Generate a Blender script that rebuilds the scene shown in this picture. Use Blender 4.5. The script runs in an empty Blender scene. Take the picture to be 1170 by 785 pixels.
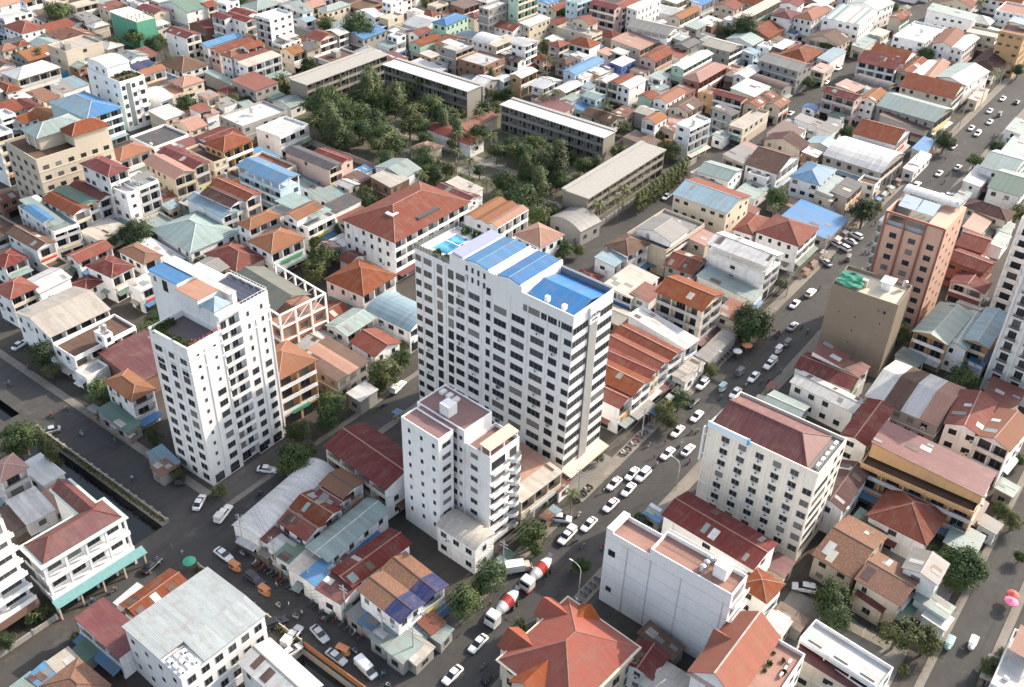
import bpy, random
from math import sin, cos, pi, radians, sqrt, atan2, hypot, floor
from mathutils import Vector, Matrix
COL = bpy.context.scene.collection
SC = bpy.context.scene
R0 = random.Random(11)

# ------------------------------------------------------------------ mesh builder
class MB:
    """collects faces with material slots and metric UVs; build() links them as one object"""
    def __init__(s): s.v=[]; s.f=[]; s.m=[]; s.sm=[]
    def face(s, pts, m=0, smooth=False):
        i=len(s.v); s.v += [tuple(p) for p in pts]; s.f.append(tuple(range(i,i+len(pts)))); s.m.append(m); s.sm.append(smooth)
    def box(s, a, b, m=0, skip=''):
        x0,y0,z0=(min(a[i],b[i]) for i in range(3)); x1,y1,z1=(max(a[i],b[i]) for i in range(3))
        q={'x':[(x0,y1,z0),(x0,y0,z0),(x0,y0,z1),(x0,y1,z1)],'X':[(x1,y0,z0),(x1,y1,z0),(x1,y1,z1),(x1,y0,z1)],
           'y':[(x0,y0,z0),(x1,y0,z0),(x1,y0,z1),(x0,y0,z1)],'Y':[(x1,y1,z0),(x0,y1,z0),(x0,y1,z1),(x1,y1,z1)],
           'Z':[(x0,y0,z1),(x1,y0,z1),(x1,y1,z1),(x0,y1,z1)],'z':[(x0,y1,z0),(x1,y1,z0),(x1,y0,z0),(x0,y0,z0)]}
        for k,p in q.items():
            if k not in skip: s.face(p,m)
    def slab(s, pts, th, m=0):
        """a sheet of thickness th under the upward polygon pts"""
        lo=[(p[0],p[1],p[2]-th) for p in pts]; n=len(pts)
        s.face(pts,m); s.face(lo[::-1],m)
        for i in range(n):
            j=(i+1)%n; s.face([lo[i],lo[j],pts[j],pts[i]],m)
    def prism(s, prof, y0, y1, m=0, caps=True, axis='y', smooth=False):
        """closed profile [(a,z)] swept from y0 to y1"""
        P=(lambda a,t,z:(a,t,z)) if axis=='y' else (lambda a,t,z:(t,a,z))
        n=len(prof)
        for i in range(n):
            j=(i+1)%n; q=[P(prof[i][0],y0,prof[i][1]),P(prof[j][0],y0,prof[j][1]),P(prof[j][0],y1,prof[j][1]),P(prof[i][0],y1,prof[i][1])]
            s.face(q if axis=='y' else q[::-1],m,smooth)
        if caps:
            a=[P(p[0],y0,p[1]) for p in prof]; b=[P(p[0],y1,p[1]) for p in prof]
            s.face(a[::-1] if axis=='y' else a,m); s.face(b if axis=='y' else b[::-1],m)
    def tube(s, pts, r, n=6, m=0, r2=None, cap=True):
        pts=[Vector(p) for p in pts]; rings=[]
        for i,p in enumerate(pts):
            d=(pts[min(i+1,len(pts)-1)]-pts[max(i-1,0)]).normalized()
            u=d.cross(Vector((0,0,1)));  u=Vector((1,0,0)) if u.length<1e-3 else u.normalized(); w=d.cross(u)
            rr=r if r2 is None else r+(r2-r)*i/max(1,len(pts)-1)
            rings.append([p+(u*cos(2*pi*k/n)+w*sin(2*pi*k/n))*rr for k in range(n)])
        for a,b in zip(rings,rings[1:]):
            for k in range(n):
                j=(k+1)%n; s.face([a[k],b[k],b[j],a[j]][::-1],m,True)
        if cap: s.face(rings[0],m); s.face(rings[-1][::-1],m)
    def cyl(s, c, r, h, n=12, m=0, r2=None):
        s.tube([c,(c[0],c[1],c[2]+h)],r,n,m,r2)
    def mesh(s, name, mats):
        me=bpy.data.meshes.new(name); me.from_pydata(s.v,[],s.f)
        for mt in mats: me.materials.append(mt)
        me.polygons.foreach_set('material_index',s.m); me.polygons.foreach_set('use_smooth',s.sm)
        uv=me.uv_layers.new(name='UVMap'); buf=[0.0]*(2*len(me.loops))
        for p in me.polygons:
            n=p.normal; t=Vector((-n.y,n.x,0))
            if t.length<.04: t=Vector((1,0,0)); b=Vector((0,1,0))
            else: t.normalize(); b=n.cross(t)
            for li in p.loop_indices:
                co=me.vertices[me.loops[li].vertex_index].co; buf[2*li]=co.dot(t); buf[2*li+1]=co.dot(b)
        uv.data.foreach_set('uv',buf)
        return me
    def build(s, name, mats, parent=None):
        return link(name, s.mesh(name, mats if isinstance(mats,(list,tuple)) else [mats]), parent)
def link(name, data, parent=None):
    o=bpy.data.objects.new(name,data); COL.objects.link(o)
    if parent: o.parent=parent
    return o
def tag(o, label=None, cat=None, group=None, kind=None):
    if label: o['label']=label
    if cat: o['category']=cat
    if group: o['group']=group
    if kind: o['kind']=kind
    return o
def thing(name, label, cat, loc=(0,0,0), rz=0, group=None):
    o=link(name,None); o.location=loc; o.rotation_euler=(0,0,rz); return tag(o,label,cat,group)
KIDS={}
def copy_tree(o, parent=None):
    c=o.copy(); COL.objects.link(c)
    if parent: c.parent=parent
    for ch in o.children: copy_tree(ch,c)
    return c

# ------------------------------------------------------------------ materials
def nm(name):
    m=bpy.data.materials.new(name); m.use_nodes=True; nt=m.node_tree; b=nt.nodes['Principled BSDF']
    return m,nt,b
def N(nt,t,**k):
    n=nt.nodes.new(t)
    for a,v in k.items():
        if a in n.inputs: n.inputs[a].default_value=v
        else: setattr(n,a,v)
    return n
def mixc(nt,fac,a,b,bt='MIX'):
    n=nt.nodes.new('ShaderNodeMix'); n.data_type='RGBA'; n.blend_type=bt
    for s,v in ((0,fac),(6,a),(7,b)):
        if isinstance(v,(int,float)): n.inputs[s].default_value=v
        elif isinstance(v,tuple): n.inputs[s].default_value=v
        else: nt.links.new(v,n.inputs[s])
    return n.outputs[2]
def ramp(nt,x,p0,p1,c0=(0,0,0,1),c1=(1,1,1,1)):
    n=nt.nodes.new('ShaderNodeMapRange'); n.inputs[1].default_value=p0; n.inputs[2].default_value=p1; nt.links.new(x,n.inputs[0]); return n.outputs[0]
def coords(nt, kind='Object', scale=(1,1,1)):
    """texture coordinates shifted by a per-object random amount so copies differ"""
    tc=N(nt,'ShaderNodeTexCoord'); oi=N(nt,'ShaderNodeObjectInfo'); mp=N(nt,'ShaderNodeMapping')
    mul=N(nt,'ShaderNodeMath',operation='MULTIPLY'); mul.inputs[1].default_value=97.0
    nt.links.new(oi.outputs['Random'],mul.inputs[0])
    nt.links.new(tc.outputs[kind],mp.inputs['Vector']); nt.links.new(mul.outputs[0],mp.inputs['Location']); mp.inputs['Scale'].default_value=scale
    return mp.outputs[0],oi.outputs['Random']
def noise(nt,vec,scale,detail=4,rough=.6):
    n=N(nt,'ShaderNodeTexNoise'); n.inputs['Scale'].default_value=scale; n.inputs['Detail'].default_value=detail; n.inputs['Roughness'].default_value=rough
    nt.links.new(vec,n.inputs['Vector']); return n.outputs['Fac']
def c4(c,k=1): return (c[0]*k,c[1]*k,c[2]*k,1)
MATS={}
def cached(f):
    def g(*a):
        k=(f.__name__,)+a
        if k not in MATS: MATS[k]=f(*a)
        return MATS[k]
    return g
RC={'r': (0.172,0.045,0.025),'m': (0.125,0.026,0.026),'o': (0.233,0.099,0.05),'b': (0.03,0.165,0.35),'B': (0.011,0.024,0.092),'t': (0.218,0.289,0.271),'l': (0.191,0.297,0.353),'w': (0.5,0.5,0.485),'y': (0.214,0.211,0.197),'n': (0.106,0.062,0.044),'k': (0.053,0.053,0.056),'p': (0.353,0.197,0.155),'g': (0.092,0.176,0.134),'c': (0.423,0.386,0.325),'d': (0.071,0.032,0.029),'T': (0.191,0.088,0.053),'W': (0.3,0.335,0.335)}
WC={'i':(.80,.745,.655),'w':(.82,.81,.785),'S':(.62,.39,.29),'c':(.60,.52,.41),'y':(.31,.30,.28),'p':(.58,.42,.36),'o':(.58,.36,.18),'l':(.46,.60,.68),'t':(.48,.62,.62),'g':(.42,.58,.46),'n':(.26,.15,.10),'m':(.30,.12,.10),'B':(.10,.16,.38),'r':(.30,.10,.07)}
TILE='romdnpT'
@cached
def M_roof(c, tile=False):
    """metal sheet or clay tile roofing: sheet-to-sheet tone, run-off streaks, rust and moss blotches"""
    m,nt,b=nm('roof_'+c); L=nt.links; col=RC[c]
    uv,rnd=coords(nt,'UV')
    sep=N(nt,'ShaderNodeSeparateXYZ'); L.new(uv,sep.inputs[0])
    fl=N(nt,'ShaderNodeMath',operation='MULTIPLY'); fl.inputs[1].default_value=1.15; L.new(sep.outputs[0],fl.inputs[0])
    fl2=N(nt,'ShaderNodeMath',operation='FLOOR'); L.new(fl.outputs[0],fl2.inputs[0])
    wn=N(nt,'ShaderNodeTexWhiteNoise',noise_dimensions='1D'); L.new(fl2.outputs[0],wn.inputs['W'])
    mp=N(nt,'ShaderNodeMapping'); mp.inputs['Scale'].default_value=(1.6,.16,1); L.new(uv,mp.inputs['Vector'])
    streak=noise(nt,mp.outputs[0],1.2,5,.65); blot=noise(nt,uv,.35,5,.62); fine=noise(nt,uv,2.6,3,.6)
    hsv=N(nt,'ShaderNodeHueSaturation'); hsv.inputs['Color'].default_value=c4(col)


    mr=N(nt,'ShaderNodeMapRange'); mr.inputs[3].default_value=.85; mr.inputs[4].default_value=1.15; L.new(rnd,mr.inputs[0]); L.new(mr.outputs[0],hsv.inputs['Value'])
    rr=N(nt,'ShaderNodeMath',operation='MULTIPLY'); rr.inputs[1].default_value=7.31; L.new(rnd,rr.inputs[0])
    rf=N(nt,'ShaderNodeMath',operation='FRACT'); L.new(rr.outputs[0],rf.inputs[0])
    ms=N(nt,'ShaderNodeMapRange'); ms.inputs[3].default_value=.85; ms.inputs[4].default_value=1.08; L.new(rf.outputs[0],ms.inputs[0]); L.new(ms.outputs[0],hsv.inputs['Saturation'])
    mh=N(nt,'ShaderNodeMapRange'); mh.inputs[3].default_value=.49; mh.inputs[4].default_value=.51; L.new(rf.outputs[0],mh.inputs[0]); L.new(mh.outputs[0],hsv.inputs['Hue'])
    base=hsv.outputs[0]
    tone=mixc(nt,ramp(nt,wn.outputs[0],0,1),c4((.88,.88,.88)),c4((1.08,1.08,1.08)))
    x=mixc(nt,1.0 if not tile else .45,base,tone,'MULTIPLY')
    lum=sum(col)/3
    dirt=(.17,.12,.09) if lum>.12 else (.20,.15,.12)
    x=mixc(nt,ramp(nt,streak,.47,.74),x,mixc(nt,.36,x,c4(dirt)))
    x=mixc(nt,ramp(nt,blot,.50,.72),x,mixc(nt,.36,x,c4((.20,.15,.11) if tile else (.22,.14,.09))))
    x=mixc(nt,ramp(nt,fine,.3,.75),mixc(nt,1.0,x,c4((.86,.86,.86)),'MULTIPLY'),x)
    if c=='T':                                             # old hand-made tiles: burnt, mossy and patched
        v1=noise(nt,uv,1.1,6,.75); v2=noise(nt,uv,5.0,3,.7)
        x=mixc(nt,ramp(nt,v1,.38,.66),c4((.13,.085,.06)),x); x=mixc(nt,ramp(nt,v2,.52,.75),x,c4((.46,.22,.13)))
    L.new(x,b.inputs['Base Color']); b.inputs['Roughness'].default_value=.85 if tile else .6
    if tile: b.inputs['Specular IOR Level'].default_value=.2
    else:
        w=N(nt,'ShaderNodeTexWave',bands_direction='X'); w.inputs['Scale'].default_value=.9; L.new(uv,w.inputs['Vector'])
        bp=N(nt,'ShaderNodeBump'); bp.inputs['Strength'].default_value=.25; bp.inputs['Distance'].default_value=.08; L.new(w.outputs['Fac'],bp.inputs['Height']); L.new(bp.outputs[0],b.inputs['Normal'])
    return m
@cached
def M_wall(c, grime=1.0):
    """painted render or concrete with stains that run down from the top and grime in patches"""
    m,nt,b=nm('wall_'+c); L=nt.links; col=WC[c] if isinstance(c,str) and c in WC else RC.get(c,(.6,.6,.6))
    ob,rnd=coords(nt,'Object')
    mp=N(nt,'ShaderNodeMapping'); mp.inputs['Scale'].default_value=(1.3,1.3,.14); L.new(ob,mp.inputs['Vector'])
    st=noise(nt,mp.outputs[0],1.0,5,.65); bl=noise(nt,ob,.22,5,.6); fi=noise(nt,ob,1.7,4,.65)
    mr=N(nt,'ShaderNodeMapRange'); mr.inputs[3].default_value=.84; mr.inputs[4].default_value=1.08; L.new(rnd,mr.inputs[0])
    hsv=N(nt,'ShaderNodeHueSaturation'); hsv.inputs['Color'].default_value=c4(col); L.new(mr.outputs[0],hsv.inputs['Value'])
    x=mixc(nt,ramp(nt,st,.52,.82),hsv.outputs[0],mixc(nt,min(.8,.50*grime),hsv.outputs[0],c4((.20,.17,.13))))
    x=mixc(nt,ramp(nt,bl,.52,.8),x,mixc(nt,min(.7,.38*grime),x,c4((.30,.26,.21))))
    x=mixc(nt,ramp(nt,fi,.35,.7),mixc(nt,1.0,x,c4((.93,.93,.93)),'MULTIPLY'),x)
    L.new(x,b.inputs['Base Color']); b.inputs['Roughness'].default_value=.85; b.inputs['Specular IOR Level'].default_value=.25
    return m
@cached
def M_plain(name,r,g,bl,rough=.6,metal=0.0,var=.12):
    m,nt,b=nm(name); ob,rnd=coords(nt,'Object')
    f=noise(nt,ob,1.3,4,.6); x=mixc(nt,f,c4((r,g,bl),1-var),c4((r,g,bl),1+var)); nt.links.new(x,b.inputs['Base Color'])
    b.inputs['Roughness'].default_value=rough; b.inputs['Metallic'].default_value=metal; return m
@cached
def M_glass(name='window_glass'):
    m,nt,b=nm(name); oi=N(nt,'ShaderNodeObjectInfo')
    x=mixc(nt,ramp(nt,oi.outputs['Random'],.55,.75),c4((.022,.026,.032)),c4((.07,.072,.075))); x=mixc(nt,ramp(nt,oi.outputs['Random'],.86,.90),x,c4((.19,.18,.165)))
    nt.links.new(x,b.inputs['Base Color']); b.inputs['Roughness'].default_value=.22; b.inputs['Specular IOR Level'].default_value=.35; return m
@cached
def M_paint(name,r,g,bl):
    m,nt,b=nm(name); b.inputs['Base Color'].default_value=(r,g,bl,1); b.inputs['Roughness'].default_value=.28; b.inputs['Coat Weight'].default_value=.5; b.inputs['Coat Roughness'].default_value=.08
    ob,rnd=coords(nt,'Object'); f=noise(nt,ob,1.5,3); x=mixc(nt,f,c4((r,g,bl),.9),c4((r,g,bl),1.05)); nt.links.new(x,b.inputs['Base Color']); return m
@cached
def M_leaf(name,r,g,bl):
    m,nt,b=nm(name); L=nt.links
    tc=N(nt,'ShaderNodeTexCoord'); oi=N(nt,'ShaderNodeObjectInfo')
    f=noise(nt,tc.outputs['Object'],.55,3); f2=noise(nt,tc.outputs['Object'],4.0,2)
    hs=N(nt,'ShaderNodeHueSaturation'); mr=N(nt,'ShaderNodeMapRange'); mr.inputs[3].default_value=.7; mr.inputs[4].default_value=1.25; L.new(oi.outputs['Random'],mr.inputs[0]); L.new(mr.outputs[0],hs.inputs['Value'])
    x=mixc(nt,ramp(nt,f,.35,.7),c4((r*.62,g*.68,bl*.7)),c4((r*1.35,g*1.25,bl*1.05)))
    x=mixc(nt,ramp(nt,f2,.45,.75),x,c4((r*1.7,g*1.45,bl*1.1))); L.new(x,hs.inputs['Color']); L.new(hs.outputs[0],b.inputs['Base Color'])
    b.inputs['Roughness'].default_value=.65; b.inputs['Specular IOR Level'].default_value=.25
    tr=N(nt,'ShaderNodeBsdfTranslucent'); L.new(hs.outputs[0],tr.inputs['Color']); mx=N(nt,'ShaderNodeMixShader'); mx.inputs[0].default_value=.22
    out=nt.nodes['Material Output']; L.new(b.outputs[0],mx.inputs[1]); L.new(tr.outputs[0],mx.inputs[2]); L.new(mx.outputs[0],out.inputs['Surface']); return m
@cached
def M_ground(name,c0,c1,c2,rough=.9):
    m,nt,b=nm(name); tc=N(nt,'ShaderNodeTexCoord'); v=tc.outputs['Object']
    a=noise(nt,v,.05,6,.6); d=noise(nt,v,.6,5,.6); e=noise(nt,v,.16,4,.7)
    mp=N(nt,'ShaderNodeMapping'); mp.inputs['Scale'].default_value=(.02,.7,1); nt.links.new(v,mp.inputs['Vector']); s=noise(nt,mp.outputs[0],1,3,.6)
    x=mixc(nt,ramp(nt,a,.35,.65),c4(c0),c4(c1)); x=mixc(nt,ramp(nt,e,.58,.72),x,c4(c2)); x=mixc(nt,ramp(nt,d,.3,.75),mixc(nt,1.0,x,c4((.82,.82,.82)),'MULTIPLY'),x)
    x=mixc(nt,ramp(nt,s,.5,.75),x,mixc(nt,1.0,x,c4((.78,.78,.78)),'MULTIPLY'))
    nt.links.new(x,b.inputs['Base Color']); b.inputs['Roughness'].default_value=rough; b.inputs['Specular IOR Level'].default_value=.25; return m
def FRAMEW(): return M_plain('window_frame',.17,.168,.16,.5)
def SHUT(): return M_plain('dark_doorway',.055,.05,.047,.6,0.0,.4)

# ------------------------------------------------------------------ shared unit meshes (windows, doors ...)
SH={}
def shared(key, f):
    if key not in SH: SH[key]=f()
    return SH[key]
def win_mesh(style):
    def f():
        mb=MB(); t=.05; n={'two':2,'one':1,'three':3,'strip':5,'dark':0}[style]
        if n==0: mb.box((-.5,-.03,-.5),(.5,.02,.5),1)
        else:
            w=.5
            mb.box((-w,-.07,-.5),(w,.0,-.5+t),0); mb.box((-w,-.07,.5-t),(w,.0,.5),0)
            k=.05 if n<3 else .018
            for i in range(n+1):
                x=-w+(2*w-k)*i/n; mb.box((x,-.06,-.5+t),(x+k,.0,.5-t),0)
            mb.box((-w+k,-.02,-.5+t),(w-k,.01,.5-t),1)
        return mb.mesh('window',[FRAMEW(),M_glass()])
    return shared(('win',style),f)
def put_window(parent, face, a, z, plane, w, h, style='two', name='window'):
    """face 'y': wall at y=plane looking to -Y, a along X; face 'x': wall at x=plane looking to -X, a along Y; 'Y','X' the opposite sides"""
    o=link(name,win_mesh(style),parent); o.scale=(w,1,h)
    if face=='y': o.location=(a,plane,z)
    elif face=='x': o.location=(plane,a,z); o.rotation_euler=(0,0,-pi/2)
    elif face=='Y': o.location=(a,plane,z); o.rotation_euler=(0,0,pi)
    else: o.location=(plane,a,z); o.rotation_euler=(0,0,pi/2)
    return o
def unit_box(name,mat):
    return shared(('box',name,mat.name),lambda:(lambda mb:(mb.box((-.5,-.5,0),(.5,.5,1)),mb.mesh(name,[mat]))[1])(MB()))
def put_box(parent,name,mat,a,b):
    o=link(name,unit_box(name,mat),parent); o.location=((a[0]+b[0])/2,(a[1]+b[1])/2,min(a[2],b[2])); o.scale=(abs(b[0]-a[0]),abs(b[1]-a[1]),abs(b[2]-a[2])); return o
def tank_mesh():
    def f():
        mb=MB(); st=M_plain('tank_steel',.55,.56,.58,.35,.7)
        mb.cyl((0,0,.9),.62,1.5,14); mb.tube([(0,0,2.4),(0,0,2.65)],.62,14,0,.15)
        for x in(-.45,.45):
            for y in(-.45,.45): mb.box((x-.05,y-.05,0),(x+.05,y+.05,.95),0)
        return mb.mesh('water_tank',[st])
    return shared('tank',f)
def ac_mesh():
    def f():
        mb=MB(); mb.box((-.45,-.2,0),(.45,.2,.65),0); mb.tube([(0,-.19,.33),(0,-.22,.33)],.25,10,1)
        return mb.mesh('ac_unit',[M_plain('ac_white',.66,.66,.64,.5),SHUT()])
    return shared('ac',f)

# ------------------------------------------------------------------ roofs
def ridge_mat(c): return M_roof({'r':'p','o':'p','m':'p','n':'p','d':'n','T':'n','w':'y','t':'w','l':'w','b':'l'}.get(c,'c'))
def roof_mat(c): return M_roof(c, c in TILE)
def gable(mb, x0,y0,x1,y1,z,rise,axis,m1=0,m2=0,th=.14,ov=.45):
    """two sloping sheets; axis 'x': ridge along X"""
    if axis=='x':
        k=rise/((y1-y0)/2); ym=(y0+y1)/2; a,b,e=x0-ov,x1+ov,ov
        mb.slab([(a,y0-e,z-k*e+th),(b,y0-e,z-k*e+th),(b,ym,z+rise+th),(a,ym,z+rise+th)],th,m1)
        mb.slab([(b,y1+e,z-k*e+th),(a,y1+e,z-k*e+th),(a,ym,z+rise+th),(b,ym,z+rise+th)],th,m2)
    else:
        k=rise/((x1-x0)/2); xm=(x0+x1)/2; a,b,e=y0-ov,y1+ov,ov
        mb.slab([(x0-e,b,z-k*e+th),(x0-e,a,z-k*e+th),(xm,a,z+rise+th),(xm,b,z+rise+th)],th,m1)
        mb.slab([(x1+e,a,z-k*e+th),(x1+e,b,z-k*e+th),(xm,b,z+rise+th),(xm,a,z+rise+th)],th,m2)
def hip(mb,x0,y0,x1,y1,z,rise,m=0,ov=.5,th=.14):
    a,b,c,d=x0-ov,y0-ov,x1+ov,y1+ov; w,l=c-a,d-b; q=min(w,l)/2; zr=z+rise
    if w>=l: r0=(a+q,(b+d)/2,zr); r1=(c-q,(b+d)/2,zr)
    else: r0=((a+c)/2,b+q,zr); r1=((a+c)/2,d-q,zr)
    A,B,Cc,D=(a,b,z),(c,b,z),(c,d,z),(a,d,z)
    def f(pts):
        out=[]
        for p in pts:
            if not out or (Vector(p)-Vector(out[-1])).length>.05: out.append(p)
        if (Vector(out[0])-Vector(out[-1])).length<.05: out.pop()
        mb.slab([(p[0],p[1],p[2]+th) for p in out],th,m)
    if w>=l: f([A,B,r1,r0]); f([B,Cc,r1]); f([Cc,D,r0,r1]); f([D,A,r0])
    else: f([A,B,r0]); f([B,Cc,r1,r0]); f([Cc,D,r1]); f([D,A,r0,r1])
    return [(A,r0),(B,r1 if w>=l else r0),(Cc,r1),(D,r0 if w>=l else r1),(r0,r1)],th
def vault(mb,x0,y0,x1,y1,z,rise,axis,m=0,n=8,th=.12,ov=.3):
    if axis=='x': lo,hi,a,b=y0-ov,y1+ov,x0-ov,x1+ov
    else: lo,hi,a,b=x0-ov,x1+ov,y0-ov,y1+ov
    P=[(lo+(hi-lo)*i/n, z+rise*(1-(2*i/n-1)**2)) for i in range(n+1)]
    prof=[(p,q+th) for p,q in P][::-1]+P
    mb.prism(prof,a,b,m,axis='y' if axis=='y' else 'x')
def gable_end(mb,x0,y0,x1,y1,z,rise,axis,m=0,kind='g'):
    """the wall pieces between the eaves and a gable or vault"""
    if axis=='x':
        ym=(y0+y1)/2
        pts=[(y0,z),(y1,z),(ym,z+rise)] if kind=='g' else [(y0,z),(y1,z)]+[(y0+(y1-y0)*i/8,z+rise*(1-(2*i/8-1)**2)) for i in range(7,0,-1)]
        for x,fl in((x0,1),(x1,0)):
            q=[(x,p,zz) for p,zz in pts]; mb.face(q[::-1] if fl else q,m)
    else:
        xm=(x0+x1)/2
        pts=[(x0,z),(x1,z),(xm,z+rise)] if kind=='g' else [(x0,z),(x1,z)]+[(x0+(x1-x0)*i/8,z+rise*(1-(2*i/8-1)**2)) for i in range(7,0,-1)]
        for y,fl in((y0,0),(y1,1)):
            q=[(p,y,zz) for p,zz in pts]; mb.face(q[::-1] if fl else q,m)

def patches(ro, f, u0,u1,v0,v1, rnd, n):
    """odd replacement sheets laid on a roof; f maps (u,v) to a point on it"""
    for k in range(n):
        a=rnd.uniform(u0,max(u0,u1-1.2)); b=rnd.uniform(v0,max(v0,v1-1.6)); w,h=rnd.uniform(.8,1.8),rnd.uniform(1.2,3.2); a1,b1=min(u1,a+w),min(v1,b+h)
        if a1-a<.3 or b1-b<.3: continue
        mb=MB(); q=[f(a,b),f(a1,b),f(a1,b1),f(a,b1)]
        n_=(Vector(q[1])-Vector(q[0])).cross(Vector(q[3])-Vector(q[0]))
        if n_.z<0: q=q[::-1]
        mb.slab([(p[0],p[1],p[2]+.05+.008*k) for p in q],.03); mb.build('sheet_patch',[M_roof(rnd.choice('nywctndy'))],ro)
def make_roof(parent, wall, roof, rc, x0,y0,x1,y1,z, rnd, near, sx=None, sy=None, sb=None):
    """adds the roof parts to parent and the gable pieces to the wall mesh builder"""
    w,d=x1-x0,y1-y0; pitch=.36 if rc[0] in 'ronpd' else .27
    if roof in 'gG':
        ax='x' if roof=='g' else 'y'; span=d if ax=='x' else w
        if sy and ax=='x':                                # several gables side by side
            n=len(sy)
            for i,c in enumerate(sy):
                mb=MB(); a,b=y0+d*i/n,y0+d*(i+1)/n; rise=min(2.2,(b-a)/2*pitch); gable(mb,x0,a,x1,b,z,rise,'x',ov=.02,th=.14+.01*(i%2)); gable_end(wall,x0,a,x1,b,z,rise,'x'); mb.build('roof',[roof_mat(c)],parent)
            return
        rise=min(3.4,span/2*pitch)
        if sy and ax=='y':                                # strips of different sheets across one ridge
            n=len(sy)
            for i,c in enumerate(sy):
                mb=MB(); gable(mb,x0,y0+d*i/n+.24,x1,y0+d*(i+1)/n-.24,z+.0,rise,'y',ov=.24); mb.build('roof',[roof_mat(c)],parent)
            gable_end(wall,x0,y0,x1,y1,z,rise,'y'); return
        mb=MB(); cc=rc.split('/'); gable(mb,x0,y0,x1,y1,z,rise,ax,0,len(cc)-1); gable_end(wall,x0,y0,x1,y1,z,rise,ax)
        ro=mb.build('roof',[roof_mat(c) for c in cc],parent)
        if sb:
            mb=MB(); gable(mb,x0,y0-.47,x1,y0+d*.28,z+.03,rise,'y',ov=.47); mb.build('roof_panel',[roof_mat(sb)],ro)
        if rnd.random()<(.6 if near else .3) and not sb:
            for sgn in (-1,1):
                if ax=='x': patches(ro,lambda u,v:(u,(y0+y1)/2-sgn*v*1.0,z+.14+rise*(1-v/(d/2))),x0,x1,.15,d/2-.1,rnd,rnd.randint(0,3))
                else: patches(ro,lambda u,v:((x0+x1)/2-sgn*v,u,z+.14+rise*(1-v/(w/2))),y0,y1,.15,w/2-.1,rnd,rnd.randint(0,3))
        if near or rnd.random()<.35:
            r=MB(); zt=z+rise+.14
            if ax=='x': r.box((x0-.47,(y0+y1)/2-.11,zt-.12),(x1+.47,(y0+y1)/2+.11,zt+.05))
            else: r.box(((x0+x1)/2-.11,y0-.47,zt-.12),((x0+x1)/2+.11,y1+.47,zt+.07))
            r.build('ridge_cap',[ridge_mat(cc[0])],ro)
    elif roof=='h':
        mb=MB(); cc=rc.split('/'); E,th=hip(mb,x0,y0,x1,y1,z,min(4.2,min(w,d)/2*(pitch+.12)))
        if len(cc)>1:
            for i in range(6): mb.m[i]=1
        ro=mb.build('roof',[roof_mat(c) for c in cc],parent)
        r=MB()
        for a,b in E:
            if (Vector(a)-Vector(b)).length>.1: r.tube([(a[0],a[1],a[2]+th),(b[0],b[1],b[2]+th)],.085,5)
        r.build('ridge_cap',[ridge_mat(cc[0])],ro)
    elif roof=='s':
        hi=min(1.6,d*.09) ; xs=sx or sy or rc; n=len(xs) if (sx or sy) else 1
        for i in range(n):
            mb=MB(); c=xs[i] if n>1 else rc[0]
            a0,a1,b0,b1=x0-.3,x1+.3,y0-.3,y1+.3
            if sx: a0,a1=x0-.3+(w+.6)*i/n,x0-.3+(w+.6)*(i+1)/n
            if sy: b0,b1=y0-.3+(d+.6)*i/n,y0-.3+(d+.6)*(i+1)/n
            zz=lambda y:z+.14+hi*(y-y0)/max(d,.1)
            mb.slab([(a0,b0,zz(b0)),(a1,b0,zz(b0)),(a1,b1,zz(b1)),(a0,b1,zz(b1))],.12)
            ro=mb.build('roof',[M_roof(c,False)],parent)
            if rnd.random()<.7: patches(ro,lambda u,v:(u,v,zz(v)),a0,a1,b0,b1,rnd,rnd.randint(1,4))
        wall.face([(x0,y1,z),(x0,y0,z),(x0,y1,z+hi)]); wall.face([(x1,y0,z),(x1,y1,z),(x1,y1,z+hi)]); wall.face([(x1,y1,z),(x0,y1,z),(x0,y1,z+hi),(x1,y1,z+hi)])
    elif roof in 'vV':
        ax='x' if roof=='v' else 'y'; span=d if ax=='x' else w; rise=min(2.6,span*.16)
        mb=MB(); vault(mb,x0,y0,x1,y1,z,rise,ax); mb.build('roof',[M_roof(rc[0],False)],parent); gable_end(wall,x0,y0,x1,y1,z,rise,ax,0,'v')
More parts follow.
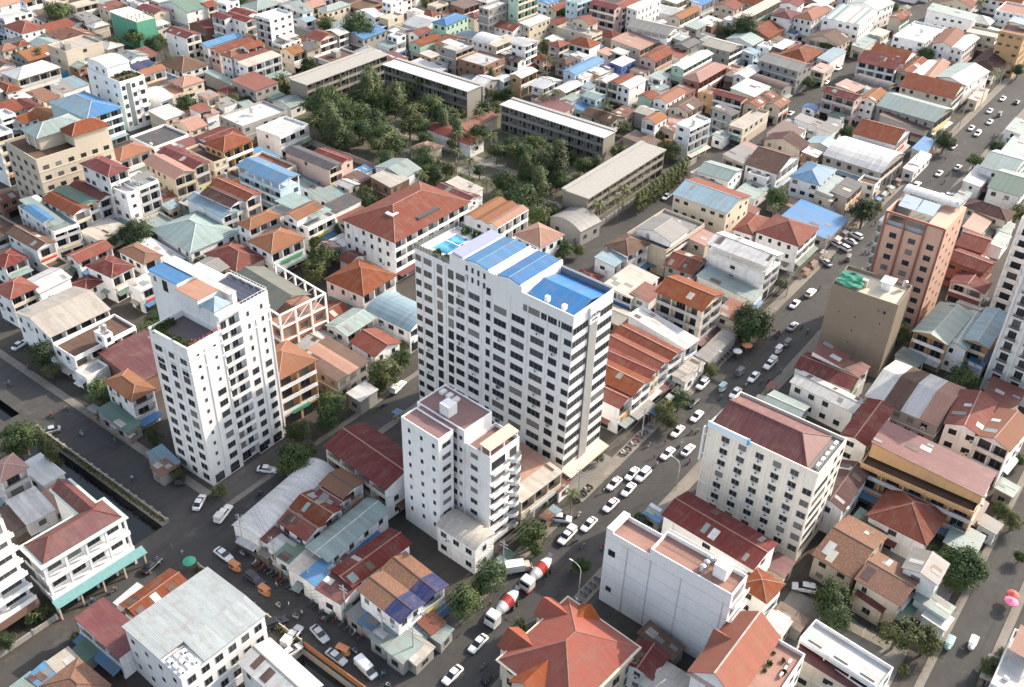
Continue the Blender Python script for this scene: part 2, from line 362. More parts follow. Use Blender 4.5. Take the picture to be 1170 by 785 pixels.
def flat_roof(parent,wall,rc,x0,y0,x1,y1,z,rnd,clut,par=.8):
    t=.18
    for a,b in(((x0,y0),(x1,y0+t)),((x0,y1-t),(x1,y1)),((x0,y0+t),(x0+t,y1-t)),((x1-t,y0+t),(x1,y1-t))):
        wall.box((a[0],a[1],z-par),(b[0],b[1],z),0,'z')
    mb=MB(); mb.box((x0+t,y0+t,z-par-.1),(x1-t,y1-t,z-par+.02)); mb.build('roof',[M_roof(rc[0],rc[0] in 'pn')],parent)
    zb=z-par+.02; w,d=x1-x0-1,y1-y0-1
    if clut and w>4 and d>4 and rnd.random()<.5:           # a sheet canopy on posts over part of the terrace
        a,b=(rnd.uniform(.45,.8),1) if rnd.random()<.5 else (1,rnd.uniform(.4,.7)); cw,cd=w*a,d*b; ox=x0+.5+(w-cw)*rnd.randint(0,1); oy=y0+.5+(d-cd)*rnd.randint(0,1); zc=zb+2.5
        m2=MB(); m2.slab([(ox,oy,zc-.2),(ox+cw,oy,zc-.2),(ox+cw,oy+cd,zc+.25),(ox,oy+cd,zc+.25)],.07); co=m2.build('roof_canopy',[M_roof(rnd.choice('twwrncyl'))],parent)
        for px in(ox+.15,ox+cw-.25):
            for py in(oy+.15,oy+cd-.25): put_box(parent,'post',M_plain('post_steel',.3,.3,.3,.4),(px,py,zb),(px+.1,py+.1,zc-.2+.4*(py-oy)/cd-.08))
    for k in range(clut):
        cx,cy=rnd.uniform(x0+1.3,max(x1-1.3,x0+1.4)),rnd.uniform(y0+1.3,max(y1-1.3,y0+1.4)); q=rnd.random()
        if q<.45 or w<3:
            o=link('water_tank',tank_mesh(),parent); o.location=(cx,cy,zb); o.scale=(rnd.uniform(.8,1.2),)*3
        elif q<.75 and w>5 and d>5 and k<2:
            put_box(parent,'stair_room',M_wall(rnd.choice('wwcy')),(cx-1.3,cy-1.6,zb),(cx+1.3,cy+1.6,zb+2.3))
        else:
            o=link('ac_unit',ac_mesh(),parent); o.location=(cx,cy,zb); o.rotation_euler=(0,0,rnd.random()*3)

# ------------------------------------------------------------------ ordinary buildings
AWN='tblwgmyc'
def volume(t, roof,rc,wc,x0,y0,x1,y1,z0,h,front,rnd,near,opt,top=True):
    """one block of a building: walls, floors, balconies, windows and roof, all parts of t"""
    H=h-z0; nst=max(1,round(H/3.4)); sh=H/nst; wm=M_wall(wc); mb=MB(); w,d=x1-x0,y1-y0
    opn=opt.get('open'); hw=h-.85 if roof=='f' else h
    if opn: hw=h-min(3.0,sh)
    nf=nst-1 if opn else nst
    fronts={'FR':'y','LF':'x','BOTH':'xy'}.get(front,'')
    rec=1.25 if nst>1 else 0
    ix=x0+(rec if 'x' in fronts else 0); iy=y0+(rec if 'y' in fronts else 0)
    if rec and fronts:
        mb.box((ix,iy,z0+sh),(x1,y1,hw),0,'z'); mb.box((x0,y0,z0),(x1,y1,z0+sh),0,'z')
    else: mb.box((x0,y0,z0),(x1,y1,hw),0,'z')
    rail=M_wall(rnd.choice('wwwc')) if rnd.random()<.7 else M_plain('rail_grey',.42,.42,.42,.5)
    for fc in fronts:
        if not rec: continue
        lo,hi=(x0,x1) if fc=='y' else (y0,y1); L=hi-lo; p=y0 if fc=='y' else x0; ins=p+rec
        nb=max(1,round(L/4.3))
        def B(m_,a0,a1,b0,b1,c0,c1,sk=''):
            m_.box((a0,b0,c0),(a1,b1,c1),0,sk) if fc=='y' else m_.box((b0,a0,c0),(b1,a1,c1),0,sk)
        for i in range(nb+1):                              # party walls between the bays
            a=lo+(L-.22)*i/nb
            if i==0 and fronts=='xy': a+=.003
            B(mb,a,a+.22,p+.02,ins,z0+sh,hw)
        for k in range(1,nf):
            zf=z0+sh*k
            bb=MB(); B(bb,lo-.03,hi+.03,p-.10,ins-.01,zf-.03,zf+.15); B(bb,lo+.01,hi-.01,p-.08,p+.06,zf+.15,zf+.95); bb.build('balcony',[rail],t)
            for i in range(nb):
                a=lo+L*(i+.5)/nb; put_window(t,fc,a,zf+1.35,ins,min(2.6,L/nb-.9),2.2,rnd.choice(['two','three','dark','two']))
        eb=MB(); B(eb,lo-.05,hi+.05,p-.12,ins,hw-.25,hw-.02)
        eb.build('eave_slab',[wm],t)
        q=rnd.random()
        for i in range(nb):                                # shop fronts
            a=lo+L*(i+.5)/nb; put_window(t,fc,a,z0+1.5,p,L/nb-.7,2.7,'dark',name='shopfront')
        if z0==0 and rnd.random()<.6:                      # painted boards over the shop fronts
            sb_=MB(); a0=lo+L*rnd.uniform(.05,.3); a1=hi-L*rnd.uniform(.05,.3); zs=z0+sh-.1; B(sb_,a0,a1,p-.28,p-.13,zs-.55,zs+.45)
            sb_.build('sign_board',[M_plain('board_%d'%rnd.randint(0,5),*rnd.choice([(.5,.06,.05),(.08,.22,.45),(.6,.5,.12),(.62,.62,.6),(.10,.32,.2),(.55,.25,.1)]),.5)],t)
        if z0==0 and q<.8:
            ab=MB(); zt=2.9+.4*rnd.random(); e=1.4+rnd.random()*.8
            if fc=='y': ab.slab([(x0,p-e,zt-.4),(x1,p-e,zt-.4),(x1,p-.01,zt),(x0,p-.01,zt)],.06)
            else: ab.slab([(p-.01,y0,zt),(p-.01,y1,zt),(p-e,y1,zt-.4),(p-e,y0,zt-.4)][::-1],.06)
            ab.build('awning',[M_roof(rnd.choice(AWN))],t)
    party=rnd.random()
    for fc in 'yx':
        if fc in fronts: continue
        lo,hi=(x0,x1) if fc=='y' else (y0,y1); L=hi-lo; p=y0 if fc=='y' else x0
        if fc=='y' and 'x' in fronts and rec: lo+=rec; L-=rec
        if fc=='x' and 'y' in fronts and rec: lo+=rec; L-=rec
        if z0==0 and H>4.2 and rnd.random()<.42:           # a lean-to canopy over the ground floor
            ab=MB(); zt=2.7+.5*rnd.random(); e=1.1+rnd.random()*.9; g0=lo+L*rnd.uniform(0,.35); g1=hi-L*rnd.uniform(0,.35)
            if fc=='y': ab.slab([(g0,p-e,zt-.4),(g1,p-e,zt-.4),(g1,p-.01,zt),(g0,p-.01,zt)],.06)
            else: ab.slab([(p-.01,g0,zt),(p-.01,g1,zt),(p-e,g1,zt-.4),(p-e,g0,zt-.4)][::-1],.06)
            ab.build('awning',[M_roof(rnd.choice(AWN+'rnr'))],t); 
            if g1-g0>1.6: put_window(t,fc,(g0+g1)/2,1.25,p,min(3.2,(g1-g0)*.7),2.3,'dark',name='doorway')
        if nst<=1:
            if H>2.4:
                n=max(1,int(L/4.5)) if near else 1
                for i in range(n):
                    if rnd.random()<.75: put_window(t,fc,lo+L*(i+.5)/n,z0+H*.5,p,min(1.6,L*.4),min(1.4,H*.4),rnd.choice(['dark','two']))
            continue
        if party<.28 and L>7 and not opt.get('win'): n=1
        else: n=max(1,round(L/(3.3 if H>8 else 3.8)))
        ww=rnd.choice([1.0,1.2,1.5,1.7]); wh=rnd.choice([1.1,1.3,1.4]); sty=rnd.choice(['two','two','dark','three'])
        for k in range(nf):
            zf=z0+sh*k+sh*.55
            for i in range(n):
                if rnd.random()<(.86 if k else .5): put_window(t,fc,lo+L*(i+.5)/n,zf,p,min(ww,L/n*.6),wh,sty)
            if near and k and rnd.random()<.5:
                o=link('ac_unit',ac_mesh(),t); a=lo+L*rnd.random()*.8+.5
                if fc=='y': o.location=(min(a,hi-.6),p-.25,zf-.9)
                else: o.location=(p-.25,min(a,hi-.6),zf-.9); o.rotation_euler=(0,0,-pi/2)
        if rnd.random()<.5:                                # a moulded band at each floor
            bd=MB()
            for k in range(1,nf):
                zf=z0+sh*k
                if fc=='y': bd.box((lo,p-.08,zf-.1),(hi,p-.003,zf+.08))
                else: bd.box((p-.08,lo,zf-.1),(p-.003,hi,zf+.08))
            if bd.f: bd.build('floor_band',[M_wall('w')],t)
    if opn:
        n=max(2,round(w/4)); m=max(2,round(d/4)); pw=.28
        pm=M_wall('w')
        for i in range(n+1):
            for j in range(m+1):
                if i in(0,n) or j in(0,m):
                    a=x0+(w-pw)*i/n; b=y0+(d-pw)*j/m; put_box(t,'post',pm,(a,b,hw),(a+pw,b+pw,h))
        rb=MB()
        for a,b in(((x0,y0),(x1,y0+.1)),((x0,y0+.1),(x0+.1,y1))): rb.box((a[0],a[1],hw),(b[0],b[1],hw+.9))
        rb.build('parapet',[wm],t)
    if roof=='f': flat_roof(t,mb,rc,x0,y0,x1,y1,h,rnd,int(opt.get('clut',1 if rnd.random()<.6 else 0)))
    else: make_roof(t,mb,roof,rc,x0,y0,x1,y1,h,rnd,near,opt.get('sx'),opt.get('sy'),opt.get('sb'))
    mb.build('wall',[wm],t)

def house(kind,cat,x,y,yaw,w,d,h,roof,rc,wc,front,opt,label,group,subs,seed):
    rnd=random.Random(seed); t=thing(kind,label,cat,(x,y,0),radians(yaw),group)
    near=(x*.59+y*.807)<285
    volume(t,roof,rc,wc,-w/2,-d/2,w/2,d/2,0,h,front,rnd,near,opt)
    if opt.get('court'):                                   # stair head, and a dark block painted as the shaded light well
        put_box(t,'stair_room',M_wall('w'),(-w*.30,-d*.16,h),(-w*.22,-d*.02,h+3.3)); put_box(t,'well_shade_block',M_plain('well_painted_shade',.07,.065,.06,.9),(-w*.12,-d*.40,h+.3),(w*.16,-d*.26,h+1.75)); put_box(t,'well_kerb',M_wall('w'),(-w*.12,-d*.26,h),(w*.16,-d*.245,h+2.2))
    for (sx,sy,sw,sd,z0,z1,ro,c,wl) in subs:
        volume(t,ro,c,wl,sx-sw/2,sy-sd/2,sx+sw/2,sy+sd/2,z0,z1,'',rnd,near,{})
    return t
# ------------------------------------------------------------------ the buildings that stand out
class WinSet:
    """windows of one big building: the 100 largest in the picture are parts of their own, the rest one stuff part"""
    def __init__(s,t): s.t=t; s.l=[]
    def add(s,face,a,z,plane,w,h,style='two'): s.l.append((face,a,z,plane,w,h,style))
    def grid(s,face,cols,tops,plane,h,style='two',skip=None):
        for z in tops:
            for c in cols:
                a0,a1=c[0],c[1]
                if skip and skip(a0,z): continue
                s.add(face,(a0+a1)/2,z-h/2,plane,a1-a0,h,style)
    def flush(s):
        s.l.sort(key=lambda q:-(q[4]*q[5]+q[2]*.02))
        for q in s.l[:100]: put_window(s.t,*q)
        if s.l[100:]:
            mb=MB()
            for f,a,z,p,w,h,st in s.l[100:]:
                if f=='y': mb.box((a-w/2,p-.06,z-h/2),(a+w/2,p+.02,z+h/2),0); mb.box((a-w/2+.07,p-.07,z-h/2+.07),(a+w/2-.07,p-.055,z+h/2-.07),1)
                else: mb.box((p-.06,a-w/2,z-h/2),(p+.02,a+w/2,z+h/2),0); mb.box((p-.07,a-w/2+.07,z-h/2+.07),(p-.055,a+w/2-.07,z+h/2-.07),1)
            o=mb.build('window',[FRAMEW(),M_glass()],s.t); o['kind']='stuff'
def parapet(mb,x0,y0,x1,y1,z,hp=.9,t=.2,m=0):
    for a,b in(((x0,y0),(x1,y0+t)),((x0,y1-t),(x1,y1)),((x0,y0+t),(x0+t,y1-t)),((x1-t,y0+t),(x1,y1-t))): mb.box((a[0],a[1],z),(b[0],b[1],z+hp),m,'z')
def floor_part(t,name,mat,x0,y0,x1,y1,z): 
    mb=MB(); mb.box((x0,y0,z-.1),(x1,y1,z+.02)); return mb.build(name,[mat],t)
def letters(t,text,face,a,z,plane,size,mat,name='lettering'):
    cu=bpy.data.curves.new('lettering','FONT'); cu.body=text; cu.size=size; cu.extrude=.05; cu.align_x='CENTER'
    tmp=bpy.data.objects.new('tmp',cu); COL.objects.link(tmp); dg=bpy.context.evaluated_depsgraph_get(); me=bpy.data.meshes.new_from_object(tmp.evaluated_get(dg)); bpy.data.objects.remove(tmp)
    me.materials.clear(); me.materials.append(mat)
    o=link(name,me,t); o.location=(a,plane,z) if face=='y' else (plane,a,z); o.rotation_euler=(pi/2,0,0) if face=='y' else (pi/2,0,-pi/2); return o
def pot_plant_mesh():
    def f():
        mb=MB(); r=random.Random(4)
        for k in range(90):
            p=Vector((r.gauss(0,.45),r.gauss(0,.45),.5+abs(r.gauss(0,.45)))); d=Vector((r.gauss(0,1),r.gauss(0,1),r.gauss(0,1))).normalized(); u=d.orthogonal().normalized()*.22; v=d.cross(u)*1.3
            mb.face([p-u-v,p+u-v,p+u+v,p-u+v],0)
        mb.cyl((0,0,0),.32,.45,8,1,.4)
        return mb.mesh('potted_plant',[M_leaf('leaf_pot',.06,.10,.035),M_plain('clay_pot',.30,.16,.10,.8)])
    return shared('pot',f)
def pot(t,x,y,z,s=1.0):
    o=link('potted_plant',pot_plant_mesh(),t); o.location=(x,y,z); o.scale=(s,s,s*R0.uniform(.8,1.4)); o.rotation_euler=(0,0,R0.random()*6)
W_=lambda c:M_wall(c)
WHITE=lambda:M_wall('w',.3)

def center_tower():
    t=thing('hotel_tower','long white hotel tower with dark strip windows, rooftop pool and three bright blue roofs','hotel',(135.3,84.6,0),radians(-2.4))
    wm=WHITE(); mb=MB()
    mb.box((0,0,0),(13.4,12.9,43.0),0,'z'); parapet(mb,0,0,13.4,12.9,43.0,1.1,.25)
    mb.box((.0,12.9,0),(13.4,20.2,45.2),0,'zy'); mb.box((0,12.9,43),(13.4,12.92,45.2),0); mb.box((0,20.2,0),(13.4,32.2,45.2),0,'zy')
    mb.box((0,32.2,0),(13.4,42.3,42.2),0,'zy'); parapet(mb,.001,32.2,13.4,42.3,42.2,.5,.2)
    for y in (2.9,6.2,11.1,15.7,20.6,23.2,27.4,33.4,36.7,40.2): mb.box((-.12,y-.12,3),(-.002,y+.12,42.0),0)
    mb.build('wall',[wm],t)
    ws=WinSet(t)
    tops=[38.2-3.08*k for k in range(12)]
    ws.grid('x',[(.15,1.9)],tops,0,1.45,'two'); ws.grid('x',[(3.4,5.5),(6.8,10.2),(11.8,15.2),(16.6,19.9)],tops,0,1.6,'three')
    for a,b in((0.2,3.5),(3.9,7.8),(8.2,12.3)): ws.add('x',(a+b)/2,40.9,0,b-a,1.5,'strip')
    tl=[41.5-3.08*k for k in range(13)]
    ws.grid('x',[(40.5,42.1),(37.4,39.7),(28,30.4)],tl,0,1.5,'two'); ws.grid('x',[(23.8,26.9)],tl[1:],0,1.5,'two')
    ws.grid('x',[(34.3,35.9),(31.1,32.7)],tl,0,2.2,'dark'); ws.grid('x',[(20.8,22.0)],tl,0,1.7,'dark')
    for z in (44.7,42.4):
        for y in (22.6,24.2,25.8,27.4): ws.add('x',y,z-.9,0,.6,1.3,'dark')
    tr=[41.0-3.08*k for k in range(13)]
    ws.grid('y',[(.1,5.15),(8.2,13.3)],tr,0,1.55,'strip'); ws.flush()
    mb=MB()
    for i in range(7): mb.box((5.35+i*.4,-.35,1.5),(5.35+i*.4+.2,-.003,39.6),0)
    mb.build('fin_panel',[M_plain('fin_grey',.50,.49,.46,.5)],t)
    b2=MB(); b2.box((5.25,-.12,1.5),(8.15,.0,39.6),0,'Y'); b2.build('panel_back',[M_plain('fin_back',.13,.125,.12,.6)],t)
    s=MB(); s.box((5.0,-.45,39.7),(8.4,-.003,43.6)); so=s.build('sign',[M_plain('sign_white',.74,.74,.74,.5)],t)
    letters(so,'LMON','y',6.7,41.2,-.46,1.15,M_plain('sign_dark',.05,.05,.07,.5)); letters(so,'HOTEL','y',6.7,40.3,-.46,.6,M_plain('sign_dark',.05,.05,.07,.5))
    # the three blue roofs
    mb=MB(); gable(mb,.55,.5,12.4,12.4,43.1,1.5,'y',ov=.02); mb.build('roof',[M_roof('b')],t)
    mb=MB(); gable(mb,.3,13.6,13.1,19.4,45.25,.5,'x',ov=.0); r=mb.build('roof',[M_roof('b')],t); q=MB(); q.box((.3,16.38,45.8),(13.1,16.62,45.94)); q.build('ridge_cap',[M_roof('l')],r)
    mb=MB(); gable(mb,.3,21.9,13.1,28.3,45.25,.5,'x',ov=.0); r=mb.build('roof',[M_roof('b')],t); q=MB(); q.box((.3,24.98,45.8),(13.1,25.22,45.94)); q.build('ridge_cap',[M_roof('l')],r)
    e=MB()
    for y0,y1 in((13.6,19.4),(21.9,28.3)): gable_end(e,.31,y0,13.09,y1,45.2,.5,'x')
    for y in (13.0,19.5,21.4,28.35): e.box((.003,y,45.2),(13.39,y+.3,45.6),0,'z')
    e.build('gable_wall',[wm],t)
    b=MB(); b.box((12.45,.25,43.0),(13.15,12.65,44.6)); b.build('gutter_wall',[M_plain('slate',.16,.18,.22,.6)],t)
    mb=MB(); mb.slab([(.4,28.9,45.5),(13.0,28.9,45.5),(13.0,31.9,45.9),(.4,31.9,45.9)],.12)
    sp=mb.build('solar_panel',[M_plain('solar_violet',.27,.28,.38,.3)],t)
    for k in range(13):
        put_box(sp,'panel_rail',M_plain('rail_pale',.6,.6,.62,.5),(.5+k*1.0,28.92,45.30),(.58+k*1.0,31.88,45.52))
    floor_part(t,'terrace',M_plain('terrace_stone',.60,.57,.52,.7),.2,32.4,13.2,42.1,42.2)
    p=MB(); p.box((2.4,35.4,42.22),(11.4,40.6,42.36)); p.build('pool_rim',[M_plain('rim',.72,.71,.68,.6)],t)
    w,nt,bs=nm('pool_water'); tc=N(nt,'ShaderNodeTexCoord'); f=noise(nt,tc.outputs['Object'],.5,4); nt.links.new(mixc(nt,ramp(nt,f,.42,.62),c4((.015,.13,.24)),c4((.10,.38,.50))),bs.inputs['Base Color']); bs.inputs['Roughness'].default_value=.08
    p=MB(); p.box((3.0,35.9,42.3),(7.4,40.1,42.39)); p.box((7.7,36.6,42.3),(10.8,40.1,42.39)); p.build('pool',[w],t)
    g=MB()
    for k in range(12): g.box((.05,32.5+k*.85,42.7),(.10,32.55+k*.85+.7,43.9)); 
    for k in range(15): g.box((.2+k*.88,42.15,42.7),(.95+k*.88,42.2,43.9)); g.box((.2+k*.88,32.3,42.3),(.95+k*.88,32.35,43.4))
    for k in range(12): g.box((13.3,32.5+k*.85,42.7),(13.35,33.2+k*.85,43.9))
    g.build('railing',[M_plain('rail_bronze',.14,.15,.14,.4)],t)
    d=MB(); d.box((1.6,33.0,42.22),(12.5,35.1,42.3)); d.build('deck',[M_plain('deck_dark',.17,.16,.14,.8)],t)
    for x,y in((1.0,34),(1,36.5),(12.6,36),(12.6,39),(6,34),(9,33.6)): pot(t,x,y,42.25,.9)
    put_box(t,'vent_box',wm,(1.0,3.0,43.5),(1.9,3.8,44.6)); put_box(t,'vent_box',wm,(1.2,7.2,43.5),(2.0,8.1,44.7))
    rr=random.Random(8)
    for i in range(26):
        o=link('ac_unit',ac_mesh(),t); o.location=(-.24,rr.choice([4.4,8.4,13.4,18.2,25.3,29.2,38.6]),38.2-3.08*rr.randint(0,11)-2.2); o.rotation_euler=(0,0,-pi/2)
    c=MB(); c.slab([(-.3,-2.6,4.2),(13.6,-2.6,4.2),(13.6,-.01,4.6),(-.3,-.01,4.6)],.25); c.build('canopy',[W_('c')],t)
    for i in range(4): put_window(t,'y',1.8+i*3.3,1.9,0,2.6,3.0,'dark','shopfront')

def left_tower():
    t=thing('apartment_tower','tall white corner tower with red roof lettering, planted terrace and solar panels','tower',(88.6,142.3,0),radians(1))
    wm=M_wall('w',.6); mb=MB()
    mb.box((0,0,0),(8.3,11.6,34.8),0,'z'); parapet(mb,0,0,8.3,11.6,34.8,1.4,.25)
    mb.box((8.3,.9,0),(13.2,11.6,38.0),0,'z'); mb.box((13.2,0,0),(21,11.6,38.0),0,'z'); parapet(mb,8.3,.003,21,11.6,38.0,1.0,.2)
    mb.box((8.6,11.6,0),(20.6,21.0,38.0),0,'zy'); mb.box((8.0,5.6,38.0),(14.2,12.4,40.8),0,'z'); mb.box((8.6,12.41,38.0),(14.0,21.2,41.6),0,'z'); mb.box((14.21,2.6,38.0),(15.2,20.0,40.5),0,'z')
    for z in (35.9,32.9,29.9): mb.box((-.18,-.18,z),(8.28,-.001,z+.24),0); mb.box((-.18,-.001,z),(-.001,11.6,z+.24),0)
    for z in (35.2,32.0): mb.box((13.25,-.16,z),(21.1,.0,z+.28),0)
    for x in (.0,3.8,8.0,13.2,17.0,20.6): mb.box((x,-.14,2.6),(x+.32,-.004,34),0)
    for y in (0.2,3.8,7.4,11.2): mb.box((-.14,y,2.6),(-.004,y+.34,33),0)
    mb.build('wall',[wm],t)
    ws=WinSet(t); tops=[28.3-2.85*k for k in range(10)]
    ws.grid('y',[(1.9,2.5)],[33.6,30.9]+tops,0,.9,'one'); ws.grid('y',[(5.2,7.2)],tops[2:],0,1.5,'three'); ws.grid('y',[(6.0,6.6)],[33.6,30.9]+tops[:2],0,.8,'one')
    ws.grid('y',[(9.0,10.4),(11.2,12.6)],[36.9,34.2,31.4]+tops,.9,1.7,'two')
    ws.grid('y',[(14.4,16.1),(18.0,19.7)],tops[2:],0,1.5,'three'); ws.grid('y',[(15.0,15.6),(18.6,19.2)],[36.8,33.8,30.9]+tops[:2],0,1.1,'one')
    ws.grid('x',[(.9,2.9),(4.8,6.4),(8.4,10.6)],[33.0,30.2]+tops,0,1.6,'two'); ws.flush()
    for k,z in enumerate([35.0,32.2,29.4]+[26.6-2.85*i for i in range(9)]):
        b=MB(); b.box((8.34,-.25,z-.12),(13.16,.88,z)); b.box((8.34,-.25,z),(13.16,-.15,z+.75)); b.build('balcony',[wm],t)
    floor_part(t,'terrace',M_plain('terrace_plum',.11,.085,.085,.85),.25,.25,8.05,11.4,34.8)
    for k in range(26):
        side=R0.random(); 
        if side<.45: x,y=1.0,R0.uniform(1.0,10.6)
        elif side<.75: x,y=R0.uniform(1.0,7.2),10.6
        else: x,y=R0.uniform(1.0,3),R0.uniform(1.0,1.6)
        pot(t,x,y,34.82,R0.uniform(.5,.9))
    letters(t,'THE A.K HOTEL','y',4.4,36.25,-.02,1.15,M_plain('sign_red',.26,.06,.06,.6))
    rs=[]
    mb=MB(); mb.slab([(8.4,12.41,41.75),(12.4,12.41,41.75),(12.4,21.4,41.75),(8.4,21.4,41.75)],.12); mb.build('roof',[M_roof('b')],t)
    mb=MB(); mb.slab([(12.41,11.5,41.95),(15.3,11.5,41.95),(15.3,21.4,41.95),(12.41,21.4,41.95)],.12); mb.build('roof',[M_roof('w')],t)
    mb=MB(); mb.slab([(7.9,5.4,40.95),(13.3,5.4,40.95),(13.3,12.3,40.95),(7.9,12.3,40.95)],.12); mb.build('roof',[M_roof('p',True)],t)
    mb=MB(); mb.slab([(13.32,2.4,40.75),(15.3,2.4,40.75),(15.3,11.45,40.75),(13.32,11.45,40.75)],.12); mb.build('roof',[M_roof('w')],t)
    w=MB(); w.box((8.45,1.3,37.9),(12.3,5.3,39.7),0,'z'); w.build('pavilion_wall',[wm],t)
    mb=MB(); hip(mb,8.45,1.3,12.3,5.3,39.7,1.4,0,.3); mb.build('roof',[M_roof('l')],t)
    put_window(t,'x',16.5,39.6,8.6,1.6,2.6,'dark','window'); put_window(t,'x',19.6,40.2,8.6,.9,1.2,'dark','window')
    for i in range(4):
        for j in range(4):
            mb=MB(); x0,y0=15.6+i*1.3,1.0+j*2.5; mb.slab([(x0,y0,38.35),(x0+1.22,y0,38.35),(x0+1.22,y0+2.3,38.7),(x0,y0+2.3,38.7)],.06)
            mb.build('solar_panel',[M_plain('solar_dark',.05,.055,.08,.25)],t)
    floor_part(t,'roof_deck',M_plain('deck_rust',.22,.14,.11,.85),15.3,.3,20.8,11.4,38.0)
    rl=MB()
    for k in range(12): rl.box((20.85,.2+k*.95,39.0),(20.92,.28+k*.95,39.7))
    for k in range(13): rl.box((8.5+k*1.0,.05,39.0),(8.58+k*1.0,.12,39.7))
    rl.box((8.5,.05,39.66),(20.9,.12,39.74)); rl.box((20.85,.2,39.66),(20.92,11.4,39.74)); rl.build('railing',[wm],t)
    for i in range(5): put_window(t,'y',2+i*4.1,1.4,0 if i not in (2,) else .9,2.4,2.2,'dark','shopfront')

def cream_hotel():
    t=thing('hotel','square cream hotel with a grid of dark blue windows and a maroon hipped roof','hotel',(146.5,35.5,0),radians(-1))
    w,d,h=13.2,23.2,24.0; wm=M_wall('i',.5); mb=MB(); mb.box((0,0,0),(w,d,h-.8),0,'z'); parapet(mb,0,0,w,d,h-.8,.8,.25)
    mb.build('wall',[wm],t)
    mb=MB()
    for y in (.0,2.6,6.1,9.8,13.5,17.1,20.8,d-.3): mb.box((-.14,y,1),(-.003,y+.28,h-1.0))
    for k in range(7): mb.box((-.08,.28,h-3.2-3.05*k),(-.002,d-.3,h-3.05-3.05*k))
    mb.build('pilaster',[M_wall('i',.9)],t)
    ws=WinSet(t); tops=[h-1.6-3.02*k for k in range(7)]
    ws.grid('x',[(3.6,5.3),(7.2,8.9),(10.9,12.6),(14.6,16.3),(18.3,20.0)],tops,0,1.3,'two'); ws.grid('x',[(.4,2.2)],tops[1:],0,1.5,'two')
    ws.grid('y',[(.5,6.6)],tops[1:],0,1.5,'strip'); ws.grid('y',[(8.0,9.4),(10.9,12.3)],tops,0,1.4,'one'); ws.flush()
    for z in tops:
        for y in (4.1,7.7,11.4,15.1,18.8):
            o=link('ac_unit',ac_mesh(),t); o.location=(-.24,y+.3,z-2.05); o.rotation_euler=(0,0,-pi/2)
    mb=MB(); y0,y1=2.6,22.6
    a=MB(); x0,x1,z=.9,12.6,h-.6; xm=6.6; zr=z+2.7; q=4.2
    a.slab([(x0,y1,z),(x0,y0,z),(xm,y0+q,zr),(xm,y1,zr)],.14,0); a.slab([(x1,y0,z),(x1,y1,z),(xm,y1,zr),(xm,y0+q,zr)],.14,0); a.slab([(x0,y0,z),(x1,y0,z),(xm,y0+q,zr)],.14,0)
    r=a.build('roof',[M_roof('m')],t); g=MB(); g.tube([(xm,y0+q,zr),(xm,y1,zr)],.14,5); g.tube([(x0,y0,z),(xm,y0+q,zr)],.14,5); g.tube([(x1,y0,z),(xm,y0+q,zr)],.14,5); g.build('ridge_cap',[M_roof('p',True)],r)
    g=MB(); g.face([(x0,y1-.02,z-.1),(xm,y1-.02,zr-.1),(x1,y1-.02,z-.1)]); g.face([(x0,y1-.02,z-.1),(x1,y1-.02,z-.1),(xm,y1-.02,zr-.1)]); g.build('gable_wall',[wm],t)
    floor_part(t,'roof_deck',M_plain('deck_dark',.17,.16,.14,.8),.25,.25,w-.25,d-.25,h-.8)
    for k in range(5): o=link('ac_unit',ac_mesh(),t); o.location=(2.6+k*2,1.2,h-.75); o.scale=(1.3,1.6,1.3)
    s=MB(); s.box((-.5,14.6,h-.7),(-.12,23.2,h+.7)); so=s.build('sign',[M_plain('sign_pale_blue',.55,.66,.74,.5)],t)
    s=MB(); s.box((-.62,14.2,h-.65),(.1,14.58,h+.65)); s.build('sign_end',[M_plain('sign_blue',.06,.30,.50,.5)],t)
    s=MB(); s.box((-.9,23.5,h-9.5),(-.2,23.8,h-.8)); s.box((-.3,23.2,h-3),(-.1,23.5,h-2.8)); s.box((-.3,23.2,h-8),(-.1,23.5,h-7.8)); s.build('sign',[M_plain('sign_pale',.70,.72,.72,.5)],t)

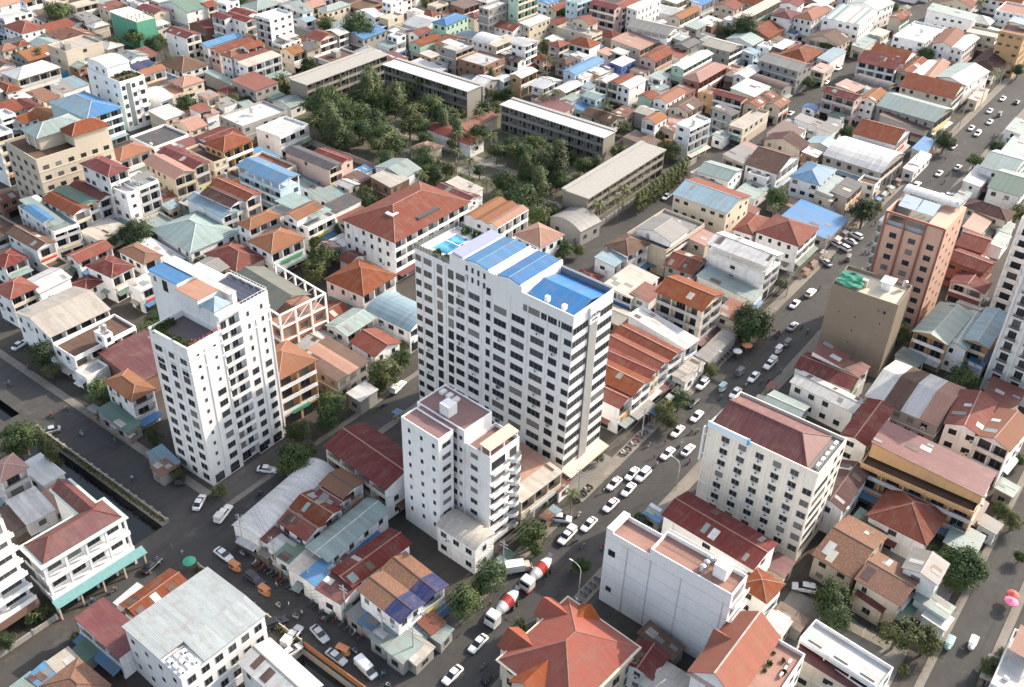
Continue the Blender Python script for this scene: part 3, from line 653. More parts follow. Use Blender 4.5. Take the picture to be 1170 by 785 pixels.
def slab_building():
    t=thing('apartment_block','narrow white block with one huge blank side wall and orange roof terraces','apartment block',(113.7,36.0,0),radians(-1.5))
    wm=M_wall('w',.4); w,d=5.6,25.2; mb=MB()
    mb.box((0,0,0),(w,16.0,19.2),0,'z'); parapet(mb,0,0,w,16.0,19.2,.9,.2); mb.box((0,16.0,0),(w,d,17.6),0,'zy'); parapet(mb,.001,16.01,w,d,17.6,1.0,.2); mb.box((0,23.8,18.6),(w,d-.01,19.2),0)
    mb.build('wall',[wm],t)
    floor_part(t,'terrace',M_roof('p',True),.2,.2,w-.2,15.8,19.2); floor_part(t,'terrace',M_roof('p',True),.2,16.2,w-.2,d-.2,17.6)
    put_box(t,'stair_room',wm,(2.4,2.6,19.22),(5.0,5.0,22.0))
    for k in range(3):
        o=link('water_tank',tank_mesh(),t); o.location=(1.6+k*1.3,6.6,19.22); o.scale=(.8,.8,.8)
    for y in (1.2,9.4,15.6,20.4):                          # drainpipes and render joints on the big wall
        p=MB(); p.tube([(-.09,y,.2),(-.09,y,17.4)],.06,6); p.build('drainpipe',[M_plain('pipe_grey',.5,.5,.5,.5)],t)
    for z in (3.4,6.8,10.2,13.6,17.0):
        p=MB(); p.box((-.012,.05,z),(-.001,d-.05,z+.05)); p.build('render_joint',[M_wall('y')],t)
    for k in range(5):
        z=3.4*k+3.2
        if z<18: 
            b=MB(); b.box((.1,-.9,z-.12),(w-.1,-.003,z)); b.box((.1,-.9,z),(w-.1,-.8,z+.9)); b.build('balcony',[wm],t); put_window(t,'y',w/2,z+1.25,0,3.8,2.0,'dark')
    for k in range(5): put_window(t,'Y',w/2,3.4*k+1.9,d,3.6,1.6,'two')
    put_window(t,'x',23.6,13.6,0,1.5,1.5,'dark'); put_window(t,'x',23.4,4.2,0,1.2,1.2,'two')
    r=MB()
    for k in range(18): r.box((w-.12,.3+k*.86,20.1),(w-.06,.38+k*.86,20.9))
    r.box((w-.12,.3,20.86),(w-.06,15.6,20.94)); r.build('railing',[wm],t)

def small_tower():
    t=thing('apartment_tower','grey-white apartment tower with a flat maroon roof deck and stacked curved balconies','tower',(106.4,94.1,0),radians(-4))
    wm=M_wall('w',.6); mb=MB()
    mb.box((0,0,0),(4.0,10,27),0,'z'); mb.box((4.0,2.8,0),(5.2,10,27),0,'z'); mb.box((5.2,-1.7,0),(13.0,11,27),0,'z'); mb.box((5.6,-8,0),(14,-1.7,23.2),0,'zY'); parapet(mb,5.6,-8,14,-1.71,23.2,.9,.18)
    for x0,y0,x1,y1 in((0,0,4.0,10),(5.2,-1.7,13.0,11)): parapet(mb,x0+.001,y0+.001,x1,y1,27,.35,.2)
    for z in (23.9,20.6): mb.box((-.06,.3,z),(-.002,9.9,z+.12))
    mb.build('wall',[wm],t)
    deck=M_plain('deck_maroon',.20,.115,.105,.85,0,.3)
    floor_part(t,'roof_deck',deck,.2,.2,5.2,9.9,27.0); floor_part(t,'roof_deck',deck,5.4,-1.5,12.8,10.8,27.0); floor_part(t,'terrace',deck,5.8,-7.8,13.8,-1.75,23.2)
    put_box(t,'stair_room',wm,(6.0,3.2,27.03),(8.4,5.6,29.6)); 
    for y in (5.4,7.2,9): put_box(t,'skylight',M_plain('skylight',.62,.60,.56,.5),(10.2,y,27.03),(11.6,y+1.0,27.7))
    ws=WinSet(t); tops=[25.6-2.95*k for k in range(8)]
    ws.grid('x',[(1.0,1.7),(4.2,4.9),(7.6,8.2)],tops,0,1.0,'one'); ws.grid('y',[(1.0,3.2)],tops,0,1.1,'two'); ws.grid('y',[(4.15,5.1)],tops,2.8,1.5,'dark'); ws.grid('x',[(.2,2.4)],tops,5.2,1.3,'dark')
    ws.grid('x',[(-1.2,-.5)],tops,5.2,.9,'one'); ws.grid('x',[(-4.9,-3.1)],tops[1:],5.6,1.1,'two'); ws.flush()
    for k in range(7):
        z=20.0-2.95*k
        if z<2: continue
        b=MB(); b.box((5.7,-9.1,z-.14),(10.2,-8.003,z)); b.box((5.7,-9.1,z),(10.2,-9.0,z+.9)); b.build('balcony',[wm],t); put_window(t,'y',8,z+1.4,-8,3.8,2.1,'dark')
        b=MB(); P=[(12.2+1.7*cos(a),-8.05-1.5*sin(a)) for a in [pi*i/8 for i in range(9)]]
        b.slab([(x,y,z) for x,y in P][::-1],.15)
        for p,q in zip(P,P[1:]): b.face([(p[0],p[1],z+.85),(q[0],q[1],z+.85),(q[0],q[1],z),(p[0],p[1],z)]); b.face([(p[0]*.97+.36,p[1]*.97-.24,z),(q[0]*.97+.36,q[1]*.97-.24,z),(q[0]*.97+.36,q[1]*.97-.24,z+.85),(p[0]*.97+.36,p[1]*.97-.24,z+.85)])
        b.build('curved_balcony',[wm],t); put_window(t,'y',12.2,z+1.4,-8,2.0,2.1,'dark')
    c=MB(); c.slab([(5.7,-7.9,25.6),(13.9,-7.9,25.6),(13.9,-5.2,25.9),(5.7,-5.2,25.9)],.1); c.build('pergola_roof',[M_plain('pergola',.55,.42,.32,.8)],t)
    for x in (5.9,9.8,13.6): put_box(t,'post',wm,(x,-7.7,23.2),(x+.2,-7.5,25.5)); put_box(t,'post',wm,(x,-5.5,23.2),(x+.2,-5.3,25.7))

def orange_hotel():
    t=thing('hotel','tall salmon hotel with dark red pilasters and a white vaulted roof canopy','hotel',(240.4,44.3,0),radians(-1))
    w,d,h=15.5,15.4,33; wm=M_wall('S',.7); red=M_plain('pilaster_red',.26,.09,.07,.7); mb=MB()
    mb.box((0,0,0),(w,d,29.2),0,'z'); mb.box((0,0,29.2),(w,4.6,33),0,'z'); mb.box((0,14.9,29.2),(w,d,33),0,'z'); mb.box((.0,9.7,29.2),(.3,10.0,33),0); mb.box((0,4.6,32.3),(.3,14.9,33),0)
    mb.build('wall',[wm],t)
    for y in (.0,4.6,9.6,14.7):
        p=MB(); p.box((-.3,y,0),(-.003,y+.5,33.0)); p.build('pilaster',[red],t)
    p=MB(); p.box((-.32,.5,32.6),(-.004,14.7,33.1)); p.build('cornice',[red],t)
    ws=WinSet(t); tops=[27.6-3.15*k for k in range(8)]; ws.grid('x',[(1.6,3.4),(6.3,8.1),(11.2,13.0)],tops,0,1.5,'three'); ws.grid('y',[(2,3),(6.5,7.5),(11.5,12.5)],[30.8]+tops,0,1.0,'one'); ws.flush()
    for k in range(8): 
        b=MB(); b.box((-.06,.55,26.0-3.15*k-.6),(-.002,14.65,26.0-3.15*k-.45)); b.build('floor_band',[M_wall('S',.9)],t)
    g=MB(); 
    for k in range(9): g.box((1.0,15.4,27.9-3.15*k-1.9),(4.2,16.6,27.9-3.15*k)); 
    g.build('bay_window',[M_plain('bay_green',.10,.17,.16,.25)],t)
    g=MB(); g.box((.9,15.4,29),(4.3,16.7,29.4))
    for k in range(9): g.box((.9,15.4,27.9-3.15*k-2.15),(4.3,16.7,27.9-3.15*k-1.95))
    g.build('bay_sill',[M_wall('w')],t)
    floor_part(t,'terrace',M_plain('deck_dark',.17,.16,.14,.8),.3,4.7,w-.1,14.8,29.2)
    v=MB(); vault(v,10.6,1.2,15.2,15.0,34.4,.8,'y'); v.build('roof',[M_roof('w')],t)
    for x in (10.8,14.8):
        for y in (1.4,8,14.6): put_box(t,'post',M_wall('w'),(x,y,29.2),(x+.2,y+.2,34.4))
    for y in (4.9,9.6): 
        s=MB(); s.slab([(4.6,y,33.0),(9.3,y,34.4),(9.3,y+4.4,34.4),(4.6,y+4.4,33.0)],.1); s.build('glass_roof',[M_plain('glass_pale',.48,.55,.60,.25)],t)
    put_box(t,'parapet',M_plain('slate_mid',.27,.30,.34,.6),(.6,4.8,29.3),(.8,14.6,30.2))
    for x,y in((12,1.5),(13.6,2.2)): 
        o=link('water_tank',tank_mesh(),t); o.location=(x,y,33); o.scale=(.9,.9,.9)
    put_box(t,'stair_room',M_wall('y'),(6.5,11.5,29.25),(9.2,14.6,33.6))

def brown_building():
    t=thing('tower_block','bare grey-brown concrete tower with blank walls and green netting on its roof','tower',(217.0,45.2,0),radians(2.5))
    w,d,h=11.2,16.3,22; WC['brownc']=(.25,.20,.15); wm=M_wall('brownc',1.3); mb=MB(); mb.box((0,0,0),(w,d,21.0),0,'z'); parapet(mb,0,0,w,d,21.0,1.0,.25)
    for z in (3.4,6.9,10.4,13.9,17.4): mb.box((-.03,.0,z),(-.001,d,z+.08))
    mb.build('wall',[wm],t)
    floor_part(t,'roof_deck',M_wall('c'),.25,.25,w-.25,d-.25,21.0)
    n=MB(); r=random.Random(2); nx,ny=8,5
    P=[[(.2+6.6*i/nx,9.6+6.3*j/ny,22.5+r.uniform(-.35,.5)) for j in range(ny+1)] for i in range(nx+1)]
    for i in range(nx):
        for j in range(ny): n.slab([P[i][j],P[i+1][j],P[i+1][j+1],P[i][j+1]],.03)
    n.build('green_netting',[M_plain('net_green',.025,.20,.125,.8,0,.5)],t)
    put_box(t,'stair_room',M_wall('w'),(6.4,4.0,21.03),(8.6,6.2,23.2)); put_box(t,'slab_cover',M_wall('w'),(5.8,3.4,23.21),(9.6,6.6,23.45)); put_box(t,'stair_room',M_wall('c'),(4.6,9.2,21.03),(5.6,10.6,23.0))
    o=link('water_tank',tank_mesh(),t); o.location=(9.6,1.5,21); put_window(t,'x',2.6,18.8,0,.7,.9,'one'); put_window(t,'x',4.0,18.8,0,.7,.9,'one')
    for y,z in((9,15),(9,11),(9.1,7.4),(3,15.4),(3.1,12),(13,15)): put_window(t,'x',y,z,0,.35,.35,'dark')

def right_tower(name,label,x,y,rz,w,d,h,wc,style):
    t=thing('apartment_tower',label,'tower',(x,y,0),radians(rz)); wm=M_wall(wc,.5); mb=MB(); mb.box((0,0,0),(w,d,h),0,'z')
    nb=max(2,round(d/5.2))
    for i in range(nb+1): 
        yy=(d-.5)*i/nb; mb.box((-.5,yy,0),(-.003,yy+.5,h))
    mb.build('wall',[wm],t); floor_part(t,'roof',M_wall('y'),.1,.1,w-.1,d-.1,h+.1)
    n=int(h/3.2); iron=M_plain('iron_dark',.10,.08,.075,.5)
    for k in range(1,n):
        z=3.2*k
        for i in range(nb):
            y0=(d-.5)*i/nb+.7; y1=(d-.5)*(i+1)/nb-.2
            b=MB(); 
            if style=='iron':
                b.box((-.75,y0+.5,z-.12),(-.005,y1-.5,z)); 
                for q in range(7): yy=y0+.5+(y1-y0-1.04)*q/6; b.box((-.75,yy,z),(-.71,yy+.04,z+.85),1)
                b.box((-.76,y0+.5,z+.82),(-.70,y1-.5,z+.9),1); b.box((-.72,y0+.52,z+.15),(-.71,y1-.52,z+.55),1)
                b.build('balcony',[wm,iron],t); 
                put_window(t,'x',(y0+y1)/2,z+1.3,0,1.9,2.1,'three')
            else:
                b.box((-1.0,y0-.2,z-.15),(-.005,y1+.2,z)); b.box((-1.0,y0-.2,z),(-.93,y1+.2,z+.95)); b.build('balcony',[wm],t); put_window(t,'x',(y0+y1)/2,z+1.3,0,2.6,2.0,'dark')
    for k in range(n): put_window(t,'y',w*.3,3.2*k+1.7,0,1.8,1.5,'two'); put_window(t,'y',w*.7,3.2*k+1.7,0,1.8,1.5,'two')

def school(label,x,y,rz,L,D,h,pale):
    """three-storey concrete block with open corridors along one side; local X is its length, corridor side is -Y"""
    t=thing('school_block',label,'school',(x,y,0),radians(rz)); WC['con']=(.27,.25,.215); wm=M_wall('con',1.6); mb=MB(); sh=h/3
    mb.box((0,1.9,0),(L,D,h-.2),0,'z'); mb.box((0,0,0),(.3,1.9,h-.2),0); mb.box((L-.3,0,0),(L,1.9,h-.2),0)
    for k in (1,2): mb.box((.3,0,sh*k-.2),(L-.3,1.89,sh*k),0)
    mb.build('wall',[wm],t)
    rf=MB(); rf.box((-.4,-.5,h-.2),(L+.4,D+.4,h+.12)); ro=rf.build('roof',[M_plain('slab_pale',.52,.50,.45,.85,0,.2) if pale else M_plain('slab_dun',.30,.285,.25,.85,0,.25)],t)
    rs=MB(); rs.box((-.4,D-1.2,h+.121),(L+.4,D+.4,h+.5)); rs.build('roof_kerb',[M_plain('slab_grey',.30,.29,.27,.9,0,.25)],ro)
    n=round(L/4.2)
    for k in range(3):
        rl=MB(); rl.box((.3,-.02,sh*k+(.02 if k else .0)),(L-.3,.1,sh*k+(.95 if k else .5))); rl.build('parapet',[M_wall('con',.8)],t)
        for i in range(n):
            a=.3+(L-.6)*(i+.5)/n; put_window(t,'y',a-.9,sh*k+1.35,1.9,1.0,2.2,'dark','door'); put_window(t,'y',a+.8,sh*k+1.6,1.9,1.6,1.3,'two')
        for i in range(1,n): put_box(t,'column',wm,(L*i/n-.15,.11,sh*k),(L*i/n+.15,.45,sh*(k+1)-.2))
    return t

def white_roof_building():
    t=thing('apartment_block','low white block under a huge almost flat white roof with a notch of machines','apartment block',(49.7,100.0,0),radians(-2))
    w,d,h=16.9,15.7,12; wm=M_wall('w',.4); mb=MB(); mb.box((0,0,0),(w,d,h-.25),0,'z'); mb.build('wall',[wm],t)
    rf=MB(); z=h
    rf.slab([(4.4,-.3,z),(w+.3,-.3,z),(w+.3,5.2,z+.5),(4.4,5.2,z+.5)],.2); rf.slab([(-.3,5.2,z+.5),(w+.3,5.2,z+.5),(w+.3,d+.3,z),(-.3,d+.3,z)],.2); rf.build('roof',[M_roof('W')],t)
    floor_part(t,'machine_deck',M_plain('deck_grime',.22,.21,.19,.8,.1,.4),.1,.1,4.3,5.1,h-.4)
    for k in range(9):
        o=link('ac_unit',ac_mesh(),t); o.location=(.8+(k%3)*1.3,.8+(k//3)*1.5,h-.38); o.scale=(.95,1.7,1.1); o.rotation_euler=(0,0,(k%2)*pi/2)
    p=MB(); p.tube([(1,.4,h),(1,4.8,h),(4.0,4.8,h)],.14,6); p.tube([(2.4,.4,h+.2),(2.4,4.6,h+.2)],.16,6); p.build('pipe',[M_plain('duct_steel',.5,.5,.52,.4,.5)],t)
    for k in range(3):
        for i in range(6): put_window(t,'y',1.8+i*2.7,h-2.2-3.3*k,0,1.5,1.6,'two'); 
        for i in range(4): put_window(t,'x',2.2+i*3.9,h-2.6-3.3*k,0,.9,1.0,'dark')
    b=MB()
    for k in range(3): b.box((0,-.1,h-3.6-3.3*k),(w,-.003,h-3.3-3.3*k))
    b.build('floor_band',[wm],t)

def corner_apartments():
    t=thing('apartment_block','white terraced apartment block over dark parking in the bottom left corner','apartment block',(46.8,139.4,0),0)
    wm=M_wall('w',.4); mb=MB(); mb.box((-28,1.6,3.6),(0,20,24),0); mb.build('wall',[wm],t)
    bm=MB(); bm.box((-28,-.3,3.0),(.3,20,4.8)); bm.build('podium',[M_plain('brick_brown',.17,.10,.075,.8)],t)
    for k in range(6):
        z=4.8+3.2*k; b=MB(); b.box((-28,-.2,z),(.2,1.59,z+.25)); b.box((-28,-.2,z+.25),(.2,-.05,z+1.0)); b.build('balcony',[wm],t)
        for i in range(5): put_window(t,'y',-2.6-i*5,z+1.6,1.6,3.8,2.2,'three')
    for x in (-.5,-8,-16): 
        for y in (.2,10): put_box(t,'column',M_wall('w'),(x,y,0),(x+.5,y+.5,3.0))
    floor_part(t,'roof',M_wall('y'),-27.9,1.7,-.1,19.9,24.1)

def net_building():
    t=thing('unfinished_building','unfinished house block wrapped in green netting under a pale slab','building site',(242.5,379,0),radians(-3))
    w,d,h=9,20,12; net=M_plain('net_green2',.09,.30,.20,.9,0,.35); mb=MB(); mb.box((0,0,0),(w,d,h),0,'z'); mb.build('netting',[net],t)
    put_box(t,'roof_slab',M_wall('w'),(-.2,8,h+.01),(w+.2,d+.2,h+.5)); put_box(t,'roof_slab',M_wall('c'),(.2,.2,h+.01),(w-.2,7.9,h+.2))
    for x in (.5,4.2,8.2):
        for y in (.6,4,7): put_box(t,'column',M_wall('y'),(x,y,h+.2),(x+.3,y+.3,h+2.0))
    for y in range(3,20,4): 
        b=MB(); b.box((-.12,y,0),(-.01,y+.12,h)); b.build('scaffold_pole',[M_plain('pole_grey',.4,.4,.4,.5)],t)

def tall_left_block():
    t=thing('apartment_block','tall white block with an arched grey roof and a glazed stair strip','apartment block',(188.3,311.4,0),radians(-1))
    w,d,h=9.9,20,18.5; wm=M_wall('w',.6); mb=MB(); mb.box((0,0,0),(w,d,h-.7),0,'z'); parapet(mb,0,0,w,d,h-.7,.7,.2); mb.box((.6,7.4,h-.7),(w-.4,d-.4,h+3.0),0,'z'); gable_end(mb,.6,7.4,w-.4,d-.4,h+3.0,1.1,'x',0,'v'); mb.build('wall',[wm],t)
    v=MB(); vault(v,.6,7.4,w-.4,d-.4,h+3.0,1.1,'x'); v.build('roof',[M_roof('w')],t); floor_part(t,'terrace',M_roof('n',True),.2,.2,w-.2,7.3,h-.7)
    for k in range(16): pot(t,R0.uniform(.9,w-.9),R0.choice([.9,1.3,6.5]),h-.68,R0.uniform(.5,.8))
    g=MB(); g.box((2.2,-.1,1.5),(3.9,-.004,h-1.2)); g.build('stair_glass',[M_plain('stair_glass',.16,.19,.20,.2)],t)
    ws=WinSet(t); tops=[h-1.8-3.3*k for k in range(5)]; ws.grid('y',[(.4,1.8),(4.4,5.8),(7.4,9.2)],tops,0,1.6,'two'); ws.grid('x',[(3,4),(8,9.2),(15,16.2)],tops,0,1.2,'two'); ws.add('x',10,h+1.2,.6,1.2,1.3,'two'); ws.add('x',14,h+1.2,.6,1.2,1.3,'two'); ws.flush()
    for k in range(4): 
        b=MB(); b.box((6.8,-1.0,h-4.5-3.3*k),(9.7,-.004,h-4.35-3.3*k)); b.box((6.8,-1.0,h-4.35-3.3*k),(9.7,-.9,h-3.5-3.3*k)); b.build('balcony',[wm],t)

def cream_left():
    t=thing('hotel','big cream hotel with a roof terrace, steel-blue pavilion and red hipped roof','hotel',(133.4,273.4,0),radians(-4))
    w,d,h=24.3,19,20; wm=M_wall('c',.5); mb=MB(); mb.box((0,0,0),(w,d,h-.9),0,'z'); parapet(mb,0,0,w,d,h-.9,.9,.25)
    mb.box((5.0,6.5,h-.9),(19.5,15.5,h+3.2),0,'z'); mb.box((12.6,-.0,h),(w-.3,6.4,h+3.4),0); mb.build('wall',[wm],t)
    floor_part(t,'terrace',M_roof('n',True),.25,.25,w-.25,d-.25,h-.9)
    a=MB(); E,th=hip(a,5.0,6.5,19.5,15.5,h+3.4,2.0,0,.9); ro=a.build('roof',[M_roof('t')],t); g=MB()
    for p,q in E:
        if (Vector(p)-Vector(q)).length>.1: g.tube([(p[0],p[1],p[2]+th),(q[0],q[1],q[2]+th)],.12,5)
    g.build('ridge_cap',[M_roof('w')],ro)
    a=MB(); E,th=hip(a,12.6,0,w-.3,6.4,h+3.5,2.4,0,.7); ro=a.build('roof',[M_roof('r',True)],t); g=MB()
    for p,q in E:
        if (Vector(p)-Vector(q)).length>.1: g.tube([(p[0],p[1],p[2]+th),(q[0],q[1],q[2]+th)],.12,5)
    g.build('ridge_cap',[M_roof('p',True)],ro)
    for x in (1,3.2): 
        for y in (8.5,13): put_box(t,'post',M_wall('w'),(x+3.6,y,h-.9),(x+3.9,y+.3,h+3.2))
    ws=WinSet(t); tops=[h-2.6-3.3*k for k in range(5)]; ws.grid('y',[(1.5,3.4),(5.5,7.3),(9.6,11.4),(13.6,15.4),(17.4,19.2),(21.2,23)],tops,0,1.3,'dark'); ws.grid('x',[(2,4),(6.5,8.3),(11,12.8),(15.4,17.2)],tops,0,1.5,'two'); ws.flush()
    b=MB()
    for k in range(5): b.box((0,-.14,h-4.4-3.3*k),(w,-.003,h-4.15-3.3*k)); b.box((-.14,0,h-4.4-3.3*k),(-.003,d,h-4.15-3.3*k))
    b.build('floor_band',[M_wall('c',.8)],t)

def frame_building():
    t=thing('unfinished_building','unfinished block of white concrete frames with brick infill under a dark green roof','building site',(126.5,161.5,0),radians(-5))
    w,d,h=14.2,20.6,12.0; br=M_plain('brick_fill',.34,.16,.09,.9,0,.35); fm=M_wall('w',.6); mb=MB()
    mb.box((.5,.5,0),(w-.3,d-.3,h-.3)); mb.build('brick_infill',[br],t)
    f=MB()
    for k in range(4): 
        z=4.0*k if k else .1
        f.box((0,0,z-.1 if k else 0),(w,.49,z+.25)); f.box((0,.49,z-.1 if k else 0),(.49,d,z+.25))
    nx,ny=3,5
    for i in range(nx+1):
        x=(w-.45)*i/nx; f.box((x,-.04,0),(x+.45,.45,h+4.0))
    for j in range(1,ny+1):
        y=(d-.45)*j/ny; f.box((-.04,y,0),(.45,y+.45,h+4.0)); f.box((w-.45,y,h),(w,y+.45,h+4.0))
    f.box((.0,.02,h+3.7),(w,.4,h+4.05)); f.box((w-.42,.4,h+3.7),(w-.02,d,h+4.05)); f.box((.02,.4,h+3.7),(.42,d,h+4.05))
    for i in range(nx):
        x=(w-.45)*i/nx; f.tube([(x+.3,.2,h+.2),(x+w/nx,.2,h+3.9)],.14,4)
    for j in range(ny):
        y=(d-.45)*j/ny; f.tube([(w-.2,y+.3,h+3.9),(w-.2,y+d/ny,h+.4)],.14,4)
    f.build('frame',[fm],t)
    for k in range(3):
        for i in range(3): put_window(t,'y',w*(i+.5)/3,4*k+1.9,.5,2.2,1.6,'dark','window_opening')
    for k in range(3):
        for j in range(5): put_window(t,'x',d*(j+.5)/5,4*k+1.9,.5,2.0,1.6,'dark','window_opening')
    r=MB(); r.slab([(-.6,3.2,h+2.6),(6.4,3.2,h+5.4),(6.4,d+2,h+5.4),(-.6,d+2,h+2.6)],.12); r.slab([(12.2,3.2,h+3.0),(12.2,d+2,h+3.0),(6.4,d+2,h+5.4),(6.4,3.2,h+5.4)],.12); WC['dg']=(.10,.12,.095); RC['K']=(.115,.135,.105); r.build('roof',[M_roof('K')],t)
    floor_part(t,'roof_deck',M_roof('p',True),.5,.5,w-.5,d-.3,h)

def maroon_canal_building():
    t=thing('mansion_block','white galleried block with an L-shaped maroon roof edged pale green above the canal','building',(49.0,137.6,0),radians(-3))
    w,d,h=16.6,7.4,12.2; wm=M_wall('w',.5); mb=MB(); mb.box((.6,1.8,0),(w-.4,d,h),0,'z'); mb.box((11.4,d,0),(w-1.6,d+9.6,h),0,'zy'); mb.build('wall',[wm],t)
    gr=M_plain('fascia_green',.46,.56,.50,.6)
    e=MB(); e.box((-.5,-.5,h-.02),(w+.3,d+.4,h+.22)); e.box((10.9,d+.41,h-.02),(w-1.2,d+10,h+.22)); e.build('eave_fascia',[gr],t)
    a=MB(); E,th=hip(a,.5,.5,w-.6,d-.4,h+.3,2.0,0,.1); ro=a.build('roof',[M_roof('m')],t)
    a=MB(); gable(a,11.4,d-2.2,w-1.9,d+9.6,h+.28,1.5,'y',ov=.1); a.build('roof',[M_roof('m')],t)
    g=MB()
    for p,q in E:
        if (Vector(p)-Vector(q)).length>.1: g.tube([(p[0],p[1],p[2]+th),(q[0],q[1],q[2]+th)],.12,5)
    g.build('ridge_cap',[M_roof('r',True)],ro)
    nb=4
    for k in range(1,3):
        z=4.1*k; b=MB(); b.box((-.3,-.3,z-.2),(w,1.79,z)); b.box((-.3,-.3,z),(w,-.15,z+.8)); b.box((-.3,-.149,z),(-.15,d,z+.8)); b.build('balcony',[wm],t)
        for i in range(nb): put_window(t,'y',.6+(w-1)*(i+.5)/nb,z+1.6,1.8,2.6,1.9,'three')
    for k in range(3):
        for i in range(nb+1):
            x=(w-.5)*i/nb; put_box(t,'pilaster',wm,(x-.1,-.12,4.1*k),(x+.35,.35,4.1*k+3.9))
    for j in range(2):
        for k in range(3): put_window(t,'x',2.8+j*2.6,4.1*k+2,.6,1.2,1.4,'two')
    c=MB(); TE=M_roof('t'); c.slab([(-.6,-2.1,3.2),(w+1.4,-2.1,3.2),(w+1.4,-.3,3.9),(-.6,-.3,3.9)],.1); c.build('awning',[M_plain('awning_teal',.13,.28,.28,.6,0,.25)],t)
    for i in range(5): put_box(t,'post',M_wall('c'),(i*4.4-.4,-1.95,0),(i*4.4-.1,-1.65,3.1))
    for i in range(nb): put_window(t,'y',.6+(w-1)*(i+.5)/nb,1.6,1.8,3.0,2.6,'dark','shopfront')

def church_roof():
    t=thing('villa','large cream villa under a big orange hipped roof with cross gables','villa',(84.9,48.2,0),radians(-5))
    w,d,h=17.2,14.6,9.6; wm=M_wall('c',.5); mb=MB(); mb.box((0,0,0),(w,d,h),0,'z')
    for k in (3.2,6.4): mb.box((-.12,-.12,k),(w+.1,-.001,k+.25)); mb.box((-.12,0,k),(-.001,d,k+.25))
    mb.build('wall',[wm],t); tile=M_roof('r',True); RC['R']=(.26,.062,.026); tile=M_roof('R',True)
    a=MB(); E,th=hip(a,0,0,w,d,h,4.4,0,.5); ro=a.build('roof',[tile],t); g=MB()
    for p,q in E:
        if (Vector(p)-Vector(q)).length>.1: g.tube([(p[0],p[1],p[2]+th),(q[0],q[1],q[2]+th)],.08,5)
    g.build('ridge_cap',[M_roof('p',True)],ro)
    e=MB(); e.box((-.9,-.9,h-.35),(w+.9,d+.9,h-.05)); e.build('cornice',[M_wall('c',.8)],t)
    for (x0,x1,ax) in ((2.0,6.4,'n'),(11.4,15.4,'n')):             # wings on the street side, each under its own gable
        m2=MB(); m2.box((x0,d,0),(x1,d+2.4,h),0,'z'); gable_end(m2,x0,d-.1,x1,d+2.4,h,1.9,'y'); m2.build('wing_wall',[wm],t)
        q=MB(); gable(q,x0,d-5.2,x1,d+2.3,h+.06,1.9,'y',ov=.5); q.build('gable_roof',[tile],t)
    m2=MB(); m2.box((-2.2,5.2,0),(0,10.6,h),0,'z'); gable_end(m2,-2.2,5.2,0,10.6,h,2.3,'x'); m2.build('wing_wall',[wm],t); q=MB(); gable(q,-2.1,5.2,6.0,10.6,h+.06,2.3,'x',ov=.5); q.build('gable_roof',[tile],t)
    m2=MB(); q=MB(); gable(q,13.5,8.2,w+.3,12.0,h+.6,1.6,'x',ov=.3); gable_end(m2,13.5,8.2,w+.3,12.0,h+.6,1.6,'x'); m2.build('dormer_wall',[wm],t); q.build('gable_roof',[tile],t)
    for k in range(3):
        for i in range(5): put_window(t,'y',1.9+i*3.6,1.7+3.2*k,0,1.9,1.9,'two')
        for i in range(3): put_window(t,'x',1.6+i*1.9 if i<2 else 13,1.7+3.2*k,0,1.2,1.7,'two')

def villa():
    t=thing('villa','white villa with a steep orange gabled roof, one dormer and a tiled side terrace','villa',(101.4,25.4,0),radians(-1))
    w,d,h=15,10.4,13.0; wm=M_wall('w',.4); RC['O']=(.29,.10,.055); tile=M_roof('O',True); mb=MB(); mb.box((0,2.6,0),(w,d,h),0,'z'); mb.box((0,-2.6,0),(w,2.6,h-1.0),0,'zY'); parapet(mb,0,-2.6,w,2.55,h-1.0,.8,.2); gable_end(mb,0,2.6,w,d,h,3.0,'x'); mb.build('wall',[wm],t)
    a=MB(); gable(a,0,2.6,w,d,h,3.0,'x',ov=.6); ro=a.build('roof',[tile],t); g=MB(); g.box((-.6,6.35,h+3.05),(w+.6,6.65,h+3.24)); g.build('ridge_cap',[M_roof('c')],ro)
    e=MB(); e.box((-.7,1.9,h-.75),(-.003,d+.5,h-.5)); e.box((0,d,h-.75),(w+.4,d+.7,h-.5)); e.build('cornice',[M_wall('p')],t)
    m2=MB(); gable_end(m2,6,d-3,10,d+.5,h-.2,2.2,'y'); m2.box((6,d,h-2),(10,d+.5,h-.2)); m2.build('dormer_wall',[wm],t); q=MB(); gable(q,6,d-3,10,d+.5,h-.2,2.2,'y',ov=.3); q.build('dormer_roof',[tile],t)
    floor_part(t,'terrace',M_roof('p',True),.2,-2.4,w-.2,2.5,h-1.0)
    for k in range(8): pot(t,R0.uniform(8,w-.9),R0.uniform(-1.9,1.9),h-.98,R0.uniform(.25,.45))
    for k in range(3): o=link('ac_unit',ac_mesh(),t); o.location=(9+k*1.6,-1.2,h-.98)
    for k in range(4):
        put_window(t,'x',6.4,1.8+3.1*k,0,2.4,1.3,'two'); 
        for i in range(5): put_window(t,'y',1.6+i*3,1.8+3.0*k,-2.6,1.3,1.4,'two')

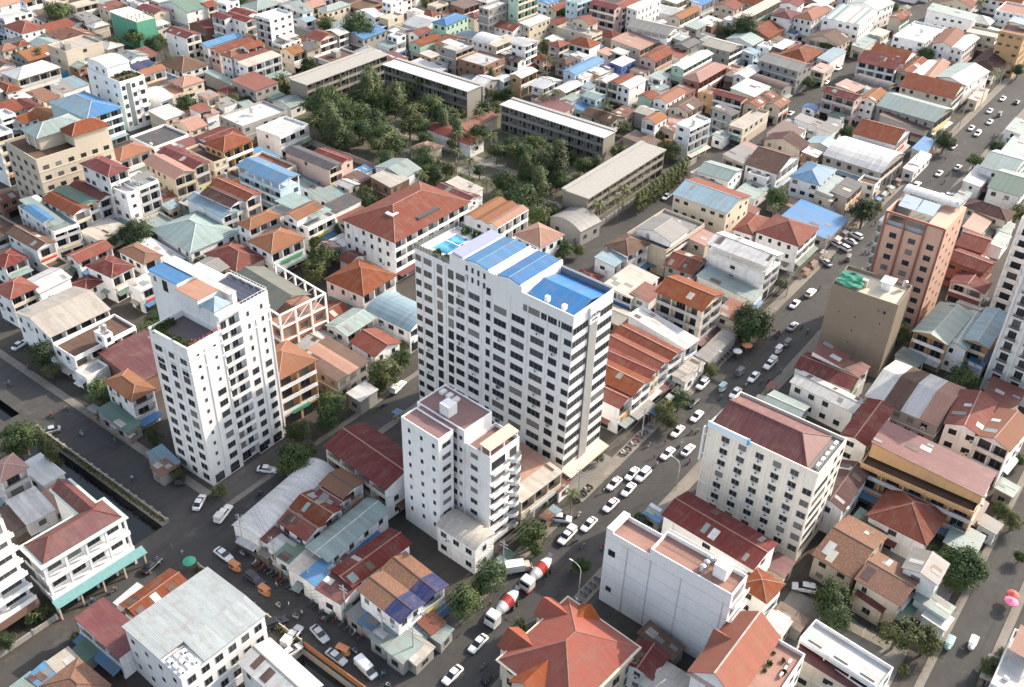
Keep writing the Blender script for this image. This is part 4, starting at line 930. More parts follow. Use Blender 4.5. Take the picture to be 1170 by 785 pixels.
def build_keys():
    center_tower(); left_tower(); cream_hotel(); slab_building(); small_tower(); orange_hotel(); brown_building(); cream_left(); tall_left_block()
    right_tower('a','white apartment tower with rows of dark iron balconies at the right edge',228.4,9.6,-6,20,14,46,'w','iron')
    right_tower('b','pale grey tower of slab balconies rising behind the right edge tower',263,13,-4,18,19,31,'w','slab')
    school('long grey school block seen end-on at far left behind the trees',243.3,277.2,0,44,9.2,10.4,False)
    t=school('grey school block behind tall coconut palms and beside parked cars',278,228+42.5,-90,42.5,8.2,10.4,True)
    t=school('grey school block with white roof strip between the palms and market roofs',276,166+44.4,-90,44.4,7.4,10.4,True)
    school('grey school block standing along the hedge-lined street',235.7,145.6,0,46.5,9.2,9.8,False)
    white_roof_building(); corner_apartments(); net_building(); frame_building(); maroon_canal_building(); church_roof(); villa()

# ------------------------------------------------------------------ what stands where: metres, X along the avenue, Y across it
ANCHORS=['the pool-topped hotel tower', 'the white corner tower', 'the cream grid-window hotel', 'the huge blank white wall', 'the big orange hipped roof', 'the small balcony tower', 'the salmon tower hotel', 'the bare brown tower', 'the iron-balcony tower', 'the terraced cream hotel', 'the tall arch-roofed block', 'the green-netted building', 'the white-framed unfinished block', 'the white-roofed machine block', 'the corner parking apartments', 'the maroon canal block', 'the long far-left school block', 'the palm-lined school block', 'the white-strip school block', 'the hedge-side school block', 'the orange dormer villa', 'the cream terraced house', 'the tall white five-storey house', 'the column-stub flat roof', 'the white modern house', 'the flat white slab roof', 'the long blue gable', 'the orange school hall', 'the pink hipped pavilion', 'the blue-tanked white house', 'the multi-gabled row', 'the orange corner block', 'the tall pink house', 'the teal roof terrace', 'the steel-blue hipped hall', 'the maroon-hipped white house', 'the bright blue canopy roof', 'the garden terrace house', 'the huge red courtyard roof', 'the maroon school hall', 'the triple orange gables', 'the two-tone red hall', 'the white open-topped hotel', 'the bright blue pyramid roof', 'the white vaulted hall', 'the wide beige gable', 'the rust-stained terrace', 'the tan hipped house', 'the orange balcony flats', 'the light blue vault', 'the red hipped house', 'the arcaded red-roofed house', 'the striped sheet roof', 'the white stair house', 'the long white market roof', 'the wide maroon market hall', 'the vaulted annex', 'the pink-tan roof', 'the long maroon hall', 'the yellow gallery building', 'the red pyramid-hipped house', 'the pale gabled hall', 'the brown-blue roof', 'the little red hipped house', 'the bare white terrace', 'the mossy brown roof', 'the broken brown roof', 'the narrow grey gable']
HOUSES=[
(3,219.2,434.6,0.6,13.4,8.2,9.9,'f','w','w','LF',0,('',0,0,21),0),
(8,221.8,444.6,0.3,9.0,8.3,12.0,'g','p','w','',0,('',0,0,21),0),
(2,216.4,422.5,-0.6,10.1,14.3,7.0,'h','r','w','',0,('rightmost',0,0,21),0),
(3,212.9,378.5,0.3,16.6,12.6,11.0,'f','c','c','',{'clut': '2'},'cream house with tiered roof terraces behind a blue hoarding',0),
(2,198.9,407.4,0.3,6.1,5.8,6.0,'h','o','c','',0,('',0,0,21),0),
(6,185.3,383.9,0.3,8.8,5.5,4.9,'s','p','c','',0,('',0,0,21),0),
(2,175.7,367.8,0.2,5.6,10.7,5.9,'h','r','w','',0,('',0,0,10),0),
(6,181.0,351.9,0.2,6.1,10.8,5.1,'s','o','c','',0,('',0,0,10),0),
(8,171.7,346.9,0.2,5.5,10.1,6.0,'G','m','w','',0,('',0,2,9),0),
(8,165.9,350.5,0.5,5.5,11.4,5.9,'g','r','c','',0,('',0,2,9),0),
(8,164.1,336.1,-0.0,6.0,7.1,6.1,'g','r','w','',0,('',0,2,9),0),
(8,158.3,338.9,0.4,5.5,6.6,9.0,'f','w','w','FR',0,('',0,2,9),0),
(2,176.8,316.7,0.0,13.1,22.1,12.1,'h','l/b','t','FR',0,('',0,0,10),0),
(6,190.3,353.7,0.5,5.5,8.5,5.0,'s','y','w','',0,('',0,0,10),0),
(6,195.9,354.9,-0.1,5.5,9.7,5.0,'s','l','w','',0,('',0,0,10),0),
(8,224.2,357.1,0.2,8.2,8.0,7.9,'G','t','w','LF',0,('',0,3,11),0),
(8,220.9,348.5,0.2,9.0,5.5,7.0,'g','B','w','FR',0,('',0,2,10),0),
(8,218.1,338.0,0.4,10.5,5.5,8.1,'g','o','w','FR',0,('',0,2,10),0),
(7,231.0,357.7,-0.0,5.5,9.1,7.0,'s','r','c','FR',0,('',0,3,11),0),
(8,263.9,397.8,0.0,7.9,12.5,9.0,'G','m','c','',0,('',0,2,11),0),
(7,256.9,418.0,-0.1,9.1,7.8,8.0,'s','r','c','',0,('',0,2,11),0),
(3,264.9,410.0,0.2,5.6,9.0,9.9,'f','w','w','FR',0,('',0,2,11),0),
(8,276.2,392.9,0.4,11.0,19.8,9.1,'g','g','w','',0,('',0,1,11),0),
(8,245.8,352.2,-0.2,7.0,13.5,13.0,'G','m','w','FR',0,('',0,1,11),0),
(2,220.4,318.6,-1.9,9.2,8.5,8.0,'h','p','c','LF',0,('',0,1,10),0),
(8,214.8,318.0,-4.6,8.5,12.0,6.9,'f','p','c','FR',0,('',0,1,10),0),
(1,203.9,315.4,0.6,5.5,13.4,8.1,'v','w','w','FR',0,('',0,1,10),0),
(8,198.3,289.1,0.2,6.8,10.1,6.0,'g','p','c','',0,('',0,0,23),0),
(7,208.2,295.2,0.3,5.5,5.5,7.0,'s','r','w','FR',0,('',0,0,23),0),
(8,251.3,431.8,0.0,11.7,5.5,8.1,'f','c','c','FR',0,('rightmost',0,2,21),0),
(8,245.1,443.5,0.3,7.1,8.3,8.0,'f','c','c','',0,('leftmost',0,2,21),0),
(8,224.3,411.7,0.5,9.1,5.8,5.1,'g','n','c','',0,('',0,0,21),0),
(0,242.1,428.0,0.3,8.8,16.1,4.0,'s','k','w','',0,('',0,2,21),0),
(6,244.5,418.7,-0.2,5.5,11.8,5.1,'s','y','w','',0,('',0,2,21),0),
(3,280.8,336.3,0.2,12.7,9.2,16.0,'f','w','w','LF',0,'tall white five-storey house with flat roof',0),
(8,280.4,329.6,0.2,10.9,6.5,6.1,'f','w','w','LF',0,('',0,3,22),0),
(8,274.3,362.0,-0.2,5.5,8.1,11.1,'G','m','w','LF',0,('leftmost',0,0,22),0),
(8,278.7,356.2,0.4,5.5,13.7,10.9,'G','m','w','FR',0,('',1,0,22),0),
(8,284.6,361.1,0.1,5.5,12.1,10.9,'G','m','w','',0,('rightmost',0,0,22),0),
(8,257.4,343.5,0.0,18.3,5.5,8.9,'g','b','w','',0,('',0,0,22),0),
(8,256.3,335.0,0.3,18.3,5.5,9.1,'g','r','p','',0,('',0,3,22),0),
(2,248.3,323.8,0.3,8.5,5.8,10.0,'h','o','w','',0,('',0,3,22),0),
(8,255.9,322.1,0.2,8.2,5.5,12.0,'g','r','w','FR',0,('',0,3,22),0),
(7,252.1,317.4,0.5,14.9,5.5,10.0,'s','r','w','FR',0,('',0,3,22),0),
(7,250.6,311.5,0.2,17.5,5.5,10.0,'s','c','w','FR',0,('',0,3,22),0),
(0,236.5,317.1,0.1,3.5,19.3,4.0,'s','t','y','',0,('',0,2,24),0),
(0,252.2,304.4,-0.1,12.8,3.5,4.0,'s','t','y','',0,('',0,0,16),0),
(8,284.5,385.7,0.2,5.5,7.3,9.0,'g','r','w','FR',0,('',0,0,22),0),
(3,283.7,369.5,0.1,7.4,5.9,14.0,'f','w','w','LF',0,('',0,0,22),0),
(2,300.4,367.4,0.2,14.5,10.6,9.1,'h','t','w','FR',0,('',0,2,22),0),
(8,307.8,353.6,-5.9,5.5,18.4,9.0,'g','t','w','LF',0,('',0,1,22),0),
(8,305.7,345.7,-0.2,5.9,9.0,6.1,'g','l','w','FR',0,('',0,1,22),0),
(8,319.1,353.9,-0.2,7.7,8.6,8.1,'g','p','c','FR',0,('',0,1,22),0),
(2,322.4,343.5,-0.1,14.5,6.2,8.1,'h','t','c','',0,('',0,1,22),0),
(8,288.5,316.3,-0.1,9.7,8.4,9.0,'G','r','c','FR',0,('',0,2,16),0),
(8,296.7,315.7,0.5,5.5,8.4,8.9,'g','w','c','FR',0,('',0,2,16),0),
(8,271.0,314.2,0.3,8.2,7.8,8.1,'g','o','c','FR',0,('',0,3,22),0),
(8,277.2,313.6,-6.0,6.4,9.1,8.1,'g','k','c','',0,('',0,0,16),0),
(6,307.2,293.8,0.4,10.4,6.6,6.1,'s','t','w','FR',0,('',0,1,16),0),
(8,310.8,294.0,0.3,5.5,5.5,9.0,'f','w','w','',0,('',0,0,25),0),
(8,326.7,325.3,-0.2,5.5,12.0,8.0,'g','w','w','FR',0,('',0,2,16),0),
(8,328.7,313.6,0.4,10.3,5.5,8.9,'f','c','c','',0,('',0,0,25),0),
(3,338.0,321.3,-0.0,8.2,5.5,12.1,'f','w','w','',0,('',0,0,25),0),
(6,323.4,314.2,0.6,5.7,5.5,6.0,'s','w','w','FR',0,('',0,2,16),0),
(8,216.3,276.1,-3.0,19.7,13.5,8.0,'f','w','y','',{'clut': '6'},'unfinished flat roof studded with column stubs',0),
(8,215.4,259.9,2.6,13.8,11.6,7.9,'f','w','w','FR',0,'white modern house with stepped flat roofs',0),
(0,238.6,289.8,-0.0,6.1,3.9,4.1,'s','g','y','',0,('',0,2,23),0),
(0,238.1,281.8,0.5,7.5,9.5,4.1,'g','t','w','',0,('',0,2,24),0),
(7,216.8,301.3,0.5,5.5,5.5,7.9,'s','p','c','FR',0,('',0,0,23),0),
(6,210.2,294.1,0.3,5.5,5.9,5.1,'s','p','w','',0,('',0,0,23),0),
(6,220.9,297.1,-0.1,5.8,5.5,5.0,'s','y','w','',0,('',0,0,23),0),
(3,313.3,262.5,0.1,11.9,8.9,10.9,'f','w','y','FR',0,'grey block with flat white slab roof',0),
(8,312.6,249.0,0.4,13.7,13.6,9.0,'f','w','n','',0,('',0,1,25),0),
(6,309.7,274.1,-0.2,5.5,6.3,5.1,'s','w','o','',0,('',0,0,25),0),
(1,332.2,261.0,0.5,10.8,9.0,9.1,'V','w','w','',0,('',0,1,25),0),
(7,334.3,255.4,0.5,14.6,5.5,8.9,'s','c','c','FR',0,('',0,1,25),0),
(8,332.6,242.2,0.5,8.5,7.2,12.0,'G','w','w','FR',0,('',0,1,25),0),
(8,325.9,241.8,0.4,5.5,7.2,6.9,'G','n','w','LF',0,('',0,1,25),0),
(8,352.3,266.5,0.2,8.8,13.3,9.0,'G','r','w','',0,('',0,1,25),0),
(8,362.1,267.6,0.6,7.9,9.8,9.0,'g','t','w','FR',0,('',0,1,25),0),
(7,362.6,258.7,0.0,15.8,5.5,10.1,'s','w','c','',0,('',0,2,26),0),
(2,339.3,287.9,4.5,16.6,7.3,10.1,'h','b','g','',0,('',0,2,25),0),
(3,351.7,272.9,-0.1,15.6,5.5,17.0,'f','w','y','',0,('',0,2,25),0),
(3,364.6,266.8,-0.1,15.0,5.5,20.1,'f','w','g','FR',0,('',0,2,25),0),
(8,393.4,273.9,0.4,8.5,6.6,9.0,'g','b','w','',0,('',0,2,26),0),
(8,394.9,267.2,-0.1,15.1,5.5,7.9,'g','r','c','FR',0,('',0,1,25),0),
(3,392.2,255.2,-4.3,11.1,6.7,14.0,'f','t','l','FR',0,('',0,2,26),0),
(8,396.8,243.3,0.1,7.4,13.3,12.9,'G','m','p','LF',0,('',0,2,26),0),
(8,375.8,255.3,0.5,8.3,5.5,7.9,'g','m','c','',0,('',0,2,26),0),
(8,370.0,239.8,0.4,8.3,18.6,9.0,'f','c','c','FR',{'clut': '3'},('',0,2,26),0),
(8,376.0,241.0,-5.7,5.9,10.0,11.0,'g','r','c','',0,('',1,2,26),0),
(2,358.8,229.9,1.5,8.4,11.4,7.9,'h','r','w','LF',0,('',0,2,26),0),
(2,347.8,235.2,-0.2,7.1,5.5,8.9,'h','r','y','FR',0,('',0,2,26),0),
(2,338.5,237.0,0.0,5.7,5.5,5.1,'h','r','c','',0,('',0,0,26),0),
(8,312.7,227.6,0.1,10.5,5.5,8.0,'g','w','o','FR',0,('',0,0,26),0),
(8,306.1,233.0,0.1,5.5,5.5,6.1,'g','w','w','FR',0,('',0,2,27),0),
(8,313.8,217.2,0.3,11.9,5.5,6.1,'G','w','w','FR',0,('',0,0,26),0),
(8,335.4,214.0,0.5,21.1,5.5,8.0,'g','b','l','',0,('',0,2,18),0),
(6,334.3,211.4,0.4,15.4,5.5,6.0,'s','w','w','',0,('',0,3,26),0),
(8,316.4,208.5,0.5,11.5,5.5,6.0,'g','w','p','FR',0,('',0,3,26),0),
(0,310.8,203.5,0.4,10.2,4.1,4.0,'s','t','w','',0,('',0,2,18),0),
(8,313.4,194.3,0.1,6.7,6.0,7.0,'G','t','t','',0,('',0,3,26),0),
(0,306.9,194.6,0.2,7.2,7.2,4.0,'s','b','l','',0,('',0,1,18),0),
(0,325.5,205.4,0.4,7.5,4.2,4.0,'s','l','w','',0,('',0,3,26),0),
(6,337.6,208.4,0.5,5.5,5.5,6.1,'s','w','o','FR',0,('',0,1,26),0),
(8,327.1,197.2,0.1,8.9,5.5,9.0,'g','w','c','LF',0,('',0,1,26),0),
(6,346.1,209.4,0.1,6.0,5.5,6.0,'s','B','w','',0,('',0,1,26),0),
(6,360.3,218.8,0.3,6.9,5.5,6.0,'s','p','c','FR',0,('',0,1,26),0),
(6,349.0,225.0,-0.0,5.9,5.5,5.9,'s','w','w','',0,('',0,2,18),0),
(6,349.5,229.5,0.5,5.5,5.5,5.0,'s','l','w','',0,('',0,2,26),0),
(8,318.2,283.9,-0.2,13.6,5.5,7.1,'g','r','g','',0,('',0,0,25),0),
(8,322.8,291.4,0.3,8.6,5.5,8.0,'g','r','w','FR',0,('',0,0,25),0),
(7,368.6,303.8,0.2,11.7,8.5,7.0,'s','n','n','FR',0,('',0,2,25),0),
(2,356.0,288.4,-0.0,5.5,5.5,7.9,'h','m','c','',0,('',0,2,25),0),
(8,358.5,311.9,0.3,8.8,5.5,8.0,'f','c','c','FR',0,('',0,2,25),0),
(7,342.1,311.2,0.2,5.5,5.5,8.0,'s','w','w','',0,('',0,2,25),0),
(6,340.0,279.8,0.6,11.0,5.5,4.9,'s','l','w','',0,('',0,2,25),0),
(8,268.1,216.0,0.5,17.3,6.5,5.0,'g','o','c','',0,'low school hall with orange gabled roof',0),
(7,411.6,232.2,0.3,21.1,5.5,12.0,'s','w','w','',0,('',0,2,26),0),
(8,408.2,239.9,1.3,17.1,7.0,11.9,'g','r','c','FR',0,('',0,2,26),0),
(8,391.6,214.8,3.6,12.5,19.5,10.0,'G','y','w','FR',{'open': '1'},('',0,2,28),0),
(7,395.5,203.8,-0.1,7.8,6.2,7.0,'s','t','y','FR',0,('',0,2,28),0),
(8,390.8,197.0,0.5,10.9,6.5,7.0,'g','k','y','',0,('',0,2,28),0),
(8,425.0,217.5,0.5,19.2,5.5,8.0,'g','o','c','FR',0,('',0,2,28),0),
(7,448.0,220.4,0.6,13.3,5.7,8.0,'s','b','w','FR',0,('',0,2,28),0),
(8,453.2,209.3,-0.4,9.5,10.2,7.0,'g','r','c','',0,('',0,2,28),0),
(6,417.4,207.6,0.1,9.1,6.3,5.9,'s','t','y','',0,('',0,2,28),0),
(6,437.0,199.2,-0.0,5.5,5.5,5.9,'s','w','w','',0,('',0,2,28),0),
(8,393.6,181.7,-1.9,11.2,13.2,9.0,'G','c','y','FR',0,('',0,2,28),0),
(8,412.6,180.5,-0.0,10.3,12.7,7.1,'g','t','w','FR',0,('',0,2,28),0),
(6,402.6,172.2,-3.1,6.2,5.5,6.0,'s','l','l','',0,('',0,1,28),0),
(6,403.7,193.1,1.0,7.4,5.5,6.0,'s','t','w','FR',0,('',0,2,28),0),
(8,412.7,170.0,0.5,7.0,5.5,7.0,'f','w','w','FR',0,('',0,1,28),0),
(8,422.2,164.9,0.1,20.1,5.8,5.0,'f','p','c','',0,('',0,0,30),0),
(6,425.5,168.8,0.0,5.5,5.5,6.0,'s','n','c','FR',0,('',0,0,30),0),
(2,449.5,178.9,6.5,12.3,9.0,10.0,'h','m','w','FR',0,('',0,0,30),0),
(2,458.9,169.6,-0.4,20.7,8.8,10.0,'h','o','w','',0,('',0,0,30),0),
(8,468.5,184.0,6.1,9.8,8.7,10.0,'g','m','w','',0,('',0,0,30),0),
(0,445.5,171.8,0.2,4.8,3.5,4.0,'s','b','w','',0,('',0,0,30),0),
(7,453.6,194.5,0.1,39.5,5.5,8.0,'s','c','c','FR',0,('',0,0,30),0),
(8,366.1,198.1,0.9,14.9,7.4,8.1,'g','r','p','FR',0,('',0,0,28),0),
(8,369.0,182.8,0.2,24.6,5.5,8.9,'g','w','g','FR',0,('',0,2,28),0),
(2,361.8,172.9,0.0,23.7,7.5,8.0,'h','p','m','FR',0,'house with pink hipped roof over dark red upper storey',0),
(8,383.1,170.3,0.6,6.4,5.5,5.0,'f','p','c','',0,('',0,1,28),0),
(6,374.4,165.6,0.5,7.1,5.5,5.0,'s','n','y','',0,('',0,1,28),0),
(8,377.0,161.3,0.4,14.4,5.5,6.9,'g','w','w','FR',0,('',0,1,28),0),
(8,388.9,150.7,-5.5,11.5,17.8,10.1,'G','y/r','y','',0,('',0,0,32),0),
(1,374.5,149.7,-6.0,7.7,14.9,5.9,'V','n','y','',0,('',0,1,28),0),
(7,357.8,150.8,-0.4,14.0,10.0,7.9,'s','w','g','',0,('',0,1,28),0),
(8,343.5,152.3,0.5,5.5,11.8,9.0,'G','m','c','LF',0,('',0,3,28),0),
(8,345.6,143.0,0.3,7.5,5.5,8.0,'g','r','c','',0,('',0,1,29),0),
(8,354.0,137.3,-0.0,8.6,5.5,6.9,'g','o','c','FR',0,('',0,0,32),0),
(8,358.1,143.4,0.4,5.5,5.5,7.0,'g','r','c','',0,('',0,0,32),0),
(8,345.3,161.6,0.2,6.4,5.5,8.0,'f','p','o','FR',0,('',0,3,28),0),
(7,328.2,146.4,-3.5,5.7,8.1,9.1,'s','k','y','FR',0,('',0,1,29),0),
(8,327.2,178.5,0.3,6.5,5.5,7.0,'g','r','g','',0,('',0,0,29),0),
(8,329.9,171.0,0.2,14.0,5.5,8.1,'g','o','w','',0,('',0,2,29),0),
(8,328.3,162.7,0.0,11.5,8.0,6.9,'g','n','c','FR',0,('',0,2,29),0),
(8,327.7,186.8,0.4,12.2,5.5,10.0,'g','w','w','',0,('',0,1,26),0),
(8,327.3,190.8,0.6,11.5,5.5,10.0,'g','r','y','LF',0,('',0,1,26),0),
(8,307.0,164.0,-0.1,8.1,5.5,8.1,'g','o','w','LF',0,('',0,0,29),0),
(3,303.2,146.6,-5.7,12.5,5.8,13.0,'f','w','w','FR',{'clut': '2'},'white cubic house with roof tank and blue trim',0),
(6,311.3,179.4,0.6,7.4,5.5,4.9,'s','r','c','',0,('',0,1,18),0),
(6,310.1,158.4,0.3,5.5,5.5,4.9,'s','r','c','',0,('',0,0,29),0),
(6,350.6,187.1,0.3,8.4,5.5,6.0,'s','t','w','LF',0,('',0,0,28),0),
(0,344.8,183.4,-5.5,6.4,4.7,3.9,'s','t','w','',0,('',0,0,28),0),
(6,352.7,197.7,-0.2,6.9,5.5,5.1,'s','n','c','',0,('',0,1,26),0),
(6,364.1,214.6,0.4,5.5,5.5,6.1,'s','w','w','LF',0,('',0,1,26),0),
(7,352.3,206.0,0.3,10.2,5.5,6.9,'s','w','B','',0,('',0,1,26),0),
(6,349.2,121.9,1.4,6.0,9.7,5.0,'s','y','w','',0,('',0,0,44),0),
(8,332.6,138.7,0.0,21.6,5.5,7.1,'f','c','c','LF',0,('',0,1,29),0),
(0,319.8,142.4,0.3,8.2,4.2,4.0,'s','t','w','',0,('',0,1,29),0),
(0,342.8,127.9,-0.1,9.2,3.5,4.1,'s','t','w','',0,('',0,0,32),0),
(6,409.6,198.1,0.2,8.2,5.5,5.0,'s','k','y','',0,('',0,2,28),0),
(5,466.4,154.7,5.4,26.9,17.1,10.9,'g','t','w','',{'sy': 'tcwtl'},'row building under five narrow sheet gables in pale tones',0),
(8,494.2,154.8,-5.5,17.7,14.9,10.0,'g','t','w','',0,('',0,1,30),0),
(8,464.9,167.9,0.4,12.3,5.5,10.1,'g','o','w','',0,('',0,0,30),0),
(6,452.3,140.0,0.2,20.2,5.5,5.0,'s','t','c','',0,('',0,3,30),0),
(6,465.3,138.9,0.4,11.1,5.5,6.0,'s','c','c','',0,('',0,1,30),0),
(6,422.1,143.8,0.1,18.2,5.5,6.0,'s','l','w','LF',0,('',0,2,32),0),
(6,403.3,140.2,0.2,10.0,5.5,6.0,'s','p','c','LF',0,('',0,2,32),0),
(8,491.6,139.3,-0.1,13.1,5.5,8.0,'g','r','c','FR',0,('',0,1,30),0),
(7,503.7,119.4,6.0,11.9,20.7,10.1,'s','t','w','',0,('',0,0,31),0),
(8,529.8,124.2,6.1,10.8,14.7,8.9,'g','r','c','',0,('',0,0,31),0),
(3,535.0,99.0,0.4,18.6,12.9,9.9,'f','p','w','FR',0,('',0,2,31),0),
(5,470.4,123.1,-0.1,28.2,13.9,9.1,'f','w','w','',{'clut': '2'},('',0,1,30),0),
(8,469.8,109.7,5.0,24.4,8.6,9.1,'g','o','w','',0,('',0,0,31),0),
(8,468.5,102.5,-0.2,22.7,5.5,9.1,'g','w','w','',0,('',0,0,31),0),
(3,487.2,100.0,2.6,10.6,12.9,10.0,'f','c','c','FR',0,('',0,0,31),0),
(3,474.6,84.3,0.2,19.5,10.1,18.1,'f','o','o','',{'clut': '2'},'orange corner block with flat roof at top right',0),
(2,463.2,88.7,-0.2,28.8,10.6,6.1,'h','d','c','LF',0,('',0,3,31),0),
(8,422.6,122.5,4.4,17.3,15.5,8.9,'G','m','w','LF',0,('',0,2,32),0),
(8,428.9,120.7,0.5,16.7,15.0,10.0,'G','r','w','FR',0,('',0,3,30),0),
(8,426.2,110.4,0.3,21.5,5.5,8.1,'g','r','c','LF',0,('',0,1,32),0),
(8,427.3,106.0,0.1,19.7,5.5,8.0,'g','w','c','',0,('',0,1,32),0),
(8,428.4,101.7,5.4,25.5,5.5,8.0,'g','p','c','LF',0,('',0,1,32),0),
(8,430.3,91.8,-5.9,23.7,13.5,8.0,'g','t','w','',0,('',0,3,31),0),
(5,406.3,95.9,1.4,17.1,20.3,9.0,'G','r','c','FR',0,('',0,1,32),0),
(5,382.3,94.5,-3.9,17.4,22.3,7.9,'G','t','y','FR',0,('',0,1,32),0),
(6,372.5,93.9,-0.4,6.7,17.7,4.9,'s','n','y','',0,('',0,2,44),0),
(8,369.2,118.5,-3.7,6.6,12.7,11.0,'G','m','p','LF',0,'tall pink house with maroon gabled roof',0),
(7,388.7,122.4,-6.1,8.9,8.3,7.0,'s','p','c','FR',0,('',0,2,32),0),
(8,380.3,110.2,0.0,12.9,5.5,9.1,'g','o','w','',0,('',0,1,32),0),
(6,397.7,113.7,0.4,7.7,10.1,4.9,'s','l','w','',0,('',0,1,32),0),
(1,402.3,117.4,-6.1,8.6,15.1,6.1,'V','k','y','FR',0,('',0,1,32),0),
(6,349.7,113.9,0.2,11.5,5.5,5.0,'s','y','w','',0,('',0,2,44),0),
(8,350.2,95.5,0.5,15.7,15.1,8.1,'G','r','w','FR',0,('',0,2,44),0),
(6,396.6,59.8,0.3,14.5,5.5,5.1,'s','t','w','',0,('',0,3,31),0),
(6,506.1,100.0,0.1,11.4,5.5,5.1,'s','w','w','',0,('',0,0,31),0),
(0,423.5,81.8,0.4,16.7,3.5,4.0,'s','c','c','',0,('',0,3,31),0),
(3,140.2,307.1,0.5,5.5,8.0,18.0,'f','w','w','FR',0,('',0,0,9),0),
(8,127.0,286.4,0.3,5.7,5.8,5.9,'g','r','n','',0,('',0,0,33),0),
(4,126.6,260.9,-5.7,7.5,21.9,9.0,'f','t','w','FR',0,('',0,3,9),[(-2.95,-1.39,2.74,11.42,9.0,11.0,'G','b','w')]),
(8,116.9,254.2,0.1,5.5,14.7,8.0,'G','n','w','FR',0,('',0,3,33),0),
(2,108.2,251.9,0.5,6.5,7.9,6.0,'h','m','w','FR',0,('',0,3,33),0),
(4,132.9,261.0,0.6,5.5,15.0,10.0,'G','r','w','FR',0,('',0,1,33),0),
(4,137.1,262.9,0.6,5.5,15.0,10.1,'G','g','c','FR',0,('',0,1,33),0),
(4,142.3,262.5,-0.2,5.5,15.0,10.0,'G','r','w','FR',0,('',0,3,9),0),
(2,147.0,260.4,0.4,6.6,13.4,17.0,'h','m','w','FR',0,('',0,1,9),[(-0.56,-7.15,3.93,11.09,0.0,13.0,'f','w','w')]),
(3,152.8,253.1,0.5,7.0,9.3,13.0,'f','t','w','FR',0,('',0,1,9),0),
(2,168.1,281.6,0.4,11.4,8.4,8.1,'h','o','w','FR',0,('',0,1,9),0),
(8,184.2,286.9,-0.0,14.3,13.3,7.0,'f','k','w','LF',0,('',0,3,10),0),
(4,166.3,256.9,-4.3,6.9,16.8,11.1,'G','p','c','FR',0,('',0,2,34),0),
(4,173.5,259.3,0.4,5.5,17.9,11.0,'G','m','c','FR',0,('',0,0,36),0),
(6,159.9,252.1,-0.1,5.5,5.5,4.9,'s','r','w','',0,('',0,2,34),0),
(0,157.7,246.9,0.6,3.5,3.8,4.0,'s','l','c','',0,('',0,2,34),0),
(2,150.2,225.4,-3.3,15.7,18.9,6.1,'h','t','w','',0,'low hall under a wide steel-blue hipped roof',0),
(0,138.8,226.7,0.5,3.7,16.8,3.9,'s','w','w','',0,('',0,0,34),0),
(8,124.3,238.2,0.5,10.5,5.8,6.1,'g','r','w','FR',0,('',0,2,35),0),
(2,131.6,225.0,-0.0,5.5,11.0,7.1,'h','T','w','FR',0,('',0,1,35),0),
(2,121.5,223.8,3.7,6.8,10.0,8.1,'h','m','w','FR',0,('',0,2,45),0),
(0,135.9,248.4,6.1,9.7,8.2,4.1,'s','c','w','',0,('',0,2,35),0),
(8,183.1,260.3,-3.6,5.5,15.4,8.9,'f','n','c','',0,('',0,0,36),0),
(2,190.4,257.7,-0.2,11.7,9.6,11.0,'h','r','o','FR',0,('',0,3,23),0),
(4,160.8,229.8,-3.9,5.5,17.5,9.1,'G','l','w','FR',0,('',0,2,34),0),
(4,164.0,228.3,0.2,5.5,13.0,10.9,'G','d','w','FR',0,('',0,2,34),0),
(4,169.3,229.1,0.0,5.5,15.9,11.0,'G','r','w','FR',0,('',0,0,36),0),
(0,201.0,253.1,0.5,4.6,9.6,4.0,'s','b','w','',0,('',0,2,36),0),
(8,183.1,230.1,-0.8,7.9,19.3,12.0,'G','b','l','LF',{'open': '1'},'pale blue house under an open bright blue canopy roof',0),
(8,202.9,231.1,-0.9,5.6,20.5,9.0,'G','k','p','FR',0,('',0,1,36),0),
(8,209.3,229.0,1.4,5.5,12.7,8.0,'G','m','p','LF',0,('',0,1,24),0),
(0,194.6,224.8,0.1,3.5,9.6,3.6,'s','t','w','',0,('',0,2,37),0),
(0,213.0,221.6,-0.2,10.3,3.5,2.9,'s','b','w','',0,('',0,2,38),0),
(8,218.2,208.1,0.2,8.4,11.9,6.9,'g','t','w','',0,('',0,2,38),0),
(7,210.7,204.6,-2.9,8.3,8.9,6.9,'s','c','n','',0,('',0,2,38),0),
(0,210.3,218.7,-0.0,5.7,6.4,2.9,'s','n','n','',0,('',0,0,38),0),
(2,160.0,201.0,-3.2,11.5,9.9,7.9,'h','o','w','FR',0,('',0,3,37),0),
(2,163.3,212.0,-2.2,11.1,5.5,9.1,'h','o','w','FR',0,('',0,0,37),0),
(4,175.6,207.9,0.5,10.9,17.6,8.1,'f','w','w','FR',0,'white house with planted roof garden beside an orange lean-to',[(-1.89,-3.47,10.04,5.15,8.0,10.5,'g','o','w')]),
(6,191.1,206.8,-0.2,11.3,5.5,4.9,'s','k','w','',0,('',0,1,37),0),
(2,149.5,207.0,-2.9,9.5,13.7,5.0,'h','r','c','',0,('',0,1,34),0),
(2,189.8,177.9,-0.7,31.6,19.8,13.0,'h','r','w','FR',{'court': '1'},'very large white block under a sweeping red hipped roof',0),
(8,254.9,214.5,-1.7,7.4,20.2,5.0,'G','m','w','',0,'low school hall with maroon gabled roof',0),
(0,231.0,202.4,0.1,3.6,3.5,4.0,'s','r','c','',0,('',0,3,39),0),
(8,215.7,181.0,-2.7,5.5,13.2,8.0,'G','m','w','LF',0,('',0,0,40),0),
(7,220.0,181.5,0.2,5.5,10.1,8.0,'s','c','w','',0,('',0,2,40),0),
(4,208.7,159.9,0.3,15.1,12.1,11.0,'g','o','w','FR',{'sy': 'poo'},'white house with three parallel orange and pink gables',0),
